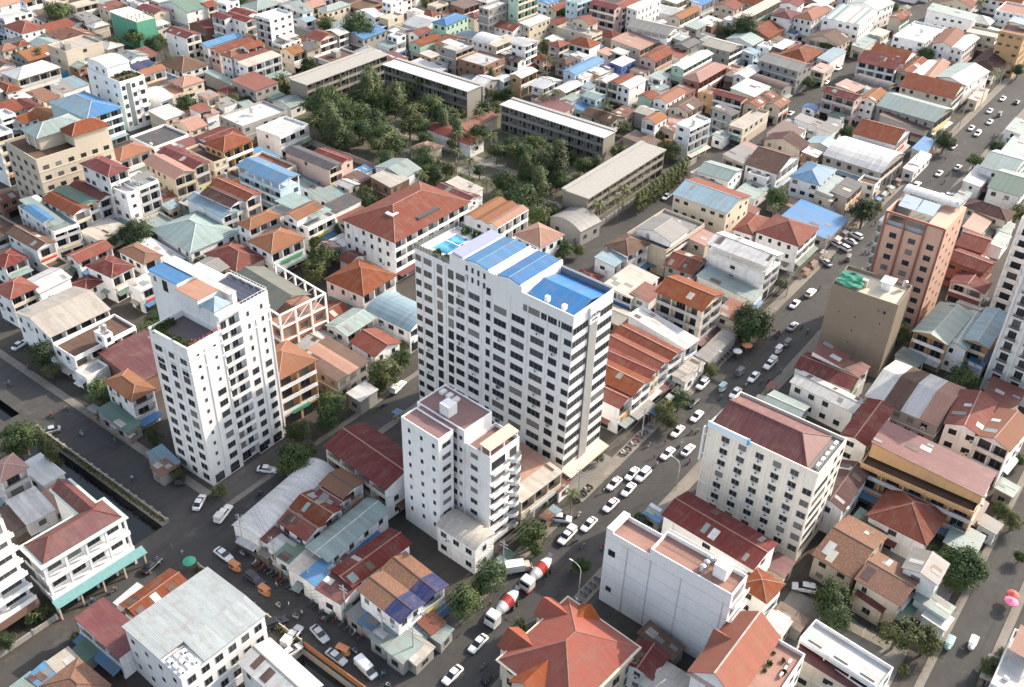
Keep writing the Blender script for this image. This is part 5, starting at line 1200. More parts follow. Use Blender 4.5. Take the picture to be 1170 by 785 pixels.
(2,210.4,145.5,-6.2,9.7,9.7,7.9,'h','p','w','',0,('',0,1,40),0),
(1,229.4,145.6,-6.1,9.2,12.2,5.0,'v','y','y','',0,('',0,1,40),0),
(0,241.2,216.2,-1.6,8.3,6.9,3.9,'h','p','c','',0,('',0,0,39),0),
(8,283.4,125.2,2.4,10.3,11.0,8.0,'G','t','w','',0,('',0,2,41),0),
(6,280.1,126.9,-5.5,5.5,11.2,6.0,'s','c','c','FR',0,('',0,2,41),0),
(8,302.5,115.3,-0.7,17.4,11.2,8.0,'G','n','w','FR',0,('',0,0,43),0),
(7,299.5,125.2,-3.3,11.6,8.0,7.9,'s','y','c','LF',0,('',0,2,41),0),
(7,305.8,125.4,-5.5,6.4,6.9,7.9,'s','p','c','LF',0,('',0,1,29),0),
(8,293.2,114.9,0.4,5.5,6.9,7.0,'f','w','w','FR',0,('',0,0,43),0),
(0,284.6,113.6,0.2,10.3,6.9,4.0,'s','t','w','',0,('',0,1,41),0),
(8,260.1,116.3,-1.2,14.6,18.3,11.1,'G','l/r','c','',0,'cream hall with red and pale blue roof slopes',0),
(8,235.8,118.2,-2.1,21.0,14.0,9.0,'f','y','c','FR',{'clut': '2'},('',0,3,41),[(-4.36,-1.42,8.96,11.35,9.0,11.0,'g','y','w')]),
(2,220.2,121.6,-6.1,9.5,7.8,9.1,'h','n','w','FR',0,('',0,2,51),0),
(7,212.5,122.0,-0.0,6.8,6.4,8.0,'s','l','w','FR',0,('',0,0,51),0),
(8,227.4,106.0,2.6,9.7,8.5,6.0,'G','r','y','FR',0,('',0,2,51),0),
(7,241.2,108.5,-0.1,7.5,5.5,7.0,'s','p','c','',0,('',0,0,42),0),
(8,235.0,92.7,-2.3,9.0,18.3,12.0,'G','w','w','FR',{'open': '1'},'white hotel with open columned top floor under a vault',0),
(2,258.2,90.0,0.1,13.7,13.1,9.0,'h','r','w','FR',0,('',0,1,42),0),
(2,256.5,100.7,4.4,12.3,5.7,8.0,'h','r','w','',0,('',0,2,42),0),
(2,299.8,99.8,0.5,14.1,9.4,9.0,'h','b','w','',0,'house under a bright blue pyramid roof',0),
(6,278.2,89.4,-0.0,16.8,15.8,4.0,'s','b','y','',0,('',0,3,43),0),
(8,322.6,119.3,0.5,7.3,13.3,6.9,'g','d','c','FR',0,('',0,2,43),0),
(6,332.1,123.4,0.6,15.0,8.8,6.0,'s','n','w','',0,('',0,2,43),0),
(6,293.8,91.9,0.0,7.1,5.5,6.0,'s','c','c','FR',0,('',0,3,43),0),
(1,329.8,93.8,-2.3,19.9,20.5,6.9,'V','w','y','FR',0,'grey hall under a big white vaulted roof',0),
(0,343.0,79.1,0.4,18.1,3.7,4.0,'s','w','w','',0,('',0,1,44),0),
(0,358.8,82.0,0.5,13.3,4.4,4.0,'s','b','w','',0,('',0,1,44),0),
(7,298.9,92.5,0.4,14.4,5.5,7.1,'s','t','c','FR',0,('',0,1,43),0),
(7,300.4,88.2,0.1,13.3,5.5,7.1,'s','k','c','FR',0,('',0,1,43),0),
(8,353.1,53.7,-1.5,17.5,10.0,8.0,'G','t','w','FR',0,('',0,1,44),0),
(8,338.4,47.4,-1.1,17.7,9.5,8.1,'G','g/c','w','FR',0,('',0,2,6),0),
(6,342.7,58.4,-0.0,16.0,5.5,5.1,'s','w','w','',0,('',0,1,44),0),
(2,315.7,47.8,-5.9,7.1,12.8,7.0,'h','d','c','FR',0,('',0,2,6),0),
(6,307.0,48.1,0.4,14.6,5.5,6.0,'s','p','w','FR',0,('',0,1,6),0),
(8,289.6,44.8,-0.1,10.4,7.1,7.9,'G','r','r','',0,('',0,1,6),0),
(8,277.4,42.1,-5.5,8.3,10.3,8.1,'G','m','r','',0,('',0,1,6),0),
(0,303.5,40.1,-0.2,9.4,3.5,4.0,'s','t','w','',0,('leftmost',0,1,6),0),
(0,313.2,41.3,0.6,7.8,3.5,4.1,'s','t','w','',0,('rightmost',0,1,6),0),
(0,325.7,58.5,-0.0,9.3,3.5,4.1,'s','t','w','',0,('',0,2,6),0),
(6,374.1,55.1,0.5,16.0,5.5,6.0,'s','t','w','',0,('',0,1,44),0),
(2,98.9,231.5,1.5,7.2,7.7,9.0,'h','r','w','FR',0,('',0,0,45),0),
(8,106.7,230.7,3.3,9.1,7.8,8.0,'g','w','w','',0,('',0,2,45),0),
(8,100.5,213.0,-1.5,15.8,15.6,8.9,'g','c','w','FR',0,'wide warehouse under a two-slope beige sheet roof',0),
(4,100.1,199.1,0.4,17.0,8.6,8.0,'f','n','w','FR',{'clut': '1'},'white house with a rust-stained flat roof and stair box',[(-0.16,-4.49,2.5,3.83,8.0,11.0,'f','w','w'),(-6.13,-6.6,6.16,4.2,0.0,4.6,'f','w','w')]),
(2,92.7,174.6,-3.1,5.5,10.5,8.9,'h','o','w','FR',0,'white house with tan hipped roof beside the white corner tower',0),
(7,122.7,211.3,0.5,5.5,5.5,6.9,'s','w','w','FR',0,('',0,1,35),0),
(2,115.1,225.8,5.9,5.5,5.5,5.1,'h','m','w','',0,('',0,3,35),0),
(2,116.8,149.8,-5.5,10.1,10.6,13.9,'h','o','o','FR',0,'orange block of balconied flats behind the white corner tower',0),
(6,131.1,149.2,0.3,10.2,13.3,5.9,'s','n','y','',{'sx': 'npn'},('',0,1,48),0),
(8,144.4,156.5,1.3,9.6,7.1,7.1,'g','t','w','FR',0,('',0,0,49),0),
(8,143.2,146.7,-5.1,8.0,8.6,5.9,'G','r','w','',0,('',0,3,49),0),
(1,156.4,149.9,0.1,10.7,15.1,6.9,'V','l','w','FR',0,'white hall with light blue vaulted roof behind the pool-topped tower',0),
(0,128.3,136.8,-0.1,5.6,4.0,4.1,'s','w','y','',0,('',0,2,55),0),
(2,160.6,168.5,2.3,12.8,13.2,7.9,'h','r','w','FR',0,'white house with red hipped roof left of the pool-topped tower',0),
(6,207.8,112.4,-0.2,13.7,9.0,6.1,'s','c','w','LF',0,('',0,0,51),0),
(6,206.0,106.3,0.0,7.3,5.5,6.0,'s','r','w','',0,('',0,0,51),0),
(4,203.2,92.6,-2.2,10.4,13.4,13.1,'G','r','c','BOTH',0,'cream house with stacked arcades and dark red gabled roof',0),
(6,212.9,84.2,0.6,8.6,5.5,6.1,'s','r','c','FR',0,('',0,1,51),0),
(6,225.2,91.2,0.3,6.3,17.1,5.0,'s','t','w','',0,('',0,1,51),0),
(7,190.6,92.6,-5.5,5.5,17.7,8.1,'s','w','w','FR',0,('',0,3,51),0),
(4,182.4,92.2,-5.5,5.8,16.4,8.9,'G','r','w','FR',0,('rightmost',0,3,51),0),
(4,176.8,92.2,-5.1,5.5,15.8,9.1,'G','r','w','FR',0,('leftmost',0,3,51),0),
(4,172.1,91.6,0.1,5.5,14.4,9.0,'G','m','w','FR',0,('',0,3,51),0),
(4,166.1,91.2,-2.4,7.7,14.8,9.0,'G','r','w','FR',0,('',1,1,0),0),
(4,160.4,87.7,-0.1,5.6,6.2,7.9,'G','r','w','FR',0,('',1,1,0),0),
(0,198.7,81.2,0.2,15.2,3.5,4.0,'s','y','y','',0,('',0,3,51),0),
(0,185.0,81.5,-0.0,9.7,3.5,4.1,'s','c','w','',0,('',0,3,51),0),
(8,202.9,53.4,0.4,7.5,13.8,6.9,'G','m','w','FR',0,('',0,3,7),0),
(7,206.8,52.4,-5.9,5.5,12.4,8.0,'s','r','w','LF',0,('',0,3,7),0),
(8,194.7,50.3,-5.7,5.5,15.8,7.0,'G','w','w','FR',0,('',0,0,52),0),
(8,204.7,33.4,-2.0,18.1,17.0,9.1,'G','w','y','FR',{'sy': 'pwnw'},'grey building roofed in white,brown and pink sheet strips',0),
(8,202.6,20.7,3.6,14.3,7.4,10.9,'g','r','w','',0,('',0,0,53),0),
(8,201.4,13.1,-6.0,12.7,6.9,10.9,'g','o','w','LF',0,'white house with paired red gables and outside stairs',0),
(4,238.6,37.8,-3.0,17.9,8.3,8.9,'g','t','o','LF',0,('',0,0,8),0),
(8,240.6,32.5,0.7,17.8,5.5,8.0,'g','t','w','FR',0,('',0,0,8),0),
(4,243.5,28.3,-0.0,18.5,5.5,9.1,'g','l','o','LF',0,('',0,2,8),0),
(0,237.1,26.7,0.3,7.5,3.5,4.0,'s','b','w','',0,('',0,0,8),0),
(0,226.0,40.7,-5.4,4.9,5.8,3.5,'s','t','w','',0,('',0,2,52),0),
(2,60.1,169.1,-1.3,5.5,5.5,10.0,'h','p','w','FR',0,('',0,2,14),0),
(0,66.9,169.9,0.6,4.6,8.3,4.0,'s','w','w','',0,('',0,2,15),0),
(6,58.7,159.8,-5.3,5.5,8.0,6.0,'s','w','w','',0,('',0,0,15),0),
(6,55.3,160.8,-4.4,5.5,6.7,4.9,'s','n','y','',0,('',0,2,14),0),
(6,62.7,159.8,0.2,5.5,5.5,5.0,'s','p','c','',0,('',0,2,15),0),
(0,85.6,154.6,-5.6,3.5,6.8,3.0,'s','l','y','',0,('',0,3,47),0),
(0,83.8,152.1,0.3,3.5,3.5,3.0,'s','o','y','',0,('',0,3,47),0),
(0,87.5,172.9,0.4,3.5,10.5,3.4,'s','g','y','',0,('',0,3,47),0),
(1,92.7,123.9,6.2,23.0,6.3,5.0,'v','w','w','',0,'long low market shed with white vaulted roof at the junction',0),
(8,110.2,115.5,-4.8,10.4,18.6,9.1,'G','m','w','LF',0,'white market hall under a wide maroon gabled roof',0),
(8,100.7,115.4,-0.9,5.5,6.2,8.0,'G','T','w','FR',0,('',0,3,55),0),
(8,89.4,115.0,0.3,5.5,7.4,6.0,'G','r','w','',0,('',0,3,54),0),
(8,93.3,115.1,1.2,5.5,8.1,7.0,'G','r','w','FR',0,('',0,1,54),0),
(8,97.0,114.8,0.4,5.5,5.5,7.0,'G','m','w','FR',0,('',0,1,54),0),
(8,93.7,106.8,0.8,16.6,5.5,6.1,'g','t','w','',0,('',0,1,54),0),
(0,84.2,118.1,3.4,3.6,3.5,3.9,'s','m','w','',0,('',0,3,54),0),
(0,83.7,115.4,0.4,3.5,3.5,3.9,'s','w','w','',0,('',0,3,54),0),
(1,107.2,88.2,-2.3,5.5,9.8,7.0,'V','c','w','',0,'cream vaulted annex at the foot of the small balcony tower',0),
(7,125.9,88.6,-5.4,12.4,11.3,8.1,'s','c','c','FR',{'sy': 'cpp'},'cream block with pink and tan lean-to roof between two towers',0),
(0,132.4,83.8,-0.2,3.5,3.5,3.5,'s','r','w','',0,('',0,1,57),0),
(8,134.8,48.0,-4.7,8.2,19.8,11.0,'G','m','w','',0,'white hall under a long maroon roof beside the cream hotel',0),
(0,138.1,63.1,0.6,3.5,3.5,3.0,'s','b','y','',0,('',0,0,58),0),
(3,178.9,22.3,0.1,13.9,23.3,9.9,'f','n','o','LF',0,'yellow building with open galleries and a maroon strip roof',[(0.28,-0.29,8.7,22.96,10.0,12.2,'s','m','o')]),
(2,168.1,21.4,-2.8,12.4,11.6,6.0,'h','r','w','FR',0,('',0,3,59),0),
(0,162.7,26.6,-4.3,3.5,6.9,3.9,'s','g','w','',0,('',0,2,65),0),
(8,165.3,34.8,0.1,14.1,5.5,8.0,'g','d','w','',0,('',0,1,2),0),
(8,185.9,37.9,0.2,15.8,5.5,10.0,'g','m','w','FR',0,('',0,0,52),0),
(0,170.5,10.3,0.2,7.5,5.9,3.4,'s','t','y','',0,('',0,1,67),0),
(0,191.8,7.7,-5.4,4.1,3.5,3.5,'s','t','y','',0,('',0,3,53),0),
(0,178.1,7.4,-5.8,3.5,3.5,3.6,'s','y','w','',0,('',0,1,60),0),
(8,60.7,123.3,-0.1,10.2,5.5,5.0,'g','r','w','',0,('',0,2,13),0),
(6,59.2,121.6,6.0,8.5,5.5,5.0,'s','n','w','',0,('',0,0,13),0),
(6,50.7,121.8,0.4,5.5,11.9,6.0,'s','m','w','LF',0,('',0,0,13),0),
(2,40.1,116.4,1.3,6.4,8.2,6.1,'h','T','c','',0,('',0,0,13),0),
(0,38.6,124.1,6.4,3.5,3.5,4.0,'s','b','y','',0,('',0,0,13),0),
(0,42.3,123.9,-1.5,3.7,3.5,4.0,'s','c','y','',0,('',0,0,13),0),
(0,35.7,124.3,1.9,3.5,3.5,3.9,'s','t','y','',0,('',0,3,14),0),
(0,46.4,123.9,6.6,3.5,3.5,2.9,'s','g','y','',0,('',0,0,13),0),
(0,58.0,126.4,6.3,5.1,3.5,4.0,'s','w','w','',0,('',0,0,13),0),
(8,61.8,90.8,-4.1,6.1,13.3,8.0,'G','w','w','FR',0,'pale gabled hall next to the white-roofed machine block',0),
(6,82.9,106.5,6.2,5.5,5.5,4.9,'s','c','w','',0,('',0,0,62),0),
(6,82.9,102.7,-0.1,5.5,5.5,5.0,'s','b','w','',0,('',0,0,62),0),
(6,82.6,98.5,6.0,5.5,5.5,5.0,'s','m','w','',0,('',0,0,62),0),
(0,83.5,112.4,6.5,4.5,3.6,4.1,'s','g','w','',0,('',0,3,54),0),
(8,91.4,98.3,-4.3,14.3,5.5,5.9,'g','m','w','',0,('',0,2,62),0),
(8,85.3,87.7,-4.1,5.5,10.1,8.1,'G','T','w','',{'sb': 'B'},'old tiled house with a navy blue roof end',0),
(8,91.3,87.5,-6.1,5.5,10.6,8.0,'G','T','w','FR',{'sb': 'B'},('',0,2,62),0),
(0,81.8,92.1,-0.1,3.5,3.5,3.0,'s','y','y','',0,('',0,0,62),0),
(0,82.1,89.2,5.6,3.5,3.5,3.0,'s','b','y','',0,('',0,3,62),0),
(0,80.9,85.0,0.2,4.1,3.6,3.6,'s','t','y','',0,('leftmost',0,3,62),0),
(0,81.0,80.6,-0.5,5.1,3.9,3.6,'s','t','y','',0,('rightmost',0,3,62),0),
(0,82.2,78.6,0.0,4.6,3.5,3.0,'s','c','y','',0,('',0,3,62),0),
(0,87.8,103.4,5.0,3.7,3.5,4.0,'s','n','y','',0,('',0,0,62),0),
(0,88.0,80.4,-5.7,3.5,3.5,3.6,'s','r','y','',0,('',0,1,62),0),
(0,87.7,78.4,4.1,3.5,3.5,3.0,'s','t','y','',0,('',0,0,4),0),
(0,83.9,81.0,0.4,4.2,3.5,3.0,'s','l','y','',0,('',0,3,62),0),
(2,128.8,36.0,-6.1,5.5,5.5,9.1,'h','r','w','FR',0,'narrow white house with small red hipped roof',0),
(8,103.9,45.2,2.7,5.5,5.5,5.9,'g','m','w','',0,('',0,1,4),0),
(1,102.9,39.9,-0.3,6.5,6.6,4.9,'V','c','y','',0,('',0,0,20),0),
(0,110.8,45.8,-6.2,3.5,7.5,3.0,'s','n','y','',0,('',0,3,3),0),
(0,127.0,30.9,0.2,3.7,3.8,4.0,'s','w','w','',0,('',0,2,20),0),
(0,130.4,29.7,0.1,3.5,5.3,3.1,'s','n','y','',0,('',0,3,63),0),
(0,140.2,36.4,0.3,4.8,3.5,4.1,'s','m','c','',0,('',0,2,63),0),
(8,124.4,17.8,-5.7,5.6,14.7,8.9,'f','w','w','LF',{'clut': '0'},'white building with a bare white terrace roof at bottom right',0),
(6,122.7,18.4,0.5,5.5,12.4,6.2,'s','m','c','',0,('',0,3,64),0),
(8,151.9,27.3,-5.6,14.4,7.8,6.0,'G','T','c','',0,'old house with mossy brown tiles next to the cream hotel',0),
(8,147.5,18.2,-6.1,8.9,8.5,6.9,'G','T','c','FR',0,'old house with broken brown tiled roof and arched windows',0),
(8,152.7,13.6,-0.2,6.0,6.1,9.0,'g','y','w','FR',0,'narrow white house with grey gabled roof among trees',0),
(0,149.5,9.7,-5.4,3.6,6.2,4.1,'s','t','w','',0,('',0,3,67),0),
(0,147.6,8.1,-5.9,3.6,4.2,3.1,'s','w','w','',0,('',0,3,66),0),
(0,143.6,19.2,-6.1,3.5,5.3,4.0,'s','m','c','',0,('',0,3,66),0),
(8,141.7,-6.6,-0.1,14.6,5.5,8.1,'f','w','w','',{'clut': '2'},('',0,3,67),0),
(7,465.9,225.1,0.6,11.4,13.7,6.8,'s','n','y','FR',0,('',0,2,28),0),
(8,243.5,462.1,0.6,14.4,15.3,7.0,'g','o','w','FR',0,('',1,2,21),0),
(6,354.1,340.2,-1.1,15.1,18.3,5.9,'s','m','w','',0,('',0,0,25),0),
(2,412.7,153.9,-1.0,18.4,11.9,6.7,'h','r','c','FR',0,('',0,2,32),0),
(8,495.1,182.5,1.7,14.8,14.3,5.8,'g','w','n','',0,('',0,0,30),0),
(6,388.4,321.5,-1.4,15.7,17.4,5.0,'s','n','y','',0,('',0,2,25),0),
(6,314.0,323.6,-1.3,17.0,12.1,6.0,'s','t','w','',0,('',0,2,16),0),
(7,274.7,438.5,-0.6,12.0,18.1,6.8,'s','g','y','LF',0,('',0,2,11),0),
(8,284.7,413.1,-1.8,18.4,14.5,7.0,'f','w','y','LF',0,('',0,2,11),0),
(7,377.2,215.4,-0.0,15.3,14.8,6.9,'s','p','c','FR',0,('',0,1,26),0),
(6,514.3,178.8,-0.7,14.1,16.6,5.7,'s','l','w','',0,('',0,2,30),0),
(8,433.2,182.1,-0.3,16.0,14.7,5.8,'g','r','n','',0,('',0,2,28),0),
(8,473.3,206.1,-0.5,13.5,16.8,6.0,'G','r','y','',0,('',0,0,30),0),
(6,106.2,186.0,-0.9,17.8,15.5,5.0,'s','m','n','',0,('',0,2,47),0),
(8,227.9,401.1,1.1,13.7,13.7,4.9,'G','o','w','',0,('',1,2,21),0),
(2,331.0,364.3,1.8,13.2,16.2,7.0,'h','y','w','FR',0,('',0,1,22),0),
(8,203.2,394.8,1.2,11.5,13.5,5.1,'g','o','y','',0,('',0,0,21),0),
(8,560.3,109.4,1.5,14.7,17.4,7.2,'G','r','w','',0,('',0,2,31),0),
(8,374.5,340.1,-1.2,14.6,13.3,5.0,'G','r','w','',0,('',0,2,25),0),
(8,197.3,271.6,-0.8,12.2,14.0,6.0,'g','m','w','',0,('',0,3,23),0),
(8,291.8,397.6,1.1,13.1,13.8,5.0,'g','t','y','',0,('',0,0,22),0),
(8,112.8,269.3,0.5,13.2,13.6,7.0,'f','n','y','FR',0,('',0,0,33),0),
(8,439.3,152.8,-1.7,13.3,14.8,7.1,'g','n','c','LF',0,('',0,3,30),0),
(7,556.2,150.5,1.7,12.2,12.9,7.0,'s','r','w','FR',0,('',0,1,30),0),
(8,337.2,339.7,1.4,13.2,11.2,6.9,'f','n','n','FR',0,('',0,1,22),0),
(2,234.1,338.5,-0.5,12.4,14.4,6.1,'h','n','w','LF',0,('',0,3,11),0),
(2,189.9,374.2,0.9,17.4,11.4,7.1,'h','w','c','FR',0,('',0,0,21),0),
(2,518.3,110.4,-0.5,11.3,13.3,5.9,'h','w','y','',0,('',0,0,31),0),
(8,193.0,242.4,0.8,10.1,16.2,7.1,'f','r','c','FR',0,('',0,2,36),0),
(7,549.0,124.4,-0.8,15.8,10.2,7.0,'s','n','y','FR',0,('',0,0,31),0),
(7,237.6,300.0,2.1,11.4,13.1,7.0,'s','r','y','',0,('',0,2,23),0),
(0,295.9,334.8,0.8,8.1,14.5,4.6,'G','k','n','',0,('',0,1,22),0),
(8,308.7,311.0,1.3,14.6,11.8,6.9,'g','b','y','',0,('',0,2,16),0),
(8,283.8,302.9,-1.4,15.6,11.2,5.1,'f','n','w','',0,('',0,2,16),0),
(0,385.4,236.5,-2.0,8.1,16.0,4.3,'h','m','y','',0,('',0,2,26),0),
(8,229.2,420.2,-1.2,11.9,9.9,5.2,'g','r','c','',0,('',0,2,21),0),
(8,274.3,374.3,0.0,10.1,11.9,5.0,'g','m','n','',0,('',0,0,22),0),
(6,297.1,265.6,-0.9,8.8,13.9,4.9,'s','w','y','',0,('',0,2,17),0),
(7,443.3,237.2,1.0,11.7,15.9,7.1,'s','w','c','FR',0,('',0,2,28),0),
(8,336.2,300.8,0.5,14.8,11.2,6.8,'G','w','w','',0,('',0,0,25),0),
(8,315.2,372.0,-0.0,10.7,11.8,7.1,'f','c','y','LF',0,('',0,2,22),0),
(8,479.2,174.3,-0.9,9.4,12.0,6.8,'g','w','y','',0,('',0,0,30),0),
(8,429.8,228.2,1.2,11.9,14.2,5.9,'G','w','w','',0,('',0,2,28),0),
(2,385.1,305.5,0.2,10.5,11.6,6.0,'h','w','w','LF',0,('',0,2,25),0),
(6,184.1,273.8,-1.7,12.4,9.1,5.9,'s','r','c','',0,('',0,0,23),0),
(6,380.8,199.2,1.8,7.9,12.7,5.0,'s','r','w','',0,('',0,0,28),0),
(2,229.5,382.0,-0.6,7.3,10.0,5.2,'h','w','y','',0,('',0,1,21),0),
(6,231.8,433.8,1.8,7.5,10.9,5.7,'s','n','w','',0,('',0,2,21),0),
(8,333.9,109.7,1.0,7.1,10.6,4.9,'g','l','w','',0,('',0,2,43),0),
(8,302.9,183.4,-2.0,7.8,13.3,5.2,'G','n','y','',0,('',0,1,18),0),
(8,214.2,402.6,0.9,9.2,12.7,4.9,'G','t','w','',0,('',0,0,21),0),
(8,215.0,100.5,1.5,6.6,12.1,4.8,'g','p','c','',0,('',0,0,51),0),
(8,136.8,206.4,0.1,12.9,8.2,6.0,'g','y','n','LF',0,('',0,3,34),0),
(6,430.2,206.8,0.8,12.4,7.9,4.9,'s','w','n','',0,('',0,2,28),0),
(6,454.9,232.9,-0.6,7.8,12.4,5.5,'s','l','c','',0,('',0,2,28),0),
(7,218.2,17.3,0.4,13.4,7.3,6.9,'s','r','c','',0,('',0,2,53),0),
(8,256.6,385.0,0.0,7.5,10.1,6.0,'f','y','c','LF',0,('',0,1,11),0),
(6,261.6,430.3,-2.3,7.8,13.1,5.6,'s','t','y','',0,('',0,2,11),0),
(0,271.2,111.6,2.0,6.6,11.8,3.9,'s','r','w','',0,('',0,1,41),0),
(0,297.8,296.7,1.7,7.3,11.0,4.4,'h','w','w','',0,('',0,1,16),0),
(6,298.1,202.8,-1.4,8.9,13.7,5.4,'s','m','c','',0,('',0,2,18),0),
(8,324.9,275.1,1.1,14.1,6.5,6.8,'G','o','c','FR',0,('',0,2,25),0),
(7,197.6,147.9,-0.0,10.8,7.5,6.7,'s','r','w','FR',0,('',0,3,40),0),
(0,296.5,161.9,-0.4,7.9,11.6,3.5,'s','n','y','',0,('',0,2,19),0),
(0,195.1,110.7,-2.1,7.0,10.7,3.5,'G','c','n','',0,('',0,0,51),0),
(8,297.8,235.5,0.3,10.0,6.4,6.9,'G','w','y','',0,('',0,1,17),0),
(6,199.5,303.3,-0.9,8.3,9.5,5.7,'s','w','c','',0,('',0,1,10),0),
(0,217.6,329.3,-0.9,8.7,7.4,4.0,'s','k','w','',0,('',0,1,10),0),
(0,285.7,102.9,0.5,6.1,7.8,3.8,'s','p','y','',0,('',0,3,43),0),
(0,546.7,152.6,-0.6,5.8,8.3,4.3,'f','n','w','',0,('',0,1,30),0),
(6,296.1,281.5,-1.9,6.3,8.7,6.0,'s','m','c','',0,('',0,0,17),0),
(8,268.6,39.1,-1.0,6.5,8.8,6.1,'g','m','w','LF',0,('',0,1,6),0),
(6,343.4,172.4,-1.0,8.0,6.6,5.9,'s','r','n','',0,('',0,3,28),0),
(0,189.8,396.2,-1.8,7.8,7.7,4.1,'G','n','w','',0,('',0,0,21),0),
(0,451.4,102.3,-1.1,5.6,9.0,4.5,'G','n','w','',0,('',0,0,31),0),
(8,315.8,172.2,-1.5,7.2,6.0,6.0,'G','c','y','FR',0,('',0,0,29),0),
(0,195.1,215.4,-1.4,7.4,7.5,3.8,'s','t','w','',0,('',0,1,37),0),
(8,181.1,247.7,-1.1,7.7,6.2,5.0,'f','k','n','',0,('',0,0,36),0),
(0,145.8,193.0,0.6,6.6,10.0,4.4,'h','r','c','',0,('',0,2,12),0),
(8,323.5,304.0,-0.2,8.3,7.8,5.5,'G','y','y','',0,('',0,0,25),0),
(6,358.8,245.0,1.8,7.5,6.0,5.9,'s','w','w','',0,('',0,1,25),0),
(6,309.8,335.8,-0.7,7.5,7.4,5.8,'s','r','w','',0,('',0,1,22),0),
(8,185.4,56.5,-1.1,7.5,8.6,5.1,'G','t','y','',0,('',0,2,2),0),
(8,148.8,240.9,-2.2,6.7,7.9,5.0,'f','t','c','',0,('',0,0,34),0),
(7,185.5,194.8,-1.9,9.8,5.7,6.9,'s','r','c','FR',0,('',0,0,38),0),
(0,301.6,247.0,-0.4,6.3,8.8,3.5,'g','t','c','',0,('',0,1,17),0),
(0,318.7,157.7,-1.7,6.5,10.6,4.1,'s','p','w','',0,('',0,0,29),0),
(8,171.8,336.0,-1.2,7.4,9.9,5.0,'G','o','w','',0,('',0,2,9),0),
(0,148.0,166.5,-2.2,6.0,10.5,3.6,'g','r','n','',0,('',0,1,12),0),
(2,350.5,310.1,1.5,5.9,8.2,5.6,'h','r','w','',0,('',0,2,25),0),
(8,307.1,238.6,1.1,7.4,4.6,4.8,'g','n','y','',0,('',0,3,25),0),
(8,405.5,209.0,0.2,5.1,6.4,6.2,'f','w','c','',0,('',0,2,28),0),
(6,273.0,346.1,0.1,6.0,4.9,5.6,'s','n','y','',0,('',0,3,22),0),
(2,340.3,226.3,-1.2,6.8,5.2,5.7,'h','n','y','',0,('',0,0,26),0),
(2,204.4,124.4,0.8,4.9,6.6,4.9,'h','m','c','',0,('',0,0,51),0),
(2,241.7,407.5,-0.9,7.4,5.3,5.1,'h','w','c','',0,('',0,2,21),0),
(6,205.8,413.5,-0.5,7.5,4.9,5.5,'s','k','w','',0,('',0,0,21),0),
(8,134.7,159.4,0.3,8.4,5.3,5.5,'G','w','c','',0,('',0,1,48),0),
(0,357.9,251.4,1.2,7.1,5.3,3.3,'g','c','w','',0,('',0,0,26),0),
(0,315.9,148.4,-0.7,5.9,5.6,3.5,'s','l','c','',0,('',0,3,29),0),
(8,314.2,85.7,-0.4,5.9,5.9,5.8,'f','n','w','',0,('',0,3,44),0),
(0,257.5,36.1,-0.9,6.5,5.8,4.1,'G','y','w','',0,('',0,2,8),0),
(0,237.2,445.6,-0.6,6.6,6.1,3.4,'G','t','c','',0,('',0,2,21),0),
(8,208.5,368.8,-1.5,6.7,4.7,5.4,'G','t','n','',0,('',0,3,21),0),
(8,162.4,242.0,0.6,4.7,5.5,5.2,'G','w','y','',0,('',0,2,34),0),
(0,416.3,225.3,1.1,4.9,4.7,4.0,'g','w','c','',0,('',0,2,28),0),
(8,362.7,127.4,-1.3,4.0,4.8,5.1,'g','b','w','',0,('',0,0,32),0),
(2,336.1,331.1,1.1,5.4,4.1,5.6,'h','r','n','',0,('',0,2,16),0),
(0,299.5,152.5,-0.4,4.6,4.6,4.2,'G','o','c','',0,('',0,3,29),0),
(8,513.0,144.0,-1.7,4.3,4.1,6.1,'g','k','c','FR',0,('',0,1,30),0),
(0,226.7,294.1,-1.9,4.1,5.0,3.6,'g','t','y','',0,('',0,2,23),0),
(6,174.4,355.5,1.0,5.0,5.6,5.6,'s','w','y','',0,('',0,3,21),0),
(6,304.3,264.4,0.4,4.5,5.3,5.0,'s','w','w','',0,('',0,2,17),0),
(2,206.2,408.0,-1.4,4.4,4.4,5.6,'h','r','w','',0,('leftmost',0,0,21),0),
(8,116.0,242.1,1.0,5.3,5.3,4.7,'f','n','c','',0,('',0,0,35),0),
(8,170.1,366.7,1.0,4.4,4.1,6.1,'g','w','c','LF',0,('',0,0,21),0),
(6,321.1,108.8,-1.2,5.2,5.3,6.1,'s','w','n','',0,('',0,2,43),0),
(2,362.0,116.5,0.2,5.2,4.7,4.9,'h','g','w','',0,('',0,3,32),0),
(0,176.6,191.8,-0.9,4.9,5.4,4.0,'g','w','w','',0,('',0,2,50),0),
(0,359.1,305.0,-0.1,4.9,5.5,4.2,'s','r','c','',0,('',0,2,25),0),
(8,170.2,181.7,-0.2,5.7,3.7,4.9,'G','r','w','',0,('',0,2,50),0),
(6,330.7,248.5,0.3,5.3,4.3,6.0,'s','c','y','FR',0,('',0,1,25),0),
(6,206.2,303.7,0.3,3.9,5.1,4.9,'s','r','n','',0,('',0,1,10),0),
(2,229.1,306.4,2.1,4.6,5.6,4.9,'h','m','c','',0,('',0,2,23),0),
(8,202.0,214.9,-0.4,4.3,5.5,5.1,'G','w','c','',0,('',0,1,37),0),
(8,170.0,190.8,-1.1,4.6,4.6,4.8,'G','p','y','',0,('',0,2,50),0),
]
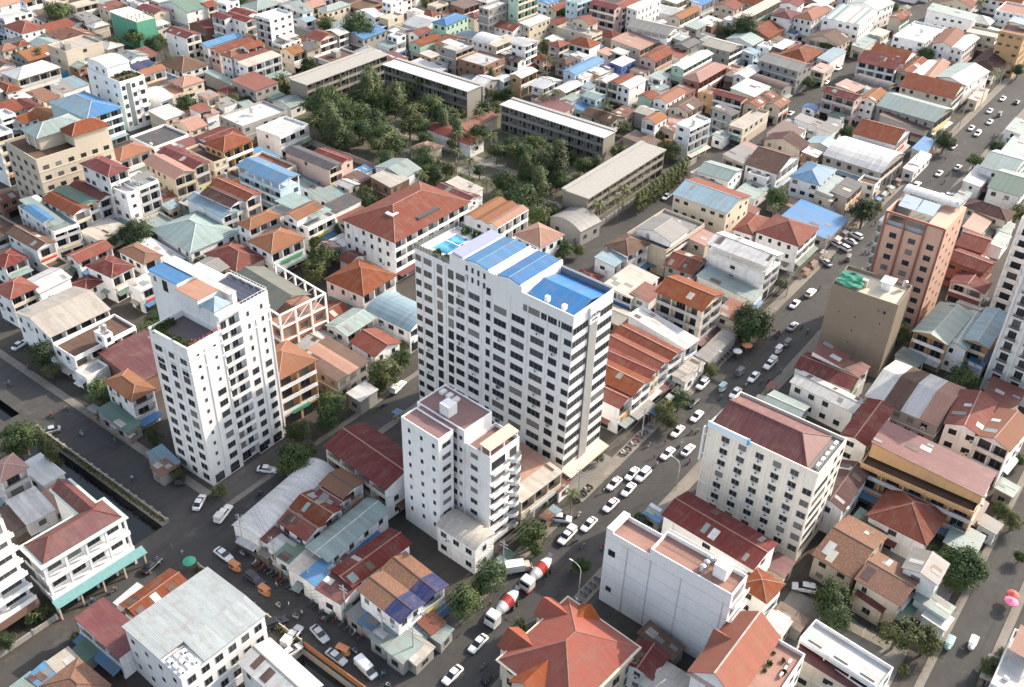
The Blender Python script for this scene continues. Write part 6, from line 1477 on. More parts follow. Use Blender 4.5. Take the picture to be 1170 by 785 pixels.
TREES=[
('broad',235.8,426.9,5.5,('',0,2,21),3),
('broad',203.6,393.3,3.17,('',1,0,21),2),
('broad',189.3,374.0,3.63,('',0,3,21),0),
('broad',232.1,382.9,3.29,('leftmost',0,3,11),0),
('broad',240.6,380.6,3.99,('rightmost',0,3,11),3),
('broad',248.2,373.4,3.02,('',0,1,11),0),
('broad',234.8,345.0,3.81,('',1,3,11),1),
('broad',209.2,304.9,3.77,('',0,0,23),5),
('broad',204.8,402.0,2.57,('',1,0,21),1),
('broad',226.9,444.3,1.74,('',0,0,21),3),
('broad',243.7,448.4,2.86,('',0,2,21),3),
('broad',306.7,331.9,4.24,('',0,1,22),3),
('broad',307.5,314.0,6.24,('',0,2,16),5),
('broad',307.1,316.8,2.45,('',0,2,16),0),
('shrub',247.3,297.0,4.04,('',0,2,23),1),
('broad',227.5,300.2,2.69,('',0,2,23),1),
('broad',231.8,297.6,1.81,('',0,2,23),5),
('broad',318.9,350.5,2.57,('',0,1,22),3),
('palm',261.3,279.1,2.9,('',0,3,16),1),
('broad',243.8,267.0,5.32,('leftmost',0,3,16),0),
('broad',238.7,269.2,4.12,('leftmost',0,1,24),3),
('broad',243.1,260.9,4.69,('second-from-left',0,3,16),3),
('broad',254.3,261.2,4.2,('',1,3,16),5),
('broad',262.6,264.7,4.28,('rightmost',0,3,16),3),
('broad',257.0,253.0,4.18,('',0,0,17),3),
('broad',263.8,252.1,4.83,('',0,0,17),1),
('broad',273.4,255.6,3.71,('rightmost',0,0,17),3),
('broad',242.5,249.5,4.63,('third-from-left',0,3,16),0),
('broad',237.2,251.5,4.02,('sixth-from-left',0,1,24),5),
('broad',241.3,241.5,4.57,('',1,3,16),2),
('broad',234.4,257.6,3.46,('third-from-left',0,1,24),2),
('broad',234.8,240.4,3.95,('rightmost',0,1,24),2),
('broad',229.2,255.6,4.54,('',0,1,23),3),
('broad',230.4,248.2,3.39,('fifth-from-left',0,1,24),4),
('round',393.2,262.6,3.72,('',0,2,26),1),
('broad',351.0,243.9,3.5,('',0,0,26),4),
('cone',306.5,239.1,2.81,('',0,1,17),1),
('broad',296.9,232.8,2.52,('',1,2,27),1),
('broad',295.4,226.5,2.5,('',1,2,27),0),
('broad',334.6,285.4,2.84,('rightmost',0,2,25),1),
('broad',310.4,260.6,1.67,('',0,1,17),2),
('palm',277.5,252.3,2.9,('leftmost',0,0,17),1),
('palm',280.4,249.1,2.9,('rightmost',0,0,17),0),
('palm',279.7,241.5,2.9,('',0,1,17),1),
('palm',267.8,233.8,2.9,('',0,3,17),0),
('palm',256.7,236.8,2.86,('',0,0,39),0),
('palm',298.2,207.0,2.9,('leftmost',0,2,18),0),
('palm',303.0,205.5,2.9,('rightmost',0,2,18),0),
('palm',303.8,182.3,2.9,('rightmost',0,1,18),0),
('broad',267.7,227.0,2.97,('leftmost',0,0,27),4),
('broad',252.4,227.3,3.45,('sixth-from-left',0,0,39),3),
('broad',249.2,231.0,3.45,('fourth-from-left',0,0,39),4),
('broad',272.6,226.9,2.4,('rightmost',0,0,27),1),
('broad',304.3,187.7,2.43,('',1,1,18),5),
('round',422.6,185.2,5.79,('',0,2,28),0),
('broad',433.5,231.8,3.54,('',1,2,28),1),
('palm',420.8,198.4,2.9,('',0,2,28),0),
('broad',302.1,173.1,2.38,('rightmost',0,2,19),4),
('shrub',306.8,161.7,2.58,('',0,0,29),0),
('broad',390.3,140.1,2.7,('',0,0,32),3),
('broad',303.6,178.6,2.41,('',1,1,18),3),
('broad',445.4,189.2,1.55,('',0,2,28),1),
('broad',453.4,113.5,3.64,('',0,0,31),0),
('palm',440.3,81.1,2.9,('',0,3,31),0),
('broad',435.5,150.3,3.66,('leftmost',0,3,30),3),
('broad',444.3,142.8,2.22,('rightmost',0,3,30),3),
('broad',464.1,77.0,2.86,('',0,3,31),2),
('broad',498.4,143.2,2.01,('rightmost',0,1,30),3),
('broad',373.7,80.4,2.45,('',0,1,32),0),
('broad',139.5,237.0,4.11,('rightmost',0,2,35),5),
('broad',139.7,243.0,2.78,('leftmost',0,2,35),5),
('broad',134.7,244.5,2.07,('',1,2,35),0),
('broad',155.6,245.8,1.21,('',0,0,34),1),
('broad',143.9,216.7,1.8,('',0,3,34),3),
('broad',142.7,236.5,2.31,('',0,0,34),0),
('broad',164.3,186.7,4.04,('',1,0,50),3),
('broad',181.9,197.8,2.39,('',0,1,37),3),
('broad',171.4,197.3,2.33,('',0,3,37),0),
('broad',203.0,207.3,3.04,('',1,0,38),1),
('broad',195.2,218.3,1.78,('',0,1,37),1),
('shrub',144.8,210.3,2.43,('',0,3,34),0),
('broad',232.3,222.2,3.84,('third-from-left',0,0,39),3),
('broad',158.6,197.5,1.81,('',0,2,12),3),
('broad',164.7,191.7,1.82,('',0,0,50),1),
('broad',231.7,229.9,3.33,('second-from-left',0,0,39),1),
('broad',231.5,208.0,4.3,('',0,3,39),2),
('broad',232.1,199.3,2.94,('rightmost',0,3,39),4),
('broad',233.7,194.6,1.34,('',0,2,40),0),
('broad',240.1,191.5,2.16,('',1,3,39),2),
('palm',236.3,192.9,2.77,('rightmost',0,3,39),0),
('broad',250.3,211.5,2.26,('',0,3,27),4),
('palm',229.8,180.4,2.25,('',0,2,40),0),
('broad',235.6,177.8,3.66,('fourth-from-left',0,2,40),5),
('cone',246.2,177.1,3.48,('',0,2,40),1),
('cone',236.1,164.5,4.45,('',0,1,40),1),
('cone',252.7,168.4,4.92,('',0,0,19),1),
('broad',228.7,164.9,4.54,('',0,1,40),2),
('broad',253.0,194.2,3.32,('',1,3,27),3),
('broad',256.3,187.7,3.87,('rightmost',0,1,27),1),
('broad',263.2,183.9,3.9,('',1,3,18),4),
('broad',269.0,179.8,3.37,('rightmost',0,3,18),2),
('broad',263.5,165.1,3.27,('rightmost',0,0,19),0),
('broad',213.6,138.8,2.83,('',0,3,19),2),
('broad',215.2,143.6,1.91,('',1,1,40),5),
('palm',236.8,142.2,2.9,('',0,1,40),1),
('palm',247.9,147.6,2.78,('',0,3,18),1),
('broad',223.3,203.2,2.11,('',1,2,38),0),
('broad',218.2,136.9,1.9,('',1,1,40),0),
('broad',262.0,195.0,2.83,('second-from-left',0,1,27),5),
('broad',266.1,189.7,3.39,('second-from-left',0,3,18),3),
('broad',269.3,173.9,2.24,('third-from-left',0,0,19),0),
('broad',291.3,148.8,3.95,('',0,3,29),4),
('broad',289.4,141.9,2.24,('',0,2,41),4),
('broad',283.4,104.3,3.67,('',0,0,43),0),
('palm',251.1,141.8,2.9,('rightmost',0,3,19),0),
('palm',245.7,140.3,2.74,('leftmost',0,3,19),0),
('palm',276.7,93.4,1.66,('',0,3,43),0),
('cypress',251.7,137.0,2.32,('leftmost',0,3,19),0),
('cypress',254.0,137.1,2.33,('second-from-left',0,3,19),0),
('cypress',256.4,137.2,2.34,('third-from-left',0,3,19),0),
('cypress',258.8,137.3,2.36,('fourth-from-left',0,3,19),1),
('cypress',261.2,137.4,2.37,('rightmost',0,3,19),0),
('cypress',263.6,137.5,2.38,('leftmost',0,0,41),0),
('cypress',266.1,137.5,2.4,('second-from-left',0,0,41),1),
('cypress',268.6,137.6,2.41,('third-from-left',0,0,41),0),
('cypress',271.1,137.7,2.42,('fourth-from-left',0,0,41),1),
('cypress',273.6,137.8,2.43,('fifth-from-left',0,0,41),1),
('cypress',276.2,137.9,2.45,('sixth-from-left',0,0,41),1),
('cypress',278.8,138.0,2.46,('seventh-from-left',0,0,41),1),
('cypress',281.4,138.1,2.48,('rightmost',0,0,41),0),
('cypress',284.0,138.2,2.49,('',0,2,41),1),
('broad',290.5,78.3,4.36,('',0,3,43),2),
('broad',302.0,77.9,2.11,('',0,3,44),4),
('broad',365.8,76.9,3.3,('',1,1,44),5),
('broad',358.4,63.9,2.62,('leftmost',0,1,44),3),
('broad',373.4,60.5,2.99,('rightmost',0,1,44),0),
('broad',89.9,206.4,3.25,('',0,0,46),2),
('broad',88.5,201.6,2.08,('',0,3,46),1),
('broad',111.8,194.2,3.18,('',1,1,46),3),
('broad',108.0,190.7,2.35,('',0,2,47),0),
('broad',120.2,201.4,2.48,('',1,1,46),4),
('broad',90.3,184.0,2.94,('second-from-left',0,0,47),3),
('broad',90.4,181.9,2.2,('rightmost',0,0,47),4),
('broad',117.5,200.9,2.05,('',1,1,46),2),
('broad',136.5,137.3,3.64,('',1,3,49),4),
('broad',144.4,139.5,2.37,('',1,3,49),5),
('broad',119.9,138.6,3.3,('',0,3,48),3),
('broad',150.5,143.9,1.62,('',0,3,49),1),
('broad',134.1,136.8,1.53,('',0,2,55),5),
('round',211.4,77.7,4.51,('',0,1,51),1),
('broad',190.6,78.0,1.81,('',0,3,51),4),
('broad',173.9,77.8,2.49,('',0,3,51),2),
('broad',169.3,78.9,2.28,('',0,2,2),1),
('broad',239.3,82.1,1.84,('',0,3,42),2),
('broad',223.2,27.2,3.6,('',0,1,52),3),
('broad',69.9,181.8,3.43,('leftmost',0,0,47),3),
('broad',67.5,181.1,2.73,('',0,2,15),1),
('cypress',70.9,176.0,2.49,('',0,3,47),1),
('cypress',70.3,170.9,2.69,('',0,2,15),1),
('broad',69.8,187.4,2.09,('',1,0,47),2),
('broad',88.7,162.7,1.93,('',0,3,47),2),
('broad',85.3,149.9,1.53,('',0,0,54),1),
('shrub',66.4,167.2,1.26,('',0,2,15),1),
('broad',109.0,138.0,2.84,('',0,0,55),3),
('broad',101.7,131.0,3.75,('',1,2,54),0),
('broad',100.3,131.8,2.73,('leftmost',0,2,54),1),
('broad',105.6,132.2,2.43,('rightmost',0,2,54),1),
('broad',116.5,136.4,2.18,('',0,2,55),5),
('shrub',87.5,139.1,1.46,('',0,0,54),0),
('broad',116.1,78.9,3.04,('',0,1,56),3),
('broad',119.3,80.3,1.95,('leftmost',0,1,56),0),
('palm',128.9,77.8,2.34,('',0,1,57),0),
('broad',126.9,83.6,1.35,('',0,3,57),2),
('broad',146.5,82.5,1.43,('',0,1,57),1),
('broad',166.2,76.2,2.24,('',0,0,2),4),
('broad',134.8,64.9,1.66,('',0,0,58),5),
('broad',184.7,6.8,2.06,('',1,1,60),0),
('broad',183.2,3.9,2.04,('',1,1,60),4),
('broad',205.3,8.1,1.47,('',0,3,53),0),
('broad',164.7,15.5,1.64,('',0,2,67),3),
('shrub',45.1,138.7,1.57,('leftmost',0,3,14),1),
('shrub',47.4,138.8,1.27,('rightmost',0,3,14),1),
('broad',38.7,137.5,1.68,('',0,3,14),2),
('shrub',47.7,129.5,0.93,('',0,0,13),0),
('shrub',82.3,97.3,1.62,('second-from-left',0,0,62),0),
('shrub',84.8,96.6,1.31,('rightmost',0,0,62),0),
('shrub',80.2,97.0,0.81,('leftmost',0,0,62),1),
('broad',94.9,78.5,3.31,('',0,1,62),0),
('broad',102.4,78.7,3.19,('',0,3,56),2),
('broad',100.2,79.4,1.83,('',0,3,56),4),
('shrub',97.7,68.0,1.92,('',0,0,4),1),
('broad',117.3,67.4,1.73,('',0,0,3),0),
('broad',115.4,76.9,1.28,('rightmost',0,1,56),3),
('broad',138.4,25.1,3.41,('',0,0,66),0),
('broad',135.6,23.4,2.71,('',0,2,64),5),
('broad',138.2,12.7,3.3,('leftmost',0,1,64),1),
('broad',140.5,7.8,2.71,('rightmost',0,1,64),1),
('broad',161.6,7.8,3.8,('',1,1,67),5),
('broad',158.7,8.3,2.21,('',1,1,67),0),
('broad',164.0,5.8,2.24,('',1,1,67),1),
('broad',162.5,12.7,1.94,('',1,1,67),5),
('broad',164.7,12.1,1.95,('',1,1,67),1),
('broad',142.9,-3.2,2.03,('',0,3,67),4),
('shrub',149.8,-3.8,0.81,('',0,3,67),0),
('broad',174.9,0.1,1.32,('',1,1,67),0),
('shrub',134.1,9.2,0.95,('',0,1,64),0),
('shrub',139.7,35.1,1.03,('',0,1,63),1),
('palm',227.3,224.9,2.9,('leftmost',0,0,39),0),
('palm',255.9,199.2,2.9,('',0,3,27),0),
('broad',238.0,245.2,2.68,('ninth-from-left',0,1,24),4),
('broad',254.7,174.3,3.23,('leftmost',0,0,19),4),
('broad',224.4,192.0,2.79,('',0,1,38),3),
('palm',270.5,215.9,2.9,('',0,2,27),1),
('broad',225.0,185.7,3.38,('leftmost',0,2,40),4),
('broad',252.3,158.1,4.0,('fourth-from-left',0,0,19),1),
('broad',231.4,245.5,3.84,('seventh-from-left',0,1,24),3),
('palm',224.8,253.8,2.9,('',0,1,24),0),
('palm',238.1,199.9,2.9,('leftmost',0,3,39),0),
('broad',268.1,238.1,4.08,('rightmost',0,3,17),0),
('palm',252.6,229.7,2.9,('rightmost',0,0,39),0),
('broad',230.5,204.0,3.39,('leftmost',0,3,39),4),
('broad',224.7,156.4,3.3,('',1,1,40),0),
('cone',263.6,264.5,4.57,('',0,1,16),0),
('broad',254.2,206.3,3.2,('',0,1,39),1),
('broad',258.2,238.9,2.98,('',1,3,17),2),
('cone',256.7,221.6,3.47,('',0,0,39),0),
('palm',230.2,163.1,2.48,('leftmost',0,1,40),0),
('broad',246.0,261.8,2.82,('',0,3,16),3),
('broad',245.6,220.2,2.91,('rightmost',0,0,39),3),
('broad',225.9,245.0,3.83,('fourth-from-left',0,1,24),1),
('broad',265.4,228.9,3.41,('rightmost',0,2,39),5),
('broad',284.3,219.4,2.86,('leftmost',0,1,27),4),
('broad',246.0,175.3,3.49,('',1,2,40),0),
('cone',224.8,242.5,4.14,('rightmost',0,1,24),1),
('broad',249.6,166.3,3.13,('',0,1,40),5),
('broad',229.1,188.3,2.55,('second-from-left',0,2,40),5),
('broad',237.8,263.3,3.73,('second-from-left',0,1,24),2),
('broad',256.5,236.3,3.05,('fifth-from-left',0,0,39),3),
('broad',224.2,170.8,3.56,('third-from-left',0,2,40),4),
('broad',277.3,219.2,3.58,('',1,2,27),5),
('broad',254.6,177.9,4.02,('third-from-left',0,3,18),3),
('cone',262.8,260.9,4.15,('',0,1,16),0),
('broad',225.0,219.3,3.1,('leftmost',0,2,38),2),
('cone',259.7,247.7,4.35,('',0,0,17),1),
('cone',259.6,176.9,3.05,('',0,3,18),1),
('broad',279.7,161.5,3.25,('leftmost',0,2,19),1),
('palm',224.0,153.0,2.69,('rightmost',0,1,40),0),
('broad',224.9,200.8,3.18,('',1,2,38),4),
('cone',227.9,248.7,4.68,('',0,1,24),0),
('cone',264.8,161.1,2.78,('rightmost',0,0,19),1),
('broad',255.0,184.0,3.96,('leftmost',0,3,18),2),
('broad',253.5,171.9,3.43,('second-from-left',0,0,19),5),
('broad',231.7,166.5,4.02,('nearest',0,1,40),5),
('broad',267.7,254.1,3.2,('second-from-left',0,0,17),0),
('palm',217.7,197.4,2.9,('',0,2,38),1),
('broad',227.2,240.3,3.22,('eighth-from-left',0,1,24),2),
('broad',235.0,234.6,2.87,('leftmost',0,0,39),1),
('palm',232.6,225.7,2.9,('second-from-left',0,0,39),1),
('cone',253.1,212.2,3.58,('',0,3,27),0),
('broad',283.5,157.7,2.85,('',0,1,19),4),
('broad',259.9,207.6,3.57,('',1,3,27),5),
('broad',269.0,265.7,3.24,('',0,1,16),5),
('palm',236.1,226.1,2.9,('third-from-left',0,0,39),1),
('palm',249.2,209.2,2.9,('',0,0,27),1),
('broad',224.9,244.2,4.22,('',1,1,24),5),
('broad',240.0,265.5,4.51,('',0,3,16),0),
('broad',230.5,154.7,2.97,('',1,1,40),4),
('cone',226.6,245.4,3.48,('leftmost',0,1,24),0),
('broad',246.6,171.8,3.9,('rightmost',0,2,40),1),
('broad',225.8,198.7,3.42,('rightmost',0,2,38),2),
('broad',236.1,230.4,4.29,('',0,0,39),0),
('cone',248.7,172.3,4.13,('leftmost',0,0,19),1),
('cone',258.1,260.6,4.65,('',0,3,16),0),
('broad',229.9,206.0,2.62,('',1,3,39),3),
('broad',261.0,238.4,3.75,('leftmost',0,3,17),3),
('broad',264.6,251.8,3.36,('leftmost',0,0,17),0),
('broad',267.0,230.3,3.18,('leftmost',0,2,39),2),
('broad',128.5,191.8,3.4,('',0,0,12),1),
('broad',307.2,391.3,3.4,('',0,0,22),2),
('broad',158.4,184.7,3.4,('',1,0,50),1),
('broad',242.0,369.3,3.4,('',1,3,11),5),
('broad',363.8,323.1,3.4,('leftmost',0,2,25),1),
('palm',207.9,355.0,3.4,('',0,2,10),0),
('palm',328.8,227.3,3.4,('',0,0,26),1),
('broad',268.2,302.9,3.4,('',0,0,16),5),
('broad',156.9,99.3,3.4,('',1,3,0),4),
('broad',221.3,367.4,3.4,('',0,2,10),3),
('broad',156.1,120.8,3.29,('',1,3,0),2),
('broad',325.0,41.0,3.26,('',0,1,6),1),
('broad',257.1,409.0,3.29,('',0,2,11),4),
('broad',424.3,194.4,3.4,('',1,2,28),3),
('broad',513.5,150.1,3.2,('leftmost',0,1,30),3),
('palm',206.3,326.9,3.36,('',0,1,10),1),
('broad',200.2,204.9,2.72,('',1,0,38),3),
('palm',541.0,116.2,2.85,('',0,0,31),0),
('broad',297.0,222.9,3.21,('',0,0,18),2),
('broad',234.1,47.5,3.24,('',0,1,7),0),
('palm',238.6,356.8,2.94,('',0,3,11),0),
('broad',250.9,407.8,2.67,('',0,0,11),0),
('palm',313.3,188.9,2.07,('leftmost',0,1,18),0),
('broad',352.9,108.5,2.47,('',0,2,44),5),
('broad',171.5,128.0,2.28,('',0,2,0),1),
('broad',183.9,147.5,2.47,('',0,1,49),2),
('broad',301.7,57.2,2.54,('',0,2,6),4),
('palm',272.3,295.5,2.01,('',0,0,16),0),
('palm',275.6,101.6,2.1,('',0,2,42),1),
('broad',208.7,170.9,2.28,('',0,0,40),0),
('broad',295.7,182.6,2.44,('',1,1,18),1),
]
VEHICLES=[
('sedan','white',91.6,72.4,181,False,('',0,1,62)),
('sedan','white',83.6,71.7,179,False,('',0,3,62)),
('mixer','white',100.2,73.3,180,False,'cement mixer truck with white bumper,leading the pair beside the trees'),
('mixer','red',110.8,73.2,179,False,'cement mixer truck with red bumper,behind the other mixer'),
('truck','beige',110.3,77.4,-39,False,('',0,3,56)),
('moto','red',88.4,68.5,181,False,('',0,0,4)),
('tuktuk','black',86.8,66.4,-1,False,('',0,0,4)),
('moto','blue',116.1,68.9,18,False,('',0,0,3)),
('sedan','white',129.1,73.3,179,False,('',0,3,57)),
('suv','white',126.7,78.8,-60,False,('',0,3,57)),
('sedan','white',136.7,72.8,178,False,('leftmost',0,1,57)),
('sedan','white',142.7,75.8,179,False,('second-from-left',0,1,57)),
('pickup','white',123.5,74.9,181,False,('',0,3,57)),
('moto','black',123.4,72.9,161,False,('',0,3,57)),
('moto','grey',123.4,70.9,2,False,('',0,0,3)),
('sedan','white',143.1,72.4,182,False,('',0,0,58)),
('sedan','white',147.8,74.4,182,False,('rightmost',0,1,57)),
('suv','white',149.0,72.3,179,False,('',0,2,58)),
('sedan','white',158.6,71.7,179,False,('leftmost',0,0,2)),
('sedan','white',162.5,68.7,-1,False,('rightmost',0,0,2)),
('sedan','white',166.8,73.8,180,False,('second-from-left',0,0,2)),
('sedan','white',174.5,73.0,180,False,('leftmost',0,2,2)),
('moto','red',153.8,71.8,180,False,('',0,2,58)),
('moto','black',168.6,71.2,-1,False,('leftmost',0,2,2)),
('moto','black',169.8,70.2,1,False,('second-from-left',0,2,2)),
('moto','grey',163.2,70.9,9,False,('',0,0,2)),
('suv','white',186.4,77.9,180,False,('',0,3,51)),
('sedan','white',188.4,70.0,182,False,('rightmost',0,2,2)),
('sedan','white',197.2,69.4,181,False,('',0,0,7)),
('pickup','white',204.8,68.6,179,False,('',0,0,7)),
('sedan','silver',224.6,71.3,-1,False,('',0,0,7)),
('sedan','white',235.2,75.6,181,False,('',0,3,42)),
('suv','white',243.5,74.5,-2,False,('',0,0,7)),
('sedan','black',178.6,76.3,179,False,('',0,2,2)),
('tuktuk','teal',187.8,73.3,180,False,('',0,3,51)),
('tuktuk','white',211.5,69.5,180,False,('',0,0,7)),
('tuktuk','grey',215.7,69.0,179,False,('',0,0,7)),
('tuktuk','grey',196.3,72.9,178,False,('',0,3,51)),
('moto','blue',203.6,65.1,-1,False,('',0,0,7)),
('moto','black',197.9,65.8,1,False,('leftmost',0,0,7)),
('moto','grey',196.5,67.0,0,False,('',0,3,51)),
('moto','black',226.4,69.4,2,False,('second-from-left',0,0,7)),
('moto','black',224.9,67.2,1,False,('rightmost',0,0,7)),
('moto','red',219.2,72.9,62,False,('',0,0,7)),
('moto','grey',217.6,72.9,58,False,('',0,1,51)),
('moto','black',184.4,71.8,179,False,('rightmost',0,2,2)),
('suv','silver',332.6,74.8,-2,False,('',0,1,44)),
('sedan','white',346.7,71.8,180,False,('',0,1,43)),
('sedan','white',356.3,68.2,-1,False,('',0,2,6)),
('sedan','white',373.3,75.2,178,False,('leftmost',0,1,44)),
('pickup','white',330.6,63.7,90,False,('',0,2,6)),
('sedan','silver',262.6,77.9,58,False,('',0,1,42)),
('suv','white',284.1,77.3,74,False,('',0,3,43)),
('suv','white',274.5,77.3,69,False,('',0,1,42)),
('sedan','silver',279.6,77.3,76,False,('',0,0,6)),
('suv','white',275.1,80.4,70,False,('',1,0,6)),
('moto','black',283.0,71.8,-1,False,('',0,3,43)),
('moto','black',275.9,71.2,-2,False,('leftmost',0,0,6)),
('moto','black',276.9,70.0,0,False,('rightmost',0,0,6)),
('moto','grey',265.3,68.0,1,False,('leftmost',0,0,6)),
('moto','grey',265.4,66.4,1,False,('rightmost',0,0,6)),
('tuktuk','grey',269.0,73.7,12,False,('',0,0,6)),
('moto','grey',340.6,68.1,1,False,('',0,2,6)),
('moto','black',348.7,69.1,-1,False,('',0,1,44)),
('moto','red',336.0,77.7,29,False,('',0,1,44)),
('sedan','white',435.4,74.6,181,False,('rightmost',0,3,31)),
('sedan','white',418.1,74.9,181,False,('leftmost',0,3,31)),
('sedan','white',406.4,71.6,180,False,('',0,3,31)),
('sedan','white',395.4,75.3,181,False,('rightmost',0,1,44)),
('suv','white',391.4,71.8,180,False,('',0,1,44)),
('sedan','black',435.3,69.1,-1,False,('',0,3,31)),
('tuktuk','grey',416.3,70.7,-1,False,('',0,3,31)),
('sedan','white',423.5,140.2,178,False,('',0,2,32)),
('sedan','white',404.3,137.6,1,False,('',0,3,30)),
('sedan','white',268.9,136.0,182,False,('',0,0,41)),
('sedan','black',280.9,136.0,2,False,('',0,0,41)),
('sedan','white',361.8,137.3,0,False,('',0,2,43)),
('sedan','silver',362.9,134.8,1,False,('',0,0,32)),
('sedan','silver',77.0,184.6,152,False,('',0,0,47)),
('sedan','white',83.3,140.3,31,False,('',0,0,54)),
('suv','black',85.4,149.2,45,False,('',0,0,54)),
('sedan','white',98.9,137.0,-60,False,('',0,2,54)),
('pickup','white',84.2,133.7,20,False,('',0,0,54)),
('moto','black',92.7,132.4,-1,False,('',0,0,54)),
('moto','grey',85.9,129.9,59,False,('',0,0,54)),
('sedan','black',66.5,133.5,11,False,('',0,1,15)),
('pickup','white',50.7,129.0,17,False,('',0,0,13)),
('moto','grey',58.3,133.9,0,False,('',0,3,15)),
('moto','black',54.2,134.9,0,False,('',0,3,15)),
('sedan','white',77.0,125.0,-91,False,('',0,2,13)),
('suv','black',76.6,115.4,-90,False,('',0,1,13)),
('tuktuk','orange',76.2,120.4,-89,False,('',0,2,13)),
('tuktuk','orange',75.7,111.3,-90,False,('',0,1,13)),
('moto','white',75.1,107.1,-88,False,('',0,1,13)),
('moto','white',75.3,102.6,-81,False,('',0,2,61)),
('suv','black',71.9,104.4,-21,False,('',0,2,61)),
('sedan','silver',75.3,96.3,-100,False,('',1,2,61)),
('sedan','silver',73.6,90.3,-90,False,('',0,1,61)),
('van','white',75.1,84.4,-99,False,('',0,1,61)),
('sedan','silver',69.4,97.5,-9,False,('',1,2,61)),
('pickup','silver',71.8,99.7,12,False,('',0,2,61)),
('tuktuk','orange',75.2,90.0,-80,False,('',0,1,61)),
('moto','white',76.6,88.7,-92,False,('',0,1,61)),
('moto','black',76.0,81.3,0,False,('leftmost',0,1,61)),
('moto','black',74.8,79.2,-60,False,('rightmost',0,1,61)),
('moto','white',79.5,122.4,-90,False,('',0,3,54)),
('suv','white',141.1,31.2,114,False,('',0,1,63)),
('tuktuk','teal',145.2,4.6,181,False,('',0,1,64)),
('tuktuk','white',147.9,1.2,182,False,('',0,3,67)),
('sedan','white',91.0,220.1,13,False,('',0,3,45)),
('moto','black',86.9,209.6,91,False,('',0,0,46)),
('moto','grey',80.7,207.3,89,False,('',0,0,46)),
('pickup','white',138.2,134.8,10,False,('',0,2,55)),
('sedan','white',290.4,228.5,22,False,('',0,2,27)),
('sedan','silver',289.4,225.1,22,False,('',0,2,27)),
('moto','red',159.4,66.5,182,False,('',0,0,2)),
('moto','blue',393.5,66.5,7,False,('',0,1,44)),
('moto','black',83.7,188.8,266,False,('',0,0,47)),
('moto','white',158.4,76.5,-5,False,('',0,2,58)),
('moto','grey',125.5,67.5,183,False,('',0,2,3)),
('moto','black',143.5,130.7,178,False,('',0,0,0)),
('moto','grey',118.1,129.6,174,False,('',0,2,55)),
('moto','grey',371.9,66.5,7,False,('',0,1,32)),
('moto','red',188.0,130.1,174,False,('',0,2,0)),
('moto','white',80.8,178.3,271,False,('',0,3,47)),
('moto','grey',247.6,73.5,185,False,('',0,2,7)),
('moto','grey',266.1,77.3,187,False,('',0,1,42)),
('moto','grey',79.0,157.0,83,False,('',0,2,15)),
('moto','black',130.9,132.9,-5,False,('',0,2,55)),
('moto','red',203.1,76.5,173,False,('',0,3,51)),
('moto','white',193.3,69.5,183,False,('leftmost',0,3,51)),
('moto','red',78.0,98.1,278,False,('',0,0,62)),
('moto','white',130.2,76.5,4,False,('',0,1,56)),
('moto','white',245.4,67.5,188,False,('',0,2,7)),
('moto','white',207.8,76.5,173,False,('rightmost',0,3,51)),
('moto','red',80.3,189.2,83,False,('',0,0,47)),
('moto','white',79.4,118.8,1,True,('',0,3,54)),
('moto','red',79.4,118.0,0,True,('leftmost',0,3,54)),
('moto','red',79.4,116.6,10,True,('rightmost',0,3,54)),
('moto','black',79.5,115.3,2,True,('',0,3,54)),
('moto','grey',79.5,114.4,-12,True,('',0,1,13)),
('moto','black',79.5,113.2,-9,True,('',0,1,13)),
('moto','red',79.5,112.0,-2,True,('',0,1,13)),
('moto','black',79.5,110.7,1,True,('leftmost',0,0,62)),
('moto','blue',79.6,109.2,-1,True,('',0,1,13)),
('moto','white',79.6,108.3,8,True,('',0,0,62)),
('moto','black',79.6,106.8,-4,True,('second-from-left',0,0,62)),
('moto','blue',79.3,102.9,9,True,('leftmost',0,0,62)),
('moto','black',79.3,101.5,-9,True,('rightmost',0,0,62)),
('moto','blue',79.3,99.9,-7,True,('second-from-left',0,0,62)),
('moto','blue',79.3,97.9,9,True,('rightmost',0,0,62)),
('moto','red',79.3,96.5,-3,True,('',0,0,62)),
('moto','grey',79.4,94.9,-1,True,('',0,0,62)),
('moto','grey',79.4,93.5,0,True,('',0,3,62)),
('moto','white',79.4,91.7,11,True,('',0,3,62)),
('moto','red',79.4,90.1,-10,True,('',0,3,62)),
('moto','white',152.3,79.6,99,True,('leftmost',0,1,57)),
('moto','white',153.2,79.6,102,True,('second-from-left',0,1,57)),
('moto','black',154.7,79.6,86,True,('',0,2,58)),
('moto','white',156.7,79.6,99,True,('rightmost',0,1,57)),
('moto','red',158.2,79.7,93,True,('',0,1,57)),
('moto','grey',159.7,79.7,99,True,('',0,1,57)),
('moto','black',160.8,79.7,101,True,('',0,0,2)),
('moto','blue',162.2,79.7,79,True,('leftmost',0,1,57)),
('moto','blue',164.3,79.7,84,True,('rightmost',0,1,57)),
('moto','grey',196.2,79.5,84,True,('leftmost',0,3,51)),
('moto','blue',197.5,79.5,88,True,('leftmost',0,3,51)),
('moto','black',199.0,79.5,94,True,('',0,0,7)),
('moto','grey',200.7,79.5,92,True,('second-from-left',0,3,51)),
('moto','blue',202.1,79.5,81,True,('second-from-left',0,3,51)),
('moto','blue',203.8,79.6,90,True,('third-from-left',0,3,51)),
('moto','blue',205.2,79.6,99,True,('rightmost',0,3,51)),
('moto','grey',207.0,79.6,89,True,('third-from-left',0,3,51)),
('moto','red',208.6,79.6,93,True,('',0,0,7)),
('moto','grey',210.0,79.6,82,True,('rightmost',0,3,51)),
('moto','black',133.8,79.4,81,True,('leftmost',0,1,57)),
('moto','black',135.5,79.4,98,True,('second-from-left',0,1,57)),
